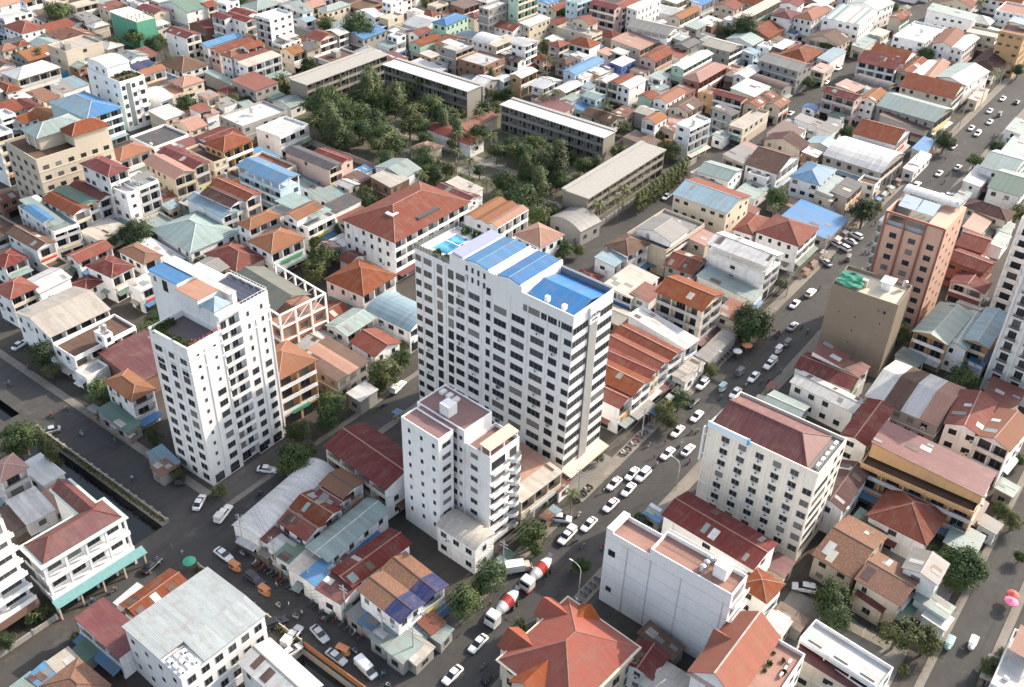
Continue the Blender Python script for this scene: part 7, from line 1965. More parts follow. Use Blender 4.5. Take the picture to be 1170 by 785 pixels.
('moto','black',136.4,79.4,86,True,('rightmost',0,1,57)),
('moto','white',137.6,79.5,98,True,('',0,1,5)),
('moto','black',138.8,79.5,87,True,('',0,1,5)),
('moto','red',109.8,64.0,84,True,('',0,2,4)),
('moto','white',111.4,64.0,101,True,('',0,2,4)),
('moto','grey',113.3,63.9,83,True,('',0,2,4)),
('moto','blue',114.8,63.9,82,True,('leftmost',0,0,3)),
('moto','grey',116.4,63.8,83,True,('',0,0,3)),
('moto','blue',118.1,63.8,84,True,('rightmost',0,0,3)),
('moto','blue',172.1,79.7,87,True,('leftmost',0,2,2)),
('moto','blue',173.8,79.6,82,True,('rightmost',0,2,2)),
('moto','red',175.4,79.6,79,True,('',0,2,2)),
('moto','black',177.5,79.5,90,True,('',0,2,2)),
('moto','red',179.1,79.5,90,True,('',0,3,51)),
]
PEOPLE=[
('ride', 'blue', 'grey', 88.4, 68.5, 180.99, 'person in blue shirt riding a motorbike left of the big orange hipped roof', 0.02),
('ride', 'black', 'grey', 116.1, 68.9, 18.41, 'person in black shirt riding a motorbike left of the huge blank white wall', 0.02),
('ride', 'grey', 'grey', 123.4, 72.9, 160.8, 'person in grey shirt riding a motorbike in front of the pink-tan roof', 0.02),
('ride', 'grey', 'grey', 123.4, 70.9, 1.91, 'person in grey shirt riding a motorbike left of the huge blank white wall', 0.02),
('ride', 'beige', 'blue', 153.8, 71.8, 180.17, 'person in beige shirt riding a motorbike behind the long maroon hall', 0.02),
('ride', 'grey', 'black', 168.6, 71.2, -0.56, 'person in grey shirt riding a motorbike behind the cream grid-window hotel', 0.02),
('ride', 'teal', 'grey', 169.8, 70.2, 1.41, 'person in teal shirt riding a motorbike behind the cream grid-window hotel', 0.02),
('ride', 'beige', 'blue', 163.2, 70.9, 9.14, 'person in beige shirt riding a motorbike left of the cream grid-window hotel', 0.02),
('ride', 'green', 'blue', 203.6, 65.1, -1.18, 'person in green shirt riding a motorbike left of the bare brown tower', 0.02),
('ride', 'red', 'black', 197.9, 65.8, 1.08, 'person in red shirt and black trousers riding left of the bare brown tower', 0.02),
('ride', 'grey', 'grey', 196.5, 67.0, -0.14, 'person in grey shirt riding a motorbike left of the bare brown tower', 0.02),
('ride', 'blue', 'grey', 226.4, 69.4, 1.92, 'person in blue shirt riding a motorbike left of the bare brown tower', 0.02),
('ride', 'teal', 'grey', 224.9, 67.2, 1.14, 'person in teal shirt riding a motorbike left of the bare brown tower', 0.02),
('ride', 'black', 'blue', 219.2, 72.9, 61.92, 'person in black shirt riding a motorbike left of the bare brown tower', 0.02),
('ride', 'red', 'blue', 217.6, 72.9, 58.14, 'person in red shirt and blue trousers riding left of the bare brown tower', 0.02),
('ride', 'green', 'black', 184.4, 71.8, 178.74, 'person in green shirt riding a motorbike behind the cream grid-window hotel', 0.02),
('ride', 'teal', 'blue', 283.0, 71.8, -0.96, 'person in teal shirt riding a motorbike left of the salmon tower hotel', 0.02),
('ride', 'blue', 'blue', 275.9, 71.2, -1.82, 'person in blue shirt riding a motorbike left of the salmon tower hotel', 0.02),
('ride', 'beige', 'black', 276.9, 70.0, -0.28, 'person in beige shirt riding a motorbike left of the salmon tower hotel', 0.02),
('ride', 'white', 'grey', 265.3, 68.0, 0.51, 'person in white shirt riding a motorbike left of the salmon tower hotel', 0.02),
('ride', 'green', 'grey', 265.4, 66.4, 0.7, 'person in green shirt riding a motorbike behind the bare brown tower', 0.02),
('ride', 'blue', 'black', 340.6, 68.1, 1.23, 'person in blue shirt riding a motorbike right of the white vaulted hall', 0.02),
('ride', 'red', 'black', 348.7, 69.1, -1.01, 'person in red shirt riding a motorbike right of the white vaulted hall', 0.02),
('ride', 'black', 'grey', 336.0, 77.7, 28.54, 'person in black shirt riding a motorbike right of the white vaulted hall', 0.02),
('ride', 'black', 'blue', 92.7, 132.4, -1.32, 'person in black shirt riding a motorbike left of the long white market roof', 0.02),
('ride', 'beige', 'blue', 85.9, 129.9, 58.73, 'person in beige shirt riding a motorbike left of the long white market roof', 0.02),
('ride', 'grey', 'black', 58.3, 133.9, 0.19, 'person in grey shirt riding a motorbike in front of the maroon canal block', 0.02),
('ride', 'green', 'blue', 54.2, 134.9, -0.37, 'person in green shirt riding a motorbike in front of the maroon canal block', 0.02),
('ride', 'beige', 'black', 75.1, 107.1, -88.16, 'person in beige shirt riding a motorbike right of the white-roofed machine block', 0.02),
('ride', 'grey', 'black', 75.3, 102.6, -81.38, 'person in grey shirt riding a motorbike behind the pale gabled hall', 0.02),
('ride', 'blue', 'black', 76.6, 88.7, -91.88, 'person in blue shirt riding a motorbike right of the pale gabled hall', 0.02),
('ride', 'green', 'blue', 76.0, 81.3, 0.3, 'person in green shirt riding a motorbike right of the pale gabled hall', 0.02),
('ride', 'teal', 'black', 74.8, 79.2, -59.8, 'person in teal shirt riding a motorbike right of the pale gabled hall', 0.02),
('ride', 'grey', 'blue', 79.5, 122.4, -90.05, 'person in grey shirt riding a motorbike in front of the long white market roof', 0.02),
('ride', 'red', 'blue', 86.9, 209.6, 90.67, 'person in red shirt riding a motorbike left of the rust-stained terrace', 0.02),
('ride', 'blue', 'grey', 80.7, 207.3, 89.49, 'person in blue shirt riding a motorbike left of the rust-stained terrace', 0.02),
('ride', 'blue', 'black', 159.4, 66.5, 181.77, 'person in blue shirt riding a motorbike left of the cream grid-window hotel', 0.02),
('ride', 'grey', 'blue', 393.5, 66.5, 7.31, 'person in grey shirt riding a motorbike right of the white vaulted hall', 0.02),
('ride', 'beige', 'black', 83.7, 188.8, 266.28, 'person in beige shirt riding a motorbike left of the tan hipped house', 0.02),
('ride', 'black', 'grey', 158.4, 76.5, -5.21, 'person in black shirt riding a motorbike right of the pink-tan roof', 0.02),
('ride', 'red', 'black', 125.5, 67.5, 182.79, 'person in red shirt riding a motorbike behind the huge blank white wall', 0.02),
('ride', 'blue', 'blue', 143.5, 130.7, 178.24, 'person in blue shirt riding a motorbike left of the pool-topped hotel tower', 0.02),
('ride', 'beige', 'black', 118.1, 129.6, 174.03, 'person in beige shirt riding a motorbike behind the wide maroon market hall', 0.02),
('ride', 'beige', 'black', 371.9, 66.5, 7.03, 'person in beige shirt riding a motorbike right of the white vaulted hall', 0.02),
('ride', 'red', 'black', 188.0, 130.1, 173.66, 'person in red shirt riding a motorbike behind the pool-topped hotel tower', 0.02),
('ride', 'green', 'blue', 80.8, 178.3, 271.1, 'person in green shirt riding a motorbike in front of the tan hipped house', 0.02),
('ride', 'red', 'blue', 247.6, 73.5, 185.33, 'person in red shirt riding a motorbike right of the white open-topped hotel', 0.02),
('ride', 'green', 'grey', 266.1, 77.3, 187.42, 'person in green shirt riding a motorbike right of the white open-topped hotel', 0.02),
('ride', 'teal', 'grey', 79.0, 157.0, 82.85, 'person in teal shirt riding a motorbike behind the maroon canal block', 0.02),
('ride', 'teal', 'blue', 130.9, 132.9, -5.47, 'person in teal shirt riding a motorbike behind the wide maroon market hall', 0.02),
('ride', 'grey', 'blue', 203.1, 76.5, 173.48, 'person in grey shirt and blue trousers riding in front of the arcaded red-roofed house', 0.02),
('ride', 'grey', 'grey', 193.3, 69.5, 183.24, 'person in grey shirt and grey trousers riding in front of the arcaded red-roofed house', 0.02),
('ride', 'teal', 'black', 78.0, 98.1, 277.62, 'person in teal shirt riding a motorbike left of the brown-blue roof', 0.02),
('ride', 'white', 'black', 130.2, 76.5, 3.72, 'person in white shirt riding a motorbike right of the pink-tan roof', 0.02),
('ride', 'red', 'blue', 245.4, 67.5, 187.91, 'person in red shirt riding a motorbike left of the salmon tower hotel', 0.02),
('ride', 'white', 'black', 207.8, 76.5, 172.95, 'person in white shirt riding a motorbike in front of the arcaded red-roofed house', 0.02),
('ride', 'red', 'grey', 80.3, 189.2, 82.89, 'person in red shirt riding a motorbike left of the tan hipped house', 0.02),
('stand', 'blue', 'grey', 72.53, 110.4, 151.06, 'person in blue shirt standing right of the white-roofed machine block', 0.02),
('stand', 'beige', 'blue', 78.11, 110.86, 178.16, 'person in beige shirt standing right of the white-roofed machine block', 0.02),
('stand', 'white', 'grey', 76.38, 105.58, 140.09, 'person in white shirt standing behind the pale gabled hall', 0.02),
('stand', 'beige', 'black', 76.49, 102.16, 180.23, 'person in beige shirt standing behind the pale gabled hall', 0.02),
('stand', 'black', 'black', 75.96, 97.67, 174.71, 'person in black shirt standing behind the pale gabled hall', 0.02),
('stand', 'blue', 'grey', 78.89, 92.1, 146.22, 'person in blue shirt standing in front of the brown-blue roof', 0.02),
('stand', 'black', 'blue', 207.84, 74.97, 222.87, 'person in black shirt standing in front of the arcaded red-roofed house', 0.02),
('stand', 'teal', 'grey', 204.39, 76.73, 272.92, 'person in teal shirt standing in front of the arcaded red-roofed house', 0.02),
('stand', 'grey', 'black', 199.6, 77.77, 41.33, 'person in grey shirt standing in front of the arcaded red-roofed house', 0.02),
('stand', 'black', 'grey', 295.52, 75.48, 150.9, 'person in black shirt standing behind the salmon tower hotel', 0.02),
('stand', 'beige', 'grey', 302.22, 75.7, 311.16, 'person in beige shirt standing behind the salmon tower hotel', 0.02),
('stand', 'red', 'blue', 161.29, 73.96, 51.93, 'person in red shirt standing left of the cream grid-window hotel', 0.02),
('stand', 'red', 'black', 155.89, 73.53, 115.68, 'person in red shirt standing behind the long maroon hall', 0.02),
('stand', 'black', 'grey', 110.76, 71.43, 125.65, 'person in black shirt standing behind the big orange hipped roof', 0.02),
('stand', 'red', 'black', 100.19, 76.43, 52.77, 'person in red shirt standing left of the big orange hipped roof', 0.02),
('stand', 'white', 'grey', 339.24, 72.18, 107.25, 'person in white shirt standing right of the white vaulted hall', 0.02),
('stand', 'black', 'grey', 359.15, 73.75, 226.55, 'person in black shirt standing right of the white vaulted hall', 0.02),
('stand', 'teal', 'grey', 72.15, 131.47, 54.7, 'person in teal shirt standing behind the white-roofed machine block', 0.02),
('stand', 'green', 'grey', 71.88, 134.39, 331.89, 'person in green shirt standing right of the maroon canal block', 0.02),
('stand', 'green', 'blue', 83.86, 170.22, 134.94, 'person in green shirt standing in front of the tan hipped house', 0.02),
('stand', 'red', 'grey', 110.53, 67.56, 15.07, 'person in red shirt standing behind the big orange hipped roof', 0.02),
('stand', 'white', 'black', 139.25, 76.25, 125.03, 'person in white shirt standing right of the pink-tan roof', 0.02),
]
PARASOLS=[
(161.6, -1.69, 1.3, 'pink', 'pink parasol right of the narrow grey gable'),
(163.61, -1.47, 1.2, 'red', 'red parasol right of the narrow grey gable'),
(71.03, 127.54, 1.3, 'green', 'green parasol behind the white-roofed machine block'),
(206.81, 76.2, 1.4, 'orange', 'orange parasol in front of the arcaded red-roofed house'),
(202.74, 76.89, 1.2, 'white', 'white parasol in front of the arcaded red-roofed house'),
(354.6, 78.89, 1.3, 'white', 'white parasol right of the white vaulted hall'),
(360.42, 78.94, 1.3, 'orange', 'orange parasol right of the white vaulted hall'),
]
STALLS=[
(81.6, 85.96, -1.57, 2.0, 1.9, 'y', 'street stall with grey canopy in front of the brown-blue roof'),
(81.6, 89.6, -1.57, 2.1, 2.2, 'r', 'street stall with red canopy in front of the brown-blue roof'),
(81.6, 93.07, -1.57, 3.1, 2.2, 'o', 'street stall with orange canopy left of the brown-blue roof'),
(81.6, 96.19, -1.57, 3.0, 1.9, 'g', 'street stall with green canopy left of the brown-blue roof'),
(81.6, 99.66, -1.57, 2.5, 2.4, 'b', 'street stall with bright blue canopy behind the pale gabled hall'),
(81.6, 106.48, -1.57, 2.0, 1.6, 'b', 'street stall with bright blue canopy in front of the long white market roof'),
(81.6, 109.93, -1.57, 2.6, 2.1, 'l', 'street stall with light blue canopy left of the brown-blue roof'),
(81.6, 113.63, -1.57, 2.3, 2.1, 'w', 'street stall with white canopy in front of the long white market roof'),
(81.6, 117.57, -1.57, 3.0, 2.0, 'y', 'street stall with grey canopy in front of the long white market roof'),
(81.6, 124.34, -1.57, 2.2, 2.0, 'l', 'street stall with light blue canopy in front of the long white market roof'),
(107.83, 80.4, 0, 3.2, 1.7, 't', 'street stall with pale teal canopy in front of the vaulted annex'),
(110.73, 80.4, 0, 2.9, 2.2, 'g', 'street stall with green canopy right of the vaulted annex'),
(118.49, 80.4, 0, 3.0, 2.3, 't', 'street stall with pale teal canopy right of the vaulted annex'),
(124.09, 80.4, 0, 2.6, 2.2, 'o', 'street stall with orange canopy in front of the pink-tan roof'),
(126.8, 80.4, 0, 2.1, 2.4, 'l', 'street stall with light blue canopy in front of the pink-tan roof'),
(167.4, 80.6, 0, 2.2, 1.9, 'b', 'street stall with bright blue canopy right of the pink-tan roof'),
(171.37, 80.6, 0, 2.8, 1.7, 'y', 'street stall with grey canopy in front of the arcaded red-roofed house'),
(174.58, 80.6, 0, 2.0, 1.7, 't', 'street stall with pale teal canopy in front of the arcaded red-roofed house'),
(178.44, 80.6, 0, 2.8, 1.9, 'c', 'leftmost street stall with beige canopy in front of the arcaded red-roofed house'),
(181.36, 80.6, 0, 2.7, 1.6, 'r', 'street stall with red canopy behind the cream grid-window hotel'),
(185.1, 80.6, 0, 2.9, 2.2, 'w', 'street stall with white canopy behind the cream grid-window hotel'),
(187.87, 80.6, 0, 2.9, 2.4, 'w', 'street stall with white canopy left of the bare brown tower'),
(191.41, 80.6, 0, 2.7, 2.1, 'r', 'street stall with red canopy in front of the white open-topped hotel'),
(194.68, 80.6, 0, 2.3, 1.7, 'c', 'second-from-left street stall with beige canopy in front of the arcaded red-roofed house'),
(205.18, 80.6, 0, 2.7, 1.9, 'c', 'rightmost street stall with beige canopy in front of the arcaded red-roofed house'),
(208.38, 80.6, 0, 3.0, 1.9, 'w', 'street stall with white canopy in front of the white open-topped hotel'),
(212.17, 80.6, 0, 2.3, 1.8, 't', 'street stall with pale teal canopy right of the arcaded red-roofed house'),
(86.5, 154.13, -1.57, 3.0, 2.1, 'w', 'street stall with white canopy in front of the white corner tower'),
(86.5, 158.53, -1.57, 2.6, 1.9, 't', 'street stall with pale teal canopy in front of the tan hipped house'),
(86.5, 168.02, -1.57, 2.2, 1.6, 'w', 'rightmost street stall with white canopy in front of the tan hipped house'),
(86.5, 172.69, -1.57, 2.1, 2.3, 'w', 'leftmost street stall with white canopy in front of the tan hipped house'),
(86.5, 177.08, -1.57, 2.1, 2.1, 'b', 'street stall with bright blue canopy in front of the tan hipped house'),
(86.5, 181.4, -1.57, 3.1, 1.9, 'y', 'street stall with grey canopy left of the tan hipped house'),
(119.11, -3.0, 3.14, 2.6, 2.1, 'c', 'street stall with beige canopy in front of the bare white terrace'),
(122.48, -3.0, 3.14, 2.0, 2.4, 't', 'street stall with pale teal canopy in front of the bare white terrace'),
(127.4, -3.0, 3.14, 2.3, 1.7, 'b', 'street stall with bright blue canopy right of the bare white terrace'),
(131.66, -3.0, 3.14, 3.0, 1.9, 'g', 'street stall with green canopy right of the bare white terrace'),
(135.9, -3.0, 3.14, 2.4, 1.8, 't', 'street stall with pale teal canopy right of the bare white terrace'),
(140.97, -3.0, 3.14, 2.0, 2.1, 'c', 'street stall with beige canopy right of the bare white terrace'),
(144.99, -3.0, 3.14, 2.9, 2.3, 'y', 'street stall with grey canopy right of the bare white terrace'),
(102.66, 127.2, 3.14, 2.7, 1.7, 'm', 'street stall with maroon canopy behind the long white market roof'),
(106.09, 127.2, 3.14, 2.3, 1.8, 'c', 'street stall with beige canopy left of the wide maroon market hall'),
(110.89, 127.2, 3.14, 2.4, 2.1, 'g', 'street stall with green canopy left of the wide maroon market hall'),
(120.36, 127.2, 3.14, 3.0, 2.2, 'r', 'street stall with red canopy behind the wide maroon market hall'),
(129.85, 127.2, 3.14, 2.0, 2.3, 'b', 'street stall with bright blue canopy behind the wide maroon market hall'),
(252.29, 79.9, 0, 2.1, 2.2, 'r', 'leftmost street stall with red canopy right of the white open-topped hotel'),
(257.83, 79.9, 0, 2.7, 1.6, 'r', 'rightmost street stall with red canopy right of the white open-topped hotel'),
(264.64, 79.9, 0, 2.6, 1.7, 'y', 'street stall with grey canopy right of the white open-topped hotel'),
(275.68, 79.9, 0, 3.0, 1.8, 'c', 'street stall with beige canopy left of the salmon tower hotel'),
(281.38, 79.9, 0, 2.4, 1.6, 'w', 'street stall with white canopy left of the salmon tower hotel'),
(287.11, 79.9, 0, 2.6, 1.6, 'o', 'street stall with orange canopy in front of the bright blue pyramid roof'),
(298.11, 79.9, 0, 2.1, 2.3, 't', 'street stall with pale teal canopy in front of the bright blue pyramid roof'),
(309.59, 79.9, 0, 2.4, 1.6, 'b', 'street stall with bright blue canopy in front of the white vaulted hall'),
(315.43, 79.9, 0, 3.2, 1.6, 't', 'leftmost street stall with pale teal canopy in front of the white vaulted hall'),
(320.75, 79.9, 0, 2.5, 2.2, 't', 'rightmost street stall with pale teal canopy in front of the white vaulted hall'),
(328.0, 79.9, 0, 2.5, 2.1, 'm', 'street stall with maroon canopy in front of the white vaulted hall'),
(257.49, 63.6, 3.14, 2.8, 1.8, 'b', 'street stall with bright blue canopy left of the salmon tower hotel'),
(278.33, 63.6, 3.14, 2.9, 1.6, 't', 'street stall with pale teal canopy left of the salmon tower hotel'),
(285.1, 63.6, 3.14, 2.4, 2.0, 'g', 'street stall with green canopy behind the bare brown tower'),
(290.37, 63.6, 3.14, 2.8, 1.6, 'r', 'street stall with red canopy behind the salmon tower hotel'),
(304.67, 63.6, 3.14, 2.9, 1.9, 'g', 'street stall with green canopy in front of the white vaulted hall'),
(309.95, 63.6, 3.14, 2.6, 2.1, 't', 'street stall with pale teal canopy behind the salmon tower hotel'),
(175.89, 63.6, 3.14, 2.3, 1.8, 'm', 'street stall with maroon canopy behind the cream grid-window hotel'),
(188.38, 63.6, 3.14, 2.3, 2.3, 'c', 'street stall with beige canopy behind the cream grid-window hotel'),
(194.69, 63.6, 3.14, 2.9, 2.2, 'r', 'street stall with red canopy left of the bare brown tower'),
]
POLES=[
(82.0, 79.4, 'rightmost concrete utility pole in front of the brown-blue roof', None),
(108.0, 79.4, 'concrete utility pole right of the vaulted annex', 'sagging overhead cables right of the brown-blue roof'),
(134.0, 79.4, 'concrete utility pole right of the small balcony tower', 'sagging overhead cables in front of the pink-tan roof'),
(160.0, 79.4, 'concrete utility pole right of the pool-topped hotel tower', 'sagging overhead cables right of the pink-tan roof'),
(186.0, 79.4, 'concrete utility pole in front of the arcaded red-roofed house', 'sagging overhead cables right of the pool-topped hotel tower'),
(212.0, 79.4, 'concrete utility pole right of the arcaded red-roofed house', 'sagging overhead cables in front of the arcaded red-roofed house'),
(238.0, 79.4, 'concrete utility pole behind the bare brown tower', 'sagging overhead cables in front of the white open-topped hotel'),
(264.0, 79.4, 'concrete utility pole in front of the bright blue pyramid roof', 'sagging overhead cables right of the white open-topped hotel'),
(290.0, 79.4, 'concrete utility pole right of the bright blue pyramid roof', 'sagging overhead cables in front of the bright blue pyramid roof'),
(316.0, 79.4, 'concrete utility pole in front of the white vaulted hall', 'sagging overhead cables in front of the white vaulted hall'),
(342.0, 79.4, 'leftmost concrete utility pole right of the white vaulted hall', 'sagging overhead cables right of the bright blue pyramid roof'),
(368.0, 79.4, 'rightmost concrete utility pole right of the white vaulted hall', 'leftmost sagging overhead cables right of the white vaulted hall'),
(394.0, 79.4, 'concrete utility pole in front of the orange corner block', 'rightmost sagging overhead cables right of the white vaulted hall'),
(420.0, 79.4, 'leftmost concrete utility pole in front of the orange corner block', 'leftmost sagging overhead cables in front of the orange corner block'),
(446.0, 79.4, 'rightmost concrete utility pole in front of the orange corner block', 'second-from-left sagging overhead cables in front of the orange corner block'),
(472.0, 79.4, 'concrete utility pole right of the multi-gabled row', 'rightmost sagging overhead cables in front of the orange corner block'),
(81.2, 86.0, 'leftmost concrete utility pole in front of the brown-blue roof', None),
(81.2, 95.5, 'concrete utility pole behind the pale gabled hall', None),
(81.2, 105.0, 'concrete utility pole left of the brown-blue roof', None),
(81.2, 114.5, 'concrete utility pole in front of the long white market roof', None),
(81.2, 124.0, 'concrete utility pole left of the long white market roof', None),
]
WIRES=[(82.0, 79.4, 7.5, 86.59, 63.4, 7.0, 'thin wires strung across the street in front of the brown-blue roof'),(134.0, 79.4, 7.5, 145.42, 63.4, 7.0, 'thin wires strung across the street right of the pink-tan roof'),(186.0, 79.4, 7.5, 195.84, 63.4, 7.0, 'thin wires strung across the street left of the bare brown tower'),(238.0, 79.4, 7.5, 246.75, 63.4, 7.0, 'thin wires strung across the street behind the bare brown tower'),(290.0, 79.4, 7.5, 297.24, 63.4, 7.0, 'thin wires strung across the street behind the salmon tower hotel'),(342.0, 79.4, 7.5, 353.67, 63.4, 7.0, 'rightmost thin wires strung across the street right of the white vaulted hall'),(394.0, 79.4, 7.5, 401.45, 63.4, 7.0, 'thin wires strung across the street right of the white vaulted hall'),(108.0, 79.4, 7.5, 104.6, 86.0, 7.5, 'thin wires strung across the street in front of the vaulted annex'),(186.0, 79.4, 7.5, 181.2, 86.0, 7.5, 'thin wires strung across the street in front of the white open-topped hotel'),(264.0, 79.4, 7.5, 262.21, 86.0, 7.5, 'thin wires strung across the street right of the white open-topped hotel'),(342.0, 79.4, 7.5, 343.21, 86.0, 7.5, 'leftmost thin wires strung across the street right of the white vaulted hall'),(420.0, 79.4, 7.5, 418.37, 86.0, 7.5, 'thin wires strung across the street right of the tall pink house'),(81.2, 95.5, 7.5, 70.0, 110.0, 7.0, 'thin wires strung across the street left of the brown-blue roof'),(81.2, 114.5, 7.5, 88.0, 131.0, 7.0, 'thin wires strung across the street left of the long white market roof'),(86.0, 140.0, 8.0, 68.0, 140.0, 8.5, 'thin wires strung across the street right of the maroon canal block'),(112.0, 136.0, 8.0, 108.0, 126.0, 7.0, 'thin wires strung across the street left of the wide maroon market hall')]
AP0=(191.31,372.95); AP1=(211.89,374.23)
CAM=[[0.60574, 0.44647, -0.65859, 0.0], [-0.7952, 0.36785, -0.48202, 0.0], [0.02706, 0.81569, 0.57786, 150.0], [0.0, 0.0, 0.0, 1.0]]
SUN_E,SKY_S,EXPO=2.7,.15,1.36
# ------------------------------------------------------------------ ground, roads, water
def sheet(name, x0,y0,x1,y1,z,mat,kind='structure',th=None):
    mb=MB()
    if th: mb.box((x0,y0,z-th),(x1,y1,z),0,'z')
    else: mb.face([(x0,y0,z),(x1,y0,z),(x1,y1,z),(x0,y1,z)])
    o=mb.build(name,[mat]); return tag(o,kind=kind)
def build_ground():
    G=M_ground('earth_ground',(.085,.076,.064),(.06,.054,.047),(.125,.11,.092)); A=M_ground('asphalt',(.060,.058,.056),(.078,.075,.070),(.108,.102,.094)); P=M_ground('pavement_slabs',(.25,.225,.19),(.19,.17,.145),(.31,.27,.22))
    xs=[-900,64,67.6,71.5,72.5,75.5,78,1500]; ys=[-1000,40,97,141,188,196,420,1400]
    W=[(67.6,141,75.5,188),(72.5,196,78,420),(64,40,71.5,97)]
    mb=MB()
    for x0,x1 in zip(xs,xs[1:]):
        for y0,y1 in zip(ys,ys[1:]):
            cx,cy=(x0+x1)/2,(y0+y1)/2
            if any(a<cx<c and b<cy<d for a,b,c,d in W): continue
            mb.face([(x0,y0,0),(x1,y0,0),(x1,y1,0),(x0,y1,0)])
    tag(mb.build('ground',[G]),kind='structure')
    w,nt,b=nm('canal_water'); tc=N(nt,'ShaderNodeTexCoord'); f=noise(nt,tc.outputs['Object'],1.2,3); b.inputs['Base Color'].default_value=(.012,.014,.015,1); b.inputs['Roughness'].default_value=.12
    bp=N(nt,'ShaderNodeBump'); bp.inputs['Strength'].default_value=.08; nt.links.new(f,bp.inputs['Height']); nt.links.new(bp.outputs[0],b.inputs['Normal'])
    cw=M_wall('y',1.6)
    for x0,y0,x1,y1 in W:
        sheet('canal_water',x0,y0,x1,y1,-1.9,w)
        mb=MB()
        mb.face([(x0,y0,-2.2),(x0,y1,-2.2),(x0,y1,.0),(x0,y0,.0)]); mb.face([(x1,y1,-2.2),(x1,y0,-2.2),(x1,y0,0),(x1,y1,0)])
        mb.face([(x1,y0,-2.2),(x0,y0,-2.2),(x0,y0,0),(x1,y0,0)]); mb.face([(x0,y1,-2.2),(x1,y1,-2.2),(x1,y1,0),(x0,y1,0)])
        tag(mb.build('canal_bank',[cw]),kind='structure')
    sheet('avenue_road',-60,65.2,1300,78.2,.012,A); sheet('market_road',72.4,78.21,80.6,127.9,.008,A); sheet('cross_road',-200,128,1200,134.8,.016,A); sheet('canal_road',76.3,134.81,85.2,420,.012,A); sheet('back_road',60,-2.2,900,5.2,.012,A); sheet('school_road',200,134.81,620,139.6,.012,A)
    sheet('bridge_road',66,188.6,76.29,195.4,.010,A); sheet('side_road',216.2,142.6,221.6,330,.012,A); sheet('market_road',60,134.81,76.29,140.6,.008,A)
    for y0,y1,s0,s1 in((78.22,81.0,81,127),(78.22,81.0,134,600),(62.4,65.18,40,600),(5.22,6.6,100,600),(-3.8,-2.22,60,600),(126.2,127.98,84,600),(134.82,136.2,86,198)):
        sheet('pavement',s0,y0,s1,y1,.13,P,th=.13)
    sheet('pavement',85.3,141,87.2,420,.13,P,th=.13); sheet('pavement',80.7,82,82.4,126,.12,P,th=.12)
    sheet('forecourt',134,81.02,150,84.2,.05,M_ground('forecourt_slabs',(.24,.23,.21),(.20,.19,.18),(.28,.26,.24)))
    Y=M_ground('yard_earth',(.14,.125,.10),(.10,.11,.065),(.22,.20,.165)); sheet('school_yard',222,142,292,290,.006,Y)
    gp=M_ground('dry_path',(.32,.29,.24),(.28,.25,.21),(.36,.33,.28)); sheet('path',240,158,243,230,.012,gp); sheet('path',250,182,253.5,275,.014,gp); sheet('path',243.01,196,276,199.5,.016,gp); sheet('path',224,205,243,208,.018,gp)
    CY=M_ground('courtyard',(.26,.245,.22),(.20,.19,.175),(.32,.30,.27)); sheet('courtyard',112,10,140,33,.007,CY); sheet('courtyard',150,8,172,30,.009,CY); sheet('courtyard',87,136.4,112,142,.011,M_ground('dark_yard',(.12,.11,.10),(.10,.095,.09),(.15,.14,.13)))

# ------------------------------------------------------------------ trees
def leafq(mb,p,size,r,m=0,asp=1.5,out=None):
    d=Vector((r.gauss(0,1),r.gauss(0,1),r.gauss(0,1)+.5)).normalized()
    if out is not None: d=(d*.55+out).normalized()
    u=d.orthogonal().normalized(); a=r.random()*6.3; q=d.cross(u); u2=u*cos(a)+q*sin(a); v2=q*cos(a)-u*sin(a)
    u2*=size*.5; v2*=size*.5*asp
    mb.face([p-u2*.4-v2,p+u2-v2*.2,p+u2*.3+v2,p-u2+v2*.3],m)
def crown_mesh(kind,seed):
    r=random.Random(seed); mb=MB(); cl=[]
    if kind in('broad','round','shrub'):
        n={'broad':r.choice([30,38,46]),'round':60,'shrub':16}[kind]
        for k in range(n):
            while True:
                v=Vector((r.uniform(-1,1),r.uniform(-1,1),r.uniform(-.8,.95)))
                if .35<v.length<(1 if kind!='round' else .96): break
            if kind=='broad': v=Vector((v.x*r.uniform(.75,1.15),v.y*r.uniform(.75,1.15),v.z*(.62+.1*(seed%3))+.05))
            cl.append((v,r.uniform(.15,.25) if kind!='round' else .22))
        per=115 if kind!='shrub' else 70
    elif kind=='cone':
        for k in range(40):
            z=r.uniform(-.9,1.7); R=.85*(1.75-z)/2.65; a=r.random()*6.3; q=sqrt(r.random())*R; cl.append((Vector((q*cos(a),q*sin(a),z)),.2))
        per=85
    elif kind=='cypress':
        for k in range(30):
            z=r.uniform(-1,2.2); R=.42*min(1,(2.35-z)/1.5); a=r.random()*6.3; q=sqrt(r.random())*R; cl.append((Vector((q*cos(a),q*sin(a),z)),.15))
        per=75
    for c,s in cl:
        for k in range(per):
            p=c+Vector((r.gauss(0,s),r.gauss(0,s),r.gauss(0,s*.75)))
            leafq(mb,p,r.uniform(.055,.115) if kind!='shrub' else r.uniform(.12,.2),r,0,1.5,((p-c)*2.2+p*.5+Vector((0,0,.25))))
    col={'broad':[('leaf_mid',.070,.105,.042),('leaf_olive',.095,.115,.050),('leaf_deep',.050,.082,.038)][seed%3],'round':('leaf_deep',.050,.082,.038),'shrub':('leaf_olive',.095,.115,.050),'cone':('leaf_pine',.085,.112,.055),'cypress':('leaf_light',.095,.12,.05)}[kind]
    return mb.mesh('crown',[M_leaf(*col)])
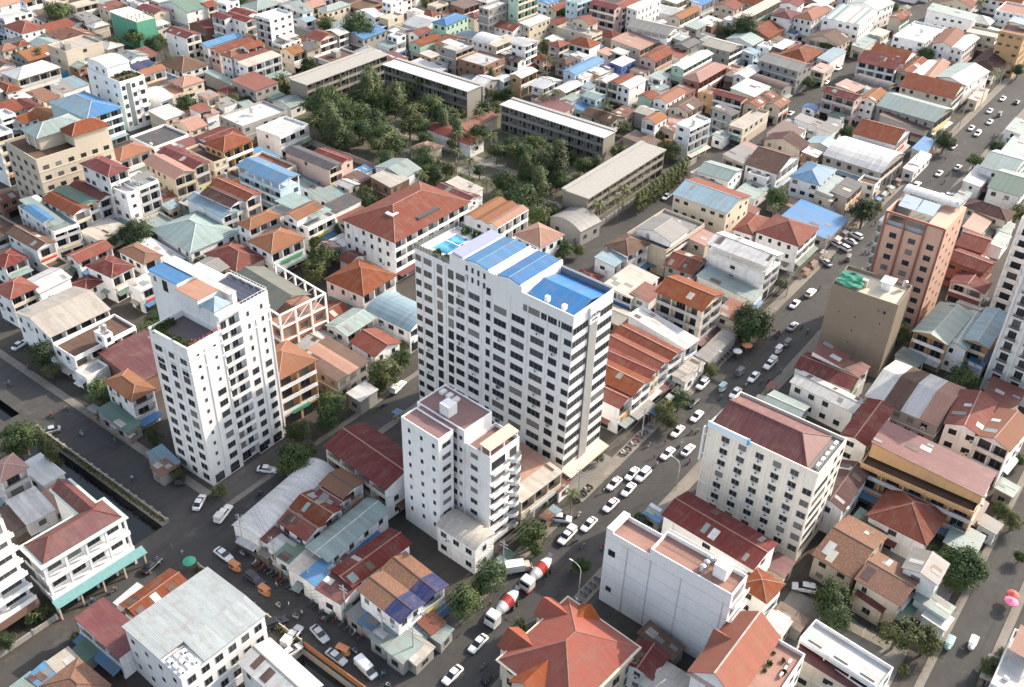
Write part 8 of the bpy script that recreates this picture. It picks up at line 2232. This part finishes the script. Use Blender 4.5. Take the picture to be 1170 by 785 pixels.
def trunk_mesh(kind,seed):
    r=random.Random(seed); mb=MB(); bark=M_plain('bark',.13,.10,.075,.9,0,.3)
    if kind in('cone','cypress'): mb.tube([(0,0,-1.6),(0,0,0),(0.02,0,1.2)],.07,6,0,.02)
    elif kind=='shrub': mb.tube([(0,0,-1),(0,0,.2)],.08,5,0,.03)
    else:
        mb.tube([(0,0,-1.5),(.02,.01,-.9),(.0,.03,-.45)],.095,7,0,.07)
        for k in range(6):
            a=k*1.05+r.random()*.5; mb.tube([(0,.03,-.5),(cos(a)*.25,sin(a)*.25,-.2),(cos(a)*.62,sin(a)*.62,.25+r.random()*.3)],.05,5,0,.015)
    return mb.mesh('trunk',[bark])
def palm_mesh(seed):
    r=random.Random(seed); mb=MB()
    for k in range(22):
        a=k*2.4+r.random()*.3; up=r.uniform(-.2,.9); L=r.uniform(.8,1.05); prev=None; pts=[]
        for i in range(7):
            t=i/6; h=L*t*cos(up*.6)*.95; z=L*(up*t-.75*t*t); pts.append(Vector((cos(a)*h,sin(a)*h,z)))
        side=Vector((-sin(a),cos(a),0))
        for i in range(6):
            w0=.17*(1-abs(i/6-.4)*1.1); w1=.17*(1-abs((i+1)/6-.4)*1.1)
            for sg in(-1,1):
                for q in range(2):
                    p=pts[i].lerp(pts[i+1],q/2); p2=pts[i].lerp(pts[i+1],(q+.6)/2); e=side*sg*max(.04,w0)+Vector((0,0,-.09))+(pts[i+1]-pts[i])*.5
                    mb.face([p,p2,p2+e*.95,p+e],0)
    return mb.mesh('crown',[M_leaf('leaf_palm',.11,.13,.058)])
PROTO={}
def tree(kind,x,y,r,label,group,var,z=0):
    key=(kind,var)
    if key not in PROTO:
        nmz={'broad':'broadleaf_tree','round':'clipped_tree','cone':'conical_tree','cypress':'column_tree','palm':'palm_tree','shrub':'shrub'}[kind]
        if kind=='palm':
            t=thing(nmz,None,'palm'); mb=MB(); mb.tube([(0,0,-3.0),(.05,.02,-1.5),(0,0,0)],.085,7,0,.05); link('trunk',mb.mesh('trunk',[M_plain('palm_bark',.22,.19,.15,.9)]),t); link('crown',palm_mesh(var),t)
        else:
            t=thing(nmz,None,'tree' if kind!='shrub' else 'shrub'); link('trunk',trunk_mesh(kind,var),t); link('crown',crown_mesh(kind,var),t)
        PROTO[key]=[t,False]
    p=PROTO[key]
    if not p[1]: o=p[0]; p[1]=True
    else: o=copy_tree(p[0])
    zc={'broad':1.45,'round':1.35,'cone':1.55,'cypress':1.5,'palm':2.95,'shrub':.95}[kind]
    o.location=(x,y,zc*r*(1 if kind!='palm' else 1)); o.scale=(r,r,r); o.rotation_euler=(0,0,R0.random()*6.28)
    tag(o,label,None,group); return o

# ------------------------------------------------------------------ vehicles
def loft(mb,secs,m=0,cap=True):
    """secs: list of (x, half width, z low, z high); an eight-sided rounded ring per section"""
    R=[]
    for x,w,a,b in secs:
        c=min(.12,(b-a)*.3,w*.3); R.append([Vector(p) for p in((x,-w+c,a),(x,w-c,a),(x,w,a+c),(x,w,b-c*1.2),(x,w-c*1.6,b),(x,-w+c*1.6,b),(x,-w,b-c*1.2),(x,-w,a+c))])
    for A,B in zip(R,R[1:]):
        for i in range(8):
            j=(i+1)%8; mb.face([A[i],A[j],B[j],B[i]][::-1],m,True)
    if cap: mb.face(R[0],m); mb.face(R[-1][::-1],m)
def wheel_mesh(r,w):
    def f():
        mb=MB(); mb.tube([(0,-w/2,0),(0,w/2,0)],r,14,0); mb.tube([(0,-w/2-.01,0),(0,w/2+.01,0)],r*.55,10,1); return mb.mesh('wheel',[M_plain('tyre_rubber',.03,.03,.03,.8),M_plain('rim_alloy',.45,.45,.46,.35,.6)])
    return shared(('wheel',r,w),f)
PAINTS={'white':(.72,.72,.71),'black':(.018,.018,.02),'silver':(.42,.43,.44),'grey':(.16,.165,.17),'red':(.36,.035,.03),'blue':(.06,.13,.30),'beige':(.48,.42,.33),'orange':(.50,.20,.08),'green':(.06,.26,.18),'teal':(.30,.46,.46)}
def car_model(kind,colour):
    t=thing({'sedan':'sedan_car','suv':'suv_car','van':'cargo_van','pickup':'pickup_truck'}[kind],None,{'sedan':'car','suv':'car','van':'van','pickup':'pickup'}[kind])
    p=M_paint('paint_'+colour,*PAINTS[colour]); gl=M_plain('car_glass',.02,.024,.028,.1); b=MB(); g=MB()
    if kind=='sedan':
        L,wx,wb=2.27,.86,1.36; loft(b,[(-2.27,.66,.36,.78),(-2.12,.80,.27,.90),(-1.5,.87,.24,.94),(.9,.87,.24,.93),(1.5,.85,.25,.86),(2.1,.79,.28,.74),(2.27,.62,.36,.64)]); loft(b,[(-.98,.56,1.36,1.42),(-.8,.62,1.37,1.46),(.1,.62,1.37,1.46),(.28,.56,1.36,1.42)])
        loft(g,[(-1.72,.70,.88,.95),(-1.0,.64,.88,1.39),(.28,.64,.88,1.39),(1.12,.72,.85,.92)])
    elif kind=='suv':
        L,wx,wb=2.35,.90,1.42; loft(b,[(-2.35,.74,.40,1.05),(-2.2,.86,.32,1.10),(-1.5,.92,.30,1.10),(.9,.92,.30,1.09),(1.5,.90,.30,1.04),(2.2,.84,.34,.92),(2.35,.70,.42,.84)]); loft(b,[(-2.0,.60,1.62,1.70),(-1.8,.68,1.63,1.75),(.2,.68,1.63,1.75),(.42,.60,1.62,1.70)])
        loft(g,[(-2.22,.76,1.04,1.12),(-2.0,.72,1.04,1.66),(.45,.70,1.04,1.66),(1.15,.78,1.02,1.10)])
    elif kind=='van':
        L,wx,wb=2.5,.90,1.5; loft(b,[(-2.5,.84,.35,1.95),(-2.4,.90,.32,2.05),(.8,.90,.32,2.05),(1.15,.84,.32,1.92),(1.2,.88,.32,1.05),(2.3,.84,.32,.92),(2.5,.70,.40,.82)]); loft(g,[(1.0,.80,1.10,1.84),(1.25,.78,1.05,1.78),(1.9,.80,.95,1.04)])
    else:
        L,wx,wb=2.6,.90,1.6; loft(b,[(-2.6,.84,.48,1.05),(-2.5,.90,.42,1.08),(.9,.90,.40,1.08),(1.7,.88,.40,1.02),(2.5,.84,.42,.90),(2.6,.72,.48,.84)]); loft(b,[(-.55,.62,1.60,1.66),(-.4,.68,1.6,1.72),(.5,.68,1.6,1.72),(.65,.62,1.6,1.66)]); loft(g,[(-.75,.74,1.02,1.10),(-.58,.72,1.02,1.63),(.66,.70,1.02,1.63),(1.25,.76,1.0,1.08)])
    link('body',b.mesh('body',[p]),t); link('window',g.mesh('window',[gl]),t)
    if kind=='pickup':
        c=MB(); c.box((-2.5,-.80,1.09),(-.8,.80,1.95)); link('canopy',c.mesh('canopy',[M_plain('canvas_pale',.55,.55,.52,.8)]),t)
    for sx in(-1,1):
        for sy in(-1,1):
            o=link('wheel',wheel_mesh(.33,.22),t); o.location=(sx*wb,sy*(wx-.06),.33)
    hz=.62 if kind=='sedan' else .78
    for sy in(-1,1):
        m=shared('hl',lambda:(lambda q:(q.box((-.07,-.16,-.08),(.05,.16,.08)),q.mesh('headlight',[M_plain('lamp_glass',.75,.75,.72,.15)]))[1])(MB())); o=link('headlight',m,t); o.location=(L-.10,sy*(wx-.32),hz)
        m=shared('tl',lambda:(lambda q:(q.box((-.05,-.12,-.09),(.07,.12,.09)),q.mesh('taillight',[M_plain('lamp_red',.35,.02,.02,.2)]))[1])(MB())); o=link('taillight',m,t); o.location=(-L+.07,sy*(wx-.24),hz+.14)
    return t
def tuktuk_model(colour):
    t=thing('tuk_tuk',None,'tuk-tuk'); p=M_paint('paint_'+colour,*PAINTS[colour]); b=MB(); loft(b,[(-1.3,.62,.3,.95),(-1.2,.66,.28,1.0),(-.1,.66,.28,.7),(.9,.5,.3,.75),(1.3,.25,.35,1.0)]); link('body',b.mesh('body',[p]),t)
    r=MB(); vault(r,-1.35,-.66,1.0,.66,1.75,.14,'x',ov=.02,th=.05); link('canopy',r.mesh('canopy',[M_plain('canopy_'+colour,*[c*.9 for c in PAINTS[colour]],.7)]),t)
    for x in(-1.25,.8):
        for y in(-.6,.6): put_box(t,'post',M_plain('post_steel',.3,.3,.3,.4),(x-.03,y-.03,.7),(x+.03,y+.03,1.78))
    s=MB(); s.box((-1.0,-.55,.7),(-.4,.55,.95)); s.box((-1.1,-.55,.95),(-.95,.55,1.4)); link('seat',s.mesh('seat',[M_plain('seat_dark',.06,.05,.05,.7)]),t)
    for x,y in((-.85,-.6),(-.85,.6),(1.15,0)):
        o=link('wheel',wheel_mesh(.25,.12),t); o.location=(x,y,.25)
    return t
def moto_model(colour):
    t=thing('motorbike',None,'motorbike'); b=MB(); loft(b,[(-.75,.08,.62,.78),(-.4,.14,.45,.82),(.1,.12,.30,.72),(.35,.16,.30,.62),(.55,.10,.55,.98)]); link('body',b.mesh('body',[M_paint('paint_'+colour,*PAINTS[colour])]),t)
    s=MB(); loft(s,[(-.8,.10,.78,.86),(-.2,.13,.74,.84),(0,.1,.72,.78)]); link('seat',s.mesh('seat',[M_plain('seat_dark',.06,.05,.05,.7)]),t)
    h=MB(); h.tube([(.48,-.32,1.02),(.55,0,1.0),(.48,.32,1.02)],.025,5); h.tube([(.55,0,1.0),(.72,0,.3)],.03,5); link('handlebar',h.mesh('handlebar',[M_plain('post_steel',.3,.3,.3,.4)]),t)
    for x in(-.6,.68):
        o=link('wheel',wheel_mesh(.29,.10),t); o.location=(x,0,.29)
    return t
def mixer_model(c2):
    t=thing('concrete_mixer_truck',None,'truck'); wp=M_paint('paint_white',*PAINTS['white']); rd=M_paint('paint_red',*PAINTS['red']); gl=M_plain('car_glass',.02,.024,.028,.1)
    b=MB(); b.box((-4.2,-.5,.75),(3.0,.5,1.05)); link('chassis',b.mesh('chassis',[M_plain('chassis_dark',.07,.07,.07,.6)]),t)
    c=MB(); loft(c,[(2.2,1.2,.7,2.95),(2.35,1.22,.6,3.0),(3.9,1.22,.6,2.9),(4.25,1.15,.6,1.7),(4.3,1.12,.65,1.6)]); co=link('cab',c.mesh('cab',[wp]),t)
    g=MB(); g.box((3.88,-1.02,1.85),(4.20,1.02,2.6)); link('windscreen',g.mesh('windscreen',[gl]),co)
    lo=MB(); lo.box((2.25,-1.24,.45),(4.34,1.24,.95)); link('bumper',lo.mesh('bumper',[M_paint('paint_'+c2,*PAINTS[c2])]),co)
    d=MB(); R=[(-3.9,.5,2.75),(-3.3,.85,2.6),(-1.9,1.2,2.3),(-.2,1.22,2.05),(1.0,.95,1.9),(1.5,.6,1.85)]
    rings=[[Vector((x,r*cos(2*pi*k/16),z+r*sin(2*pi*k/16))) for k in range(16)] for x,r,z in R]
    for i,(A,B) in enumerate(zip(rings,rings[1:])):
        for k in range(16):
            j=(k+1)%16; d.face([A[k],B[k],B[j],A[j]],1 if i in(2,) else 0,True)
    d.face(rings[0][::-1]); d.face(rings[-1]); link('drum',d.mesh('drum',[wp,rd]),t)
    h=MB(); h.tube([(-3.9,0,3.2),(-4.5,0,3.6)],.45,8,0,.7); h.box((-4.4,-.3,1.2),(-4.0,.3,2.3)); link('hopper',h.mesh('hopper',[M_plain('hopper_grey',.35,.34,.33,.6)]),t)
    for x in(3.1,-1.9,-3.2):
        for y in(-1.0,1.0): o=link('wheel',wheel_mesh(.52,.4),t); o.location=(x,y,.52)
    for y in(-.9,.9): o=link('headlight',SH['hl'],t); o.location=(4.34,y,.8)
    return t
def boxtruck_model(colour):
    t=thing('box_truck',None,'truck'); p=M_paint('paint_'+colour,*PAINTS[colour]); c=MB(); loft(c,[(1.2,.9,.5,1.9),(1.3,.92,.45,1.95),(2.2,.92,.45,1.85),(2.75,.86,.45,1.1),(2.8,.82,.5,1.05)]); co=link('cab',c.mesh('cab',[p]),t); g=MB(); g.box((2.15,-.78,1.2),(2.55,.78,1.72)); link('windscreen',g.mesh('windscreen',[M_plain('car_glass',.02,.024,.028,.1)]),co)
    b=MB(); b.box((-2.6,-1.0,.75),(1.15,1.0,2.45)); link('cargo_box',b.mesh('cargo_box',[M_plain('box_white',.70,.70,.67,.5)]),t)
    for x in(1.9,-1.7):
        for y in(-.8,.8): o=link('wheel',wheel_mesh(.38,.25),t); o.location=(x,y,.38)
    for y in(-.7,.7): o=link('headlight',SH['hl'],t); o.location=(2.8,y,.75)
    return t
VP={}
def vehicle(kind,colour,x,y,deg,label,group):
    k=(kind,colour)
    f={'tuktuk':lambda:tuktuk_model(colour),'moto':lambda:moto_model(colour),'mixer':lambda:mixer_model(colour),'truck':lambda:boxtruck_model(colour)}.get(kind,lambda:car_model(kind,colour))
    if k not in VP: VP[k]=f(); o=VP[k]
    else: o=copy_tree(VP[k])
    o.location=(x,y,.02); o.rotation_euler=(0,0,radians(deg)); return tag(o,label,None,group)

# ------------------------------------------------------------------ people, poles, umbrellas, walls
def person_mesh(pose,shirt,trouser):
    def f():
        if pose=='stand':
            V=[((0,0,.95),.13),((0,0,1.2),.14),((0,0,1.42),.12),((0,0,1.52),.055),((.01,0,1.64),.095),((.01,0,1.74),.08),((0,.18,1.42),.06),((.02,.25,1.15),.045),((.1,.25,.92),.035),((0,-.18,1.42),.06),((.02,-.25,1.15),.045),((.06,-.26,.9),.035),((0,.1,.88),.09),((.05,.11,.48),.06),((.0,.11,.06),.045),((.14,.12,.03),.035),((0,-.1,.88),.09),((-.04,-.11,.48),.06),((-.08,-.11,.06),.045),((.06,-.12,.03),.035)]
        else:
            V=[((-.15,0,.86),.14),((-.12,0,1.12),.14),((-.05,0,1.34),.12),((-.03,0,1.44),.055),((0,0,1.56),.10),((0,0,1.66),.085),((-.03,.19,1.34),.06),((.15,.24,1.12),.045),((.42,.28,1.04),.035),((-.03,-.19,1.34),.06),((.15,-.24,1.12),.045),((.42,-.28,1.04),.035),((-.08,.1,.84),.09),((.30,.16,.78),.07),((.22,.17,.34),.05),((.34,.17,.30),.035),((-.08,-.1,.84),.09),((.30,-.16,.78),.07),((.22,-.17,.34),.05),((.34,-.17,.30),.035)]
        E=[(0,1),(1,2),(2,3),(3,4),(4,5),(2,6),(6,7),(7,8),(2,9),(9,10),(10,11),(0,12),(12,13),(13,14),(14,15),(0,16),(16,17),(17,18),(18,19)]
        me=bpy.data.meshes.new('person'); me.from_pydata([v for v,_ in V],E,[]); o=bpy.data.objects.new('tmp_person',me); COL.objects.link(o); md=o.modifiers.new('s','SKIN')
        for i,(v,r) in enumerate(V): me.skin_vertices[0].data[i].radius=(r,r); me.skin_vertices[0].data[i].use_root=(i==0)
        sb=o.modifiers.new('d','SUBSURF'); sb.levels=1; sb.render_levels=1
        dg=bpy.context.evaluated_depsgraph_get(); m2=bpy.data.meshes.new_from_object(o.evaluated_get(dg)); bpy.data.objects.remove(o)
        for mt in(M_plain('skin_tan',.35,.20,.13,.6),M_plain('shirt_'+shirt,*PAINTS[shirt],.8),M_plain('trouser_'+trouser,*PAINTS[trouser],.8),M_plain('hair_black',.02,.017,.015,.6)): m2.materials.append(mt)
        hz=1.5 if pose=='stand' else 1.42; wz=.95 if pose=='stand' else .9
        for p in m2.polygons:
            c=p.center; p.use_smooth=True
            p.material_index=3 if c.z>hz+.2 and c.x<.06 or c.z>hz+.24 else 0 if c.z>hz-.02 else 0 if abs(c.y)>.235 and c.z<1.12 and pose=='stand' else 0 if pose!='stand' and c.x>.3 and c.z>.95 else 1 if c.z>wz else 2 if c.z>.1 else 3
        return m2
    return shared(('p',pose,shirt,trouser),f)
def person(pose,shirt,trouser,x,y,deg,label,z=.02):
    o=link('person',person_mesh(pose,shirt,trouser)); o.location=(x,y,z); o.rotation_euler=(0,0,radians(deg)); return tag(o,label,'person')
def umbrella(x,y,r,col,label):
    t=thing('parasol',label,'parasol',(x,y,0),0,'parasols at the street stalls'); mb=MB(); mb.tube([(0,0,0),(0,0,2.5)],.035,6); mb.build('pole',[M_plain('post_steel',.3,.3,.3,.4)],t)
    c=MB(); n=10
    for k in range(n):
        a,b=2*pi*k/n,2*pi*(k+1)/n; p=Vector((cos(a)*r,sin(a)*r,2.1)); q=Vector((cos(b)*r,sin(b)*r,2.1)); top=Vector((0,0,2.65)); c.face([p,q,top]); c.face([q-Vector((0,0,.04)),p-Vector((0,0,.04)),top-Vector((0,0,.04))]); c.face([p-Vector((0,0,.2)),q-Vector((0,0,.2)),q,p])
    c.build('canopy',[M_plain('parasol_%s'%col,*{'pink':(.62,.16,.27),'red':(.5,.07,.06),'green':(.05,.30,.20),'orange':(.55,.25,.12),'white':(.66,.66,.64),'blue':(.1,.3,.55)}[col],.7)],t)
def stall(x,y,rz,w,d,col,label):
    t=thing('market_stall',label,'stall',(x,y,0),rz,'small stalls along the kerbs'); q=R0.uniform(2.2,2.8); mb=MB(); mb.slab([(-w/2,-d/2,q-.3),(w/2,-d/2,q-.3),(w/2,d/2,q),(-w/2,d/2,q)],.04); mb.build('canopy',[M_roof(col)],t)
    pm=M_plain('post_steel',.3,.3,.3,.4)
    for a in(-.45,.45):
        for b in(-.42,.42): put_box(t,'post',pm,(a*w-.03,b*d-.03,0),(a*w+.03,b*d+.03,q-.36+.3*(b+.5)))
    put_box(t,'counter',M_plain('counter_wood',.28,.20,.13,.8,0,.4),(-w*.42,-d*.38,.0),(w*.42,-d*.05,.9))
    for k in range(3): 
        a=R0.uniform(-.35,.3)*w; put_box(t,'crate',M_plain('crate_%d'%k,*((.45,.2,.1),(.15,.3,.4),(.5,.45,.3))[k],.8),(a,d*.1,0),(a+.5,d*.1+.4,R0.uniform(.4,1.1)))
def pole(x,y,rz,label):
    t=thing('utility_pole',label,'utility pole',(x,y,0),rz,'utility poles along the streets'); mb=MB(); mb.tube([(0,0,0),(0,0,9)],.16,8,0,.10); mb.build('post',[M_plain('pole_concrete',.40,.39,.36,.85)],t)
    for z in(8.2,7.4):
        c=MB(); c.box((-.06,-1.0,z),(.06,1.0,z+.12)); c.build('cross_arm',[M_plain('arm_steel',.25,.25,.25,.5)],t)
def cable(a,b,label,sag=.8):
    mb=MB(); A,B=Vector(a),Vector(b)
    for off in(-.8,0,.8):
        d=(B-A).normalized(); s=Vector((-d.y,d.x,0))*off; mb.tube([A.lerp(B,i/8)+s-Vector((0,0,sag*4*(i/8)*(1-i/8))) for i in range(9)],.022,3,cap=False)
    tag(mb.build('overhead_cable',[M_plain('cable_black',.03,.03,.03,.6)]),label,'cable','overhead cables between the poles')
def street_lamp(x,y,rz,label):
    t=thing('street_lamp',label,'street lamp',(x,y,0),rz,'street lamps along the avenue'); mb=MB(); mb.tube([(0,0,0),(0,0,7.0),(.3,0,7.8),(1.0,0,8.3),(2.0,0,8.5)],.09,7,0,.05); mb.build('post',[M_plain('lamp_pole',.55,.56,.57,.5)],t); h=MB(); loft(h,[(1.9,.10,8.42,8.56),(2.2,.16,8.42,8.6),(2.7,.12,8.44,8.55)]); h.build('lamp_head',[M_plain('lamp_glass',.75,.75,.72,.15)],t)
def wall_line(name,label,pts,h,th,mat,cat='wall',posts=None):
    t=thing(name,label,cat,(pts[0][0],pts[0][1],0)); mb=MB(); ox,oy=pts[0]
    for (x0,y0),(x1,y1) in zip(pts,pts[1:]):
        d=Vector((x1-x0,y1-y0,0)); n=Vector((-d.y,d.x,0)).normalized()*th/2; a=Vector((x0-ox,y0-oy,0)); b=Vector((x1-ox,y1-oy,0)); up=Vector((0,0,h))
        q=[a-n,b-n,b+n,a+n]; mb.face([p+up for p in q])
        for i in range(4): j=(i+1)%4; mb.face([q[i],q[j],q[j]+up,q[i]+up])
    mb.build('panel',[mat],t)
    if posts:
        for (x0,y0),(x1,y1) in zip(pts,pts[1:]):
            L=hypot(x1-x0,y1-y0); n=max(1,round(L/posts))
            for i in range(n+1):
                x=x0+(x1-x0)*i/n-ox; y=y0+(y1-y0)*i/n-oy; put_box(t,'post',mat,(x-th*.8,y-th*.8,0),(x+th*.8,y+th*.8,h+.2))
    return t
def hedge(label,x0,y0,x1,y1,h,w,n,seed):
    r=random.Random(seed); mb=MB()
    for k in range(n):
        t=r.random(); p=Vector((x0+(x1-x0)*t+r.gauss(0,w*.4)*(1 if y1!=y0 else .2),y0+(y1-y0)*t+r.gauss(0,w*.4),abs(r.gauss(h*.55,h*.3)))); leafq(mb,p,r.uniform(.2,.4),r)
    tag(mb.build('hedge',[M_leaf('leaf_olive',.095,.115,.050)]),label,'hedge')

# ------------------------------------------------------------------ labels: what a thing looks like, then where it stands
KINDS=[(k,c,g) for k,c,g in (('shed','shed','tin-roofed sheds in the yards and alleys'),('warehouse','warehouse','vaulted warehouses between the houses'),('villa','villa','hip-roofed villas of the city blocks'),('apartment_block','apartment block','flat-roofed blocks among the houses'),('shophouse','shophouse','shophouses with balconies along the lanes'),('hall','hall','large halls among the houses'),('lean_to_house','house','small lean-to houses in the dense blocks'),('workshop','workshop','sheet-roofed workshops in the blocks'),('house','house','gabled houses in the dense city blocks'))]
ROOF_WORDS={'T':'weathered brown','r':'red','m':'maroon','o':'orange','b':'bright blue','B':'navy','t':'pale teal','l':'light blue','w':'white','y':'grey','n':'brown','k':'charcoal','p':'salmon','g':'green','c':'beige','d':'dark brown'}
WALL_WORDS={'w':'white','c':'cream','y':'grey','p':'pink','o':'orange','l':'pale blue','g':'green','n':'brown','m':'red-brown','B':'blue','r':'red','t':'mint'}
SHAPE_WORDS={'g':'gabled','G':'gabled','h':'hipped','s':'lean-to','f':'flat','v':'vaulted','V':'vaulted'}
TREE_WORDS={'broad':('broadleaf tree','broadleaf trees of the streets and yards'),'round':('dense clipped round tree','clipped round trees'),'cone':('tall conical tree','conical trees in the school yard'),'cypress':('narrow column tree','column trees in a row'),'palm':('coconut palm','palms among the houses'),'shrub':('rounded shrub','shrubs in beds and yards')}
VEHICLE_WORDS={'sedan':('sedan','cars on the streets'),'suv':('SUV','cars on the streets'),'van':('delivery van','vans on the streets'),'pickup':('pickup with canopy','pickups on the streets'),'tuktuk':('tuk-tuk','tuk-tuks on the streets'),'moto':('motorbike','motorbikes on the streets'),'mixer':('cement mixer truck','cement mixers queueing on the avenue'),'truck':('box truck','trucks on the streets')}
def compose(desc,pre,alt,rel,anchor): return (pre+' ' if pre else '')+desc+' '+('left of','right of','behind','in front of')[rel]+' '+ANCHORS[anchor]
def house_label(cat,w,d,h,roof,rc,wc,pre,alt,rel,anchor):
    s=f"{WALL_WORDS[wc]} {cat} with {' and '.join(ROOF_WORDS[x] for x in rc.split('/')[:2])} {SHAPE_WORDS[roof]} roof"
    if alt: s='large '+s if w*d>260 and cat!='hall' else 'long '+s if max(w,d)/min(w,d)>2.2 else ['one','two','three','four','five','six'][min(6,max(1,round(h/3.4)))-1]+'-storey '+s
    return compose(s,pre,alt,rel,anchor)
# ------------------------------------------------------------------ build everything
build_ground()
build_keys()
for i,(k,x,y,yaw,wd,dp,h,roof,rc,wc,front,opt,lab,subs) in enumerate(HOUSES):
    kind,cat,grp=KINDS[k]; house(kind,cat,x,y,yaw,wd,dp,h,roof,rc,wc,front,opt or {},lab if isinstance(lab,str) else house_label(cat,wd,dp,h,roof,rc,wc,*lab),grp,subs or [],1000+i)
for k,x,y,r,lab,var in TREES:
    if not isinstance(lab,str):
        sz='small ' if r<2.0 else 'large ' if r>4.2 else ''; tone=['mid-green ','olive ','deep green '][var%3] if k=='broad' and lab[1] else ''
        lab=compose(sz+tone+TREE_WORDS[k][0],*lab)
    tree(k,x,y,r,lab,TREE_WORDS[k][1],var)
for k,c,x,y,a,parked,lab in VEHICLES:
    if not isinstance(lab,str):
        d=('parked ' if parked else '')+c+' '+VEHICLE_WORDS[k][0]
        if lab[1]: d+=' on the avenue' if 65<y<78.5 else ' on the pavement' if 78.5<=y<82 or 62<y<=65 else ' on the canal-side street' if 72<x<88 else ' on the street'
        lab=compose(d,*lab)
    vehicle(k,c,x,y,a,lab,VEHICLE_WORDS[k][1])
for row in PEOPLE: person(*row)
for row in PARASOLS: umbrella(*row)
for row in STALLS: stall(*row)
prev=None
for (x,y,lab,cab) in POLES:
    pole(x,y,0,lab)
    if cab: cable((prev[0],prev[1],8.25),(x,y,8.25),cab)
    prev=(x,y)
for (x0,y0,z0,x1,y1,z1,lab) in WIRES: cable((x0,y0,z0),(x1,y1,z1),lab,.9)
street_lamp(112.5,64.6,pi/2,'curved street lamp beside the huge orange roof and cement mixers'); street_lamp(150,64.6,pi/2,'street lamp on the pavement before the maroon-roofed long hall'); street_lamp(191,79.0,-pi/2,'street lamp by the kerb below the grey sloped awnings')
wall_line('canal_wall','stained canal wall with planting between dark water and empty street',[(75.9,141.2),(75.9,187.8)],.95,.4,M_wall('con',1.8),posts=2.6)
hedge('straggly hedge planted along the canal wall',75.3,142,75.3,187,.9,.5,1500,5)
wall_line('orange_barrier','rusty orange barrier with bright panels beside the lower canal',[(72.0,81.0),(72.0,96.8)],1.3,.22,M_plain('rust_orange',.30,.12,.05,.8,0,.3),'barrier')
wall_line('planted_fence','low fence with climbing plants beside the market street',[(72.1,97.6),(72.1,126.5)],1.2,.15,M_wall('c',1.5),'fence',posts=2.2)
hedge('row of plants along the low fence by the market street',71.4,98,71.4,126.5,1.3,.7,900,6)
sy=M_wall('y',1.4)
wall_line('school_wall','long grey wall on the street side of the school yard',[(222,142.0),(300,142.0)],2.2,.25,sy,posts=5); wall_line('school_wall','grey wall along the shaded lane left of the school yard',[(222.6,150),(222.6,285)],2.2,.25,sy,posts=5)
wall_line('blue_hoarding','blue site hoarding beside the cream terraced house',[(*AP0,),(*AP1,)],3.0,.12,M_plain('hoarding_blue',.07,.26,.40,.6,0,.2),'hoarding')
wall_line('garden_wall','cream garden wall around the parking yard with the white car',[(125.5,26),(137.5,25.6),(137.5,14)],2.0,.22,M_wall('c'),posts=4)
wall_line('garden_wall','low pale wall in front of the two old tiled houses',[(120.5,14.2),(120.5,25.5)],1.6,.22,M_wall('c'),posts=4)
wall_line('grey_garden_wall','grey wall with hedge before the dark parking of the corner apartments',[(30,137.0),(48,136.6)],1.2,.25,M_wall('y'),posts=5)

# ------------------------------------------------------------------ light, sky, camera
AZ,EL=-21.0,31.0
sd=bpy.data.lights.new('sun','SUN'); sd.energy=SUN_E; sd.angle=radians(.55); sd.color=(1.0,.87,.72); so=bpy.data.objects.new('sun',sd); COL.objects.link(so)
so.rotation_euler=(radians(90-EL),0,radians(AZ+90)); so.location=(200,100,200)
w=bpy.data.worlds.new('World'); SC.world=w; w.use_nodes=True; nt=w.node_tree; sk=nt.nodes.new('ShaderNodeTexSky'); sk.sky_type='NISHITA'; sk.sun_disc=False; sk.sun_elevation=radians(EL); sk.sun_rotation=radians(90-AZ); sk.air_density=1.0; sk.dust_density=2.5; sk.ozone_density=1.0
hs=nt.nodes.new('ShaderNodeHueSaturation'); hs.inputs['Saturation'].default_value=.62; nt.links.new(sk.outputs[0],hs.inputs['Color']); nt.links.new(hs.outputs[0],nt.nodes['Background'].inputs[0]); nt.nodes['Background'].inputs[1].default_value=SKY_S
cam=bpy.data.cameras.new('camera'); cam.sensor_width=36; cam.lens=1145/1170*36; cam.clip_start=1; cam.clip_end=4000
co=bpy.data.objects.new('camera',cam); COL.objects.link(co); co.matrix_world=Matrix(CAM); SC.camera=co
SC.view_settings.view_transform='Standard'; SC.view_settings.look='None'; SC.view_settings.exposure=EXPO; SC.view_settings.gamma=1; SC.view_settings.use_curve_mapping=False
SC.cycles.max_bounces=5;  SC.cycles.diffuse_bounces=3; SC.cycles.glossy_bounces=2; SC.cycles.transmission_bounces=2; SC.cycles.use_denoising=True
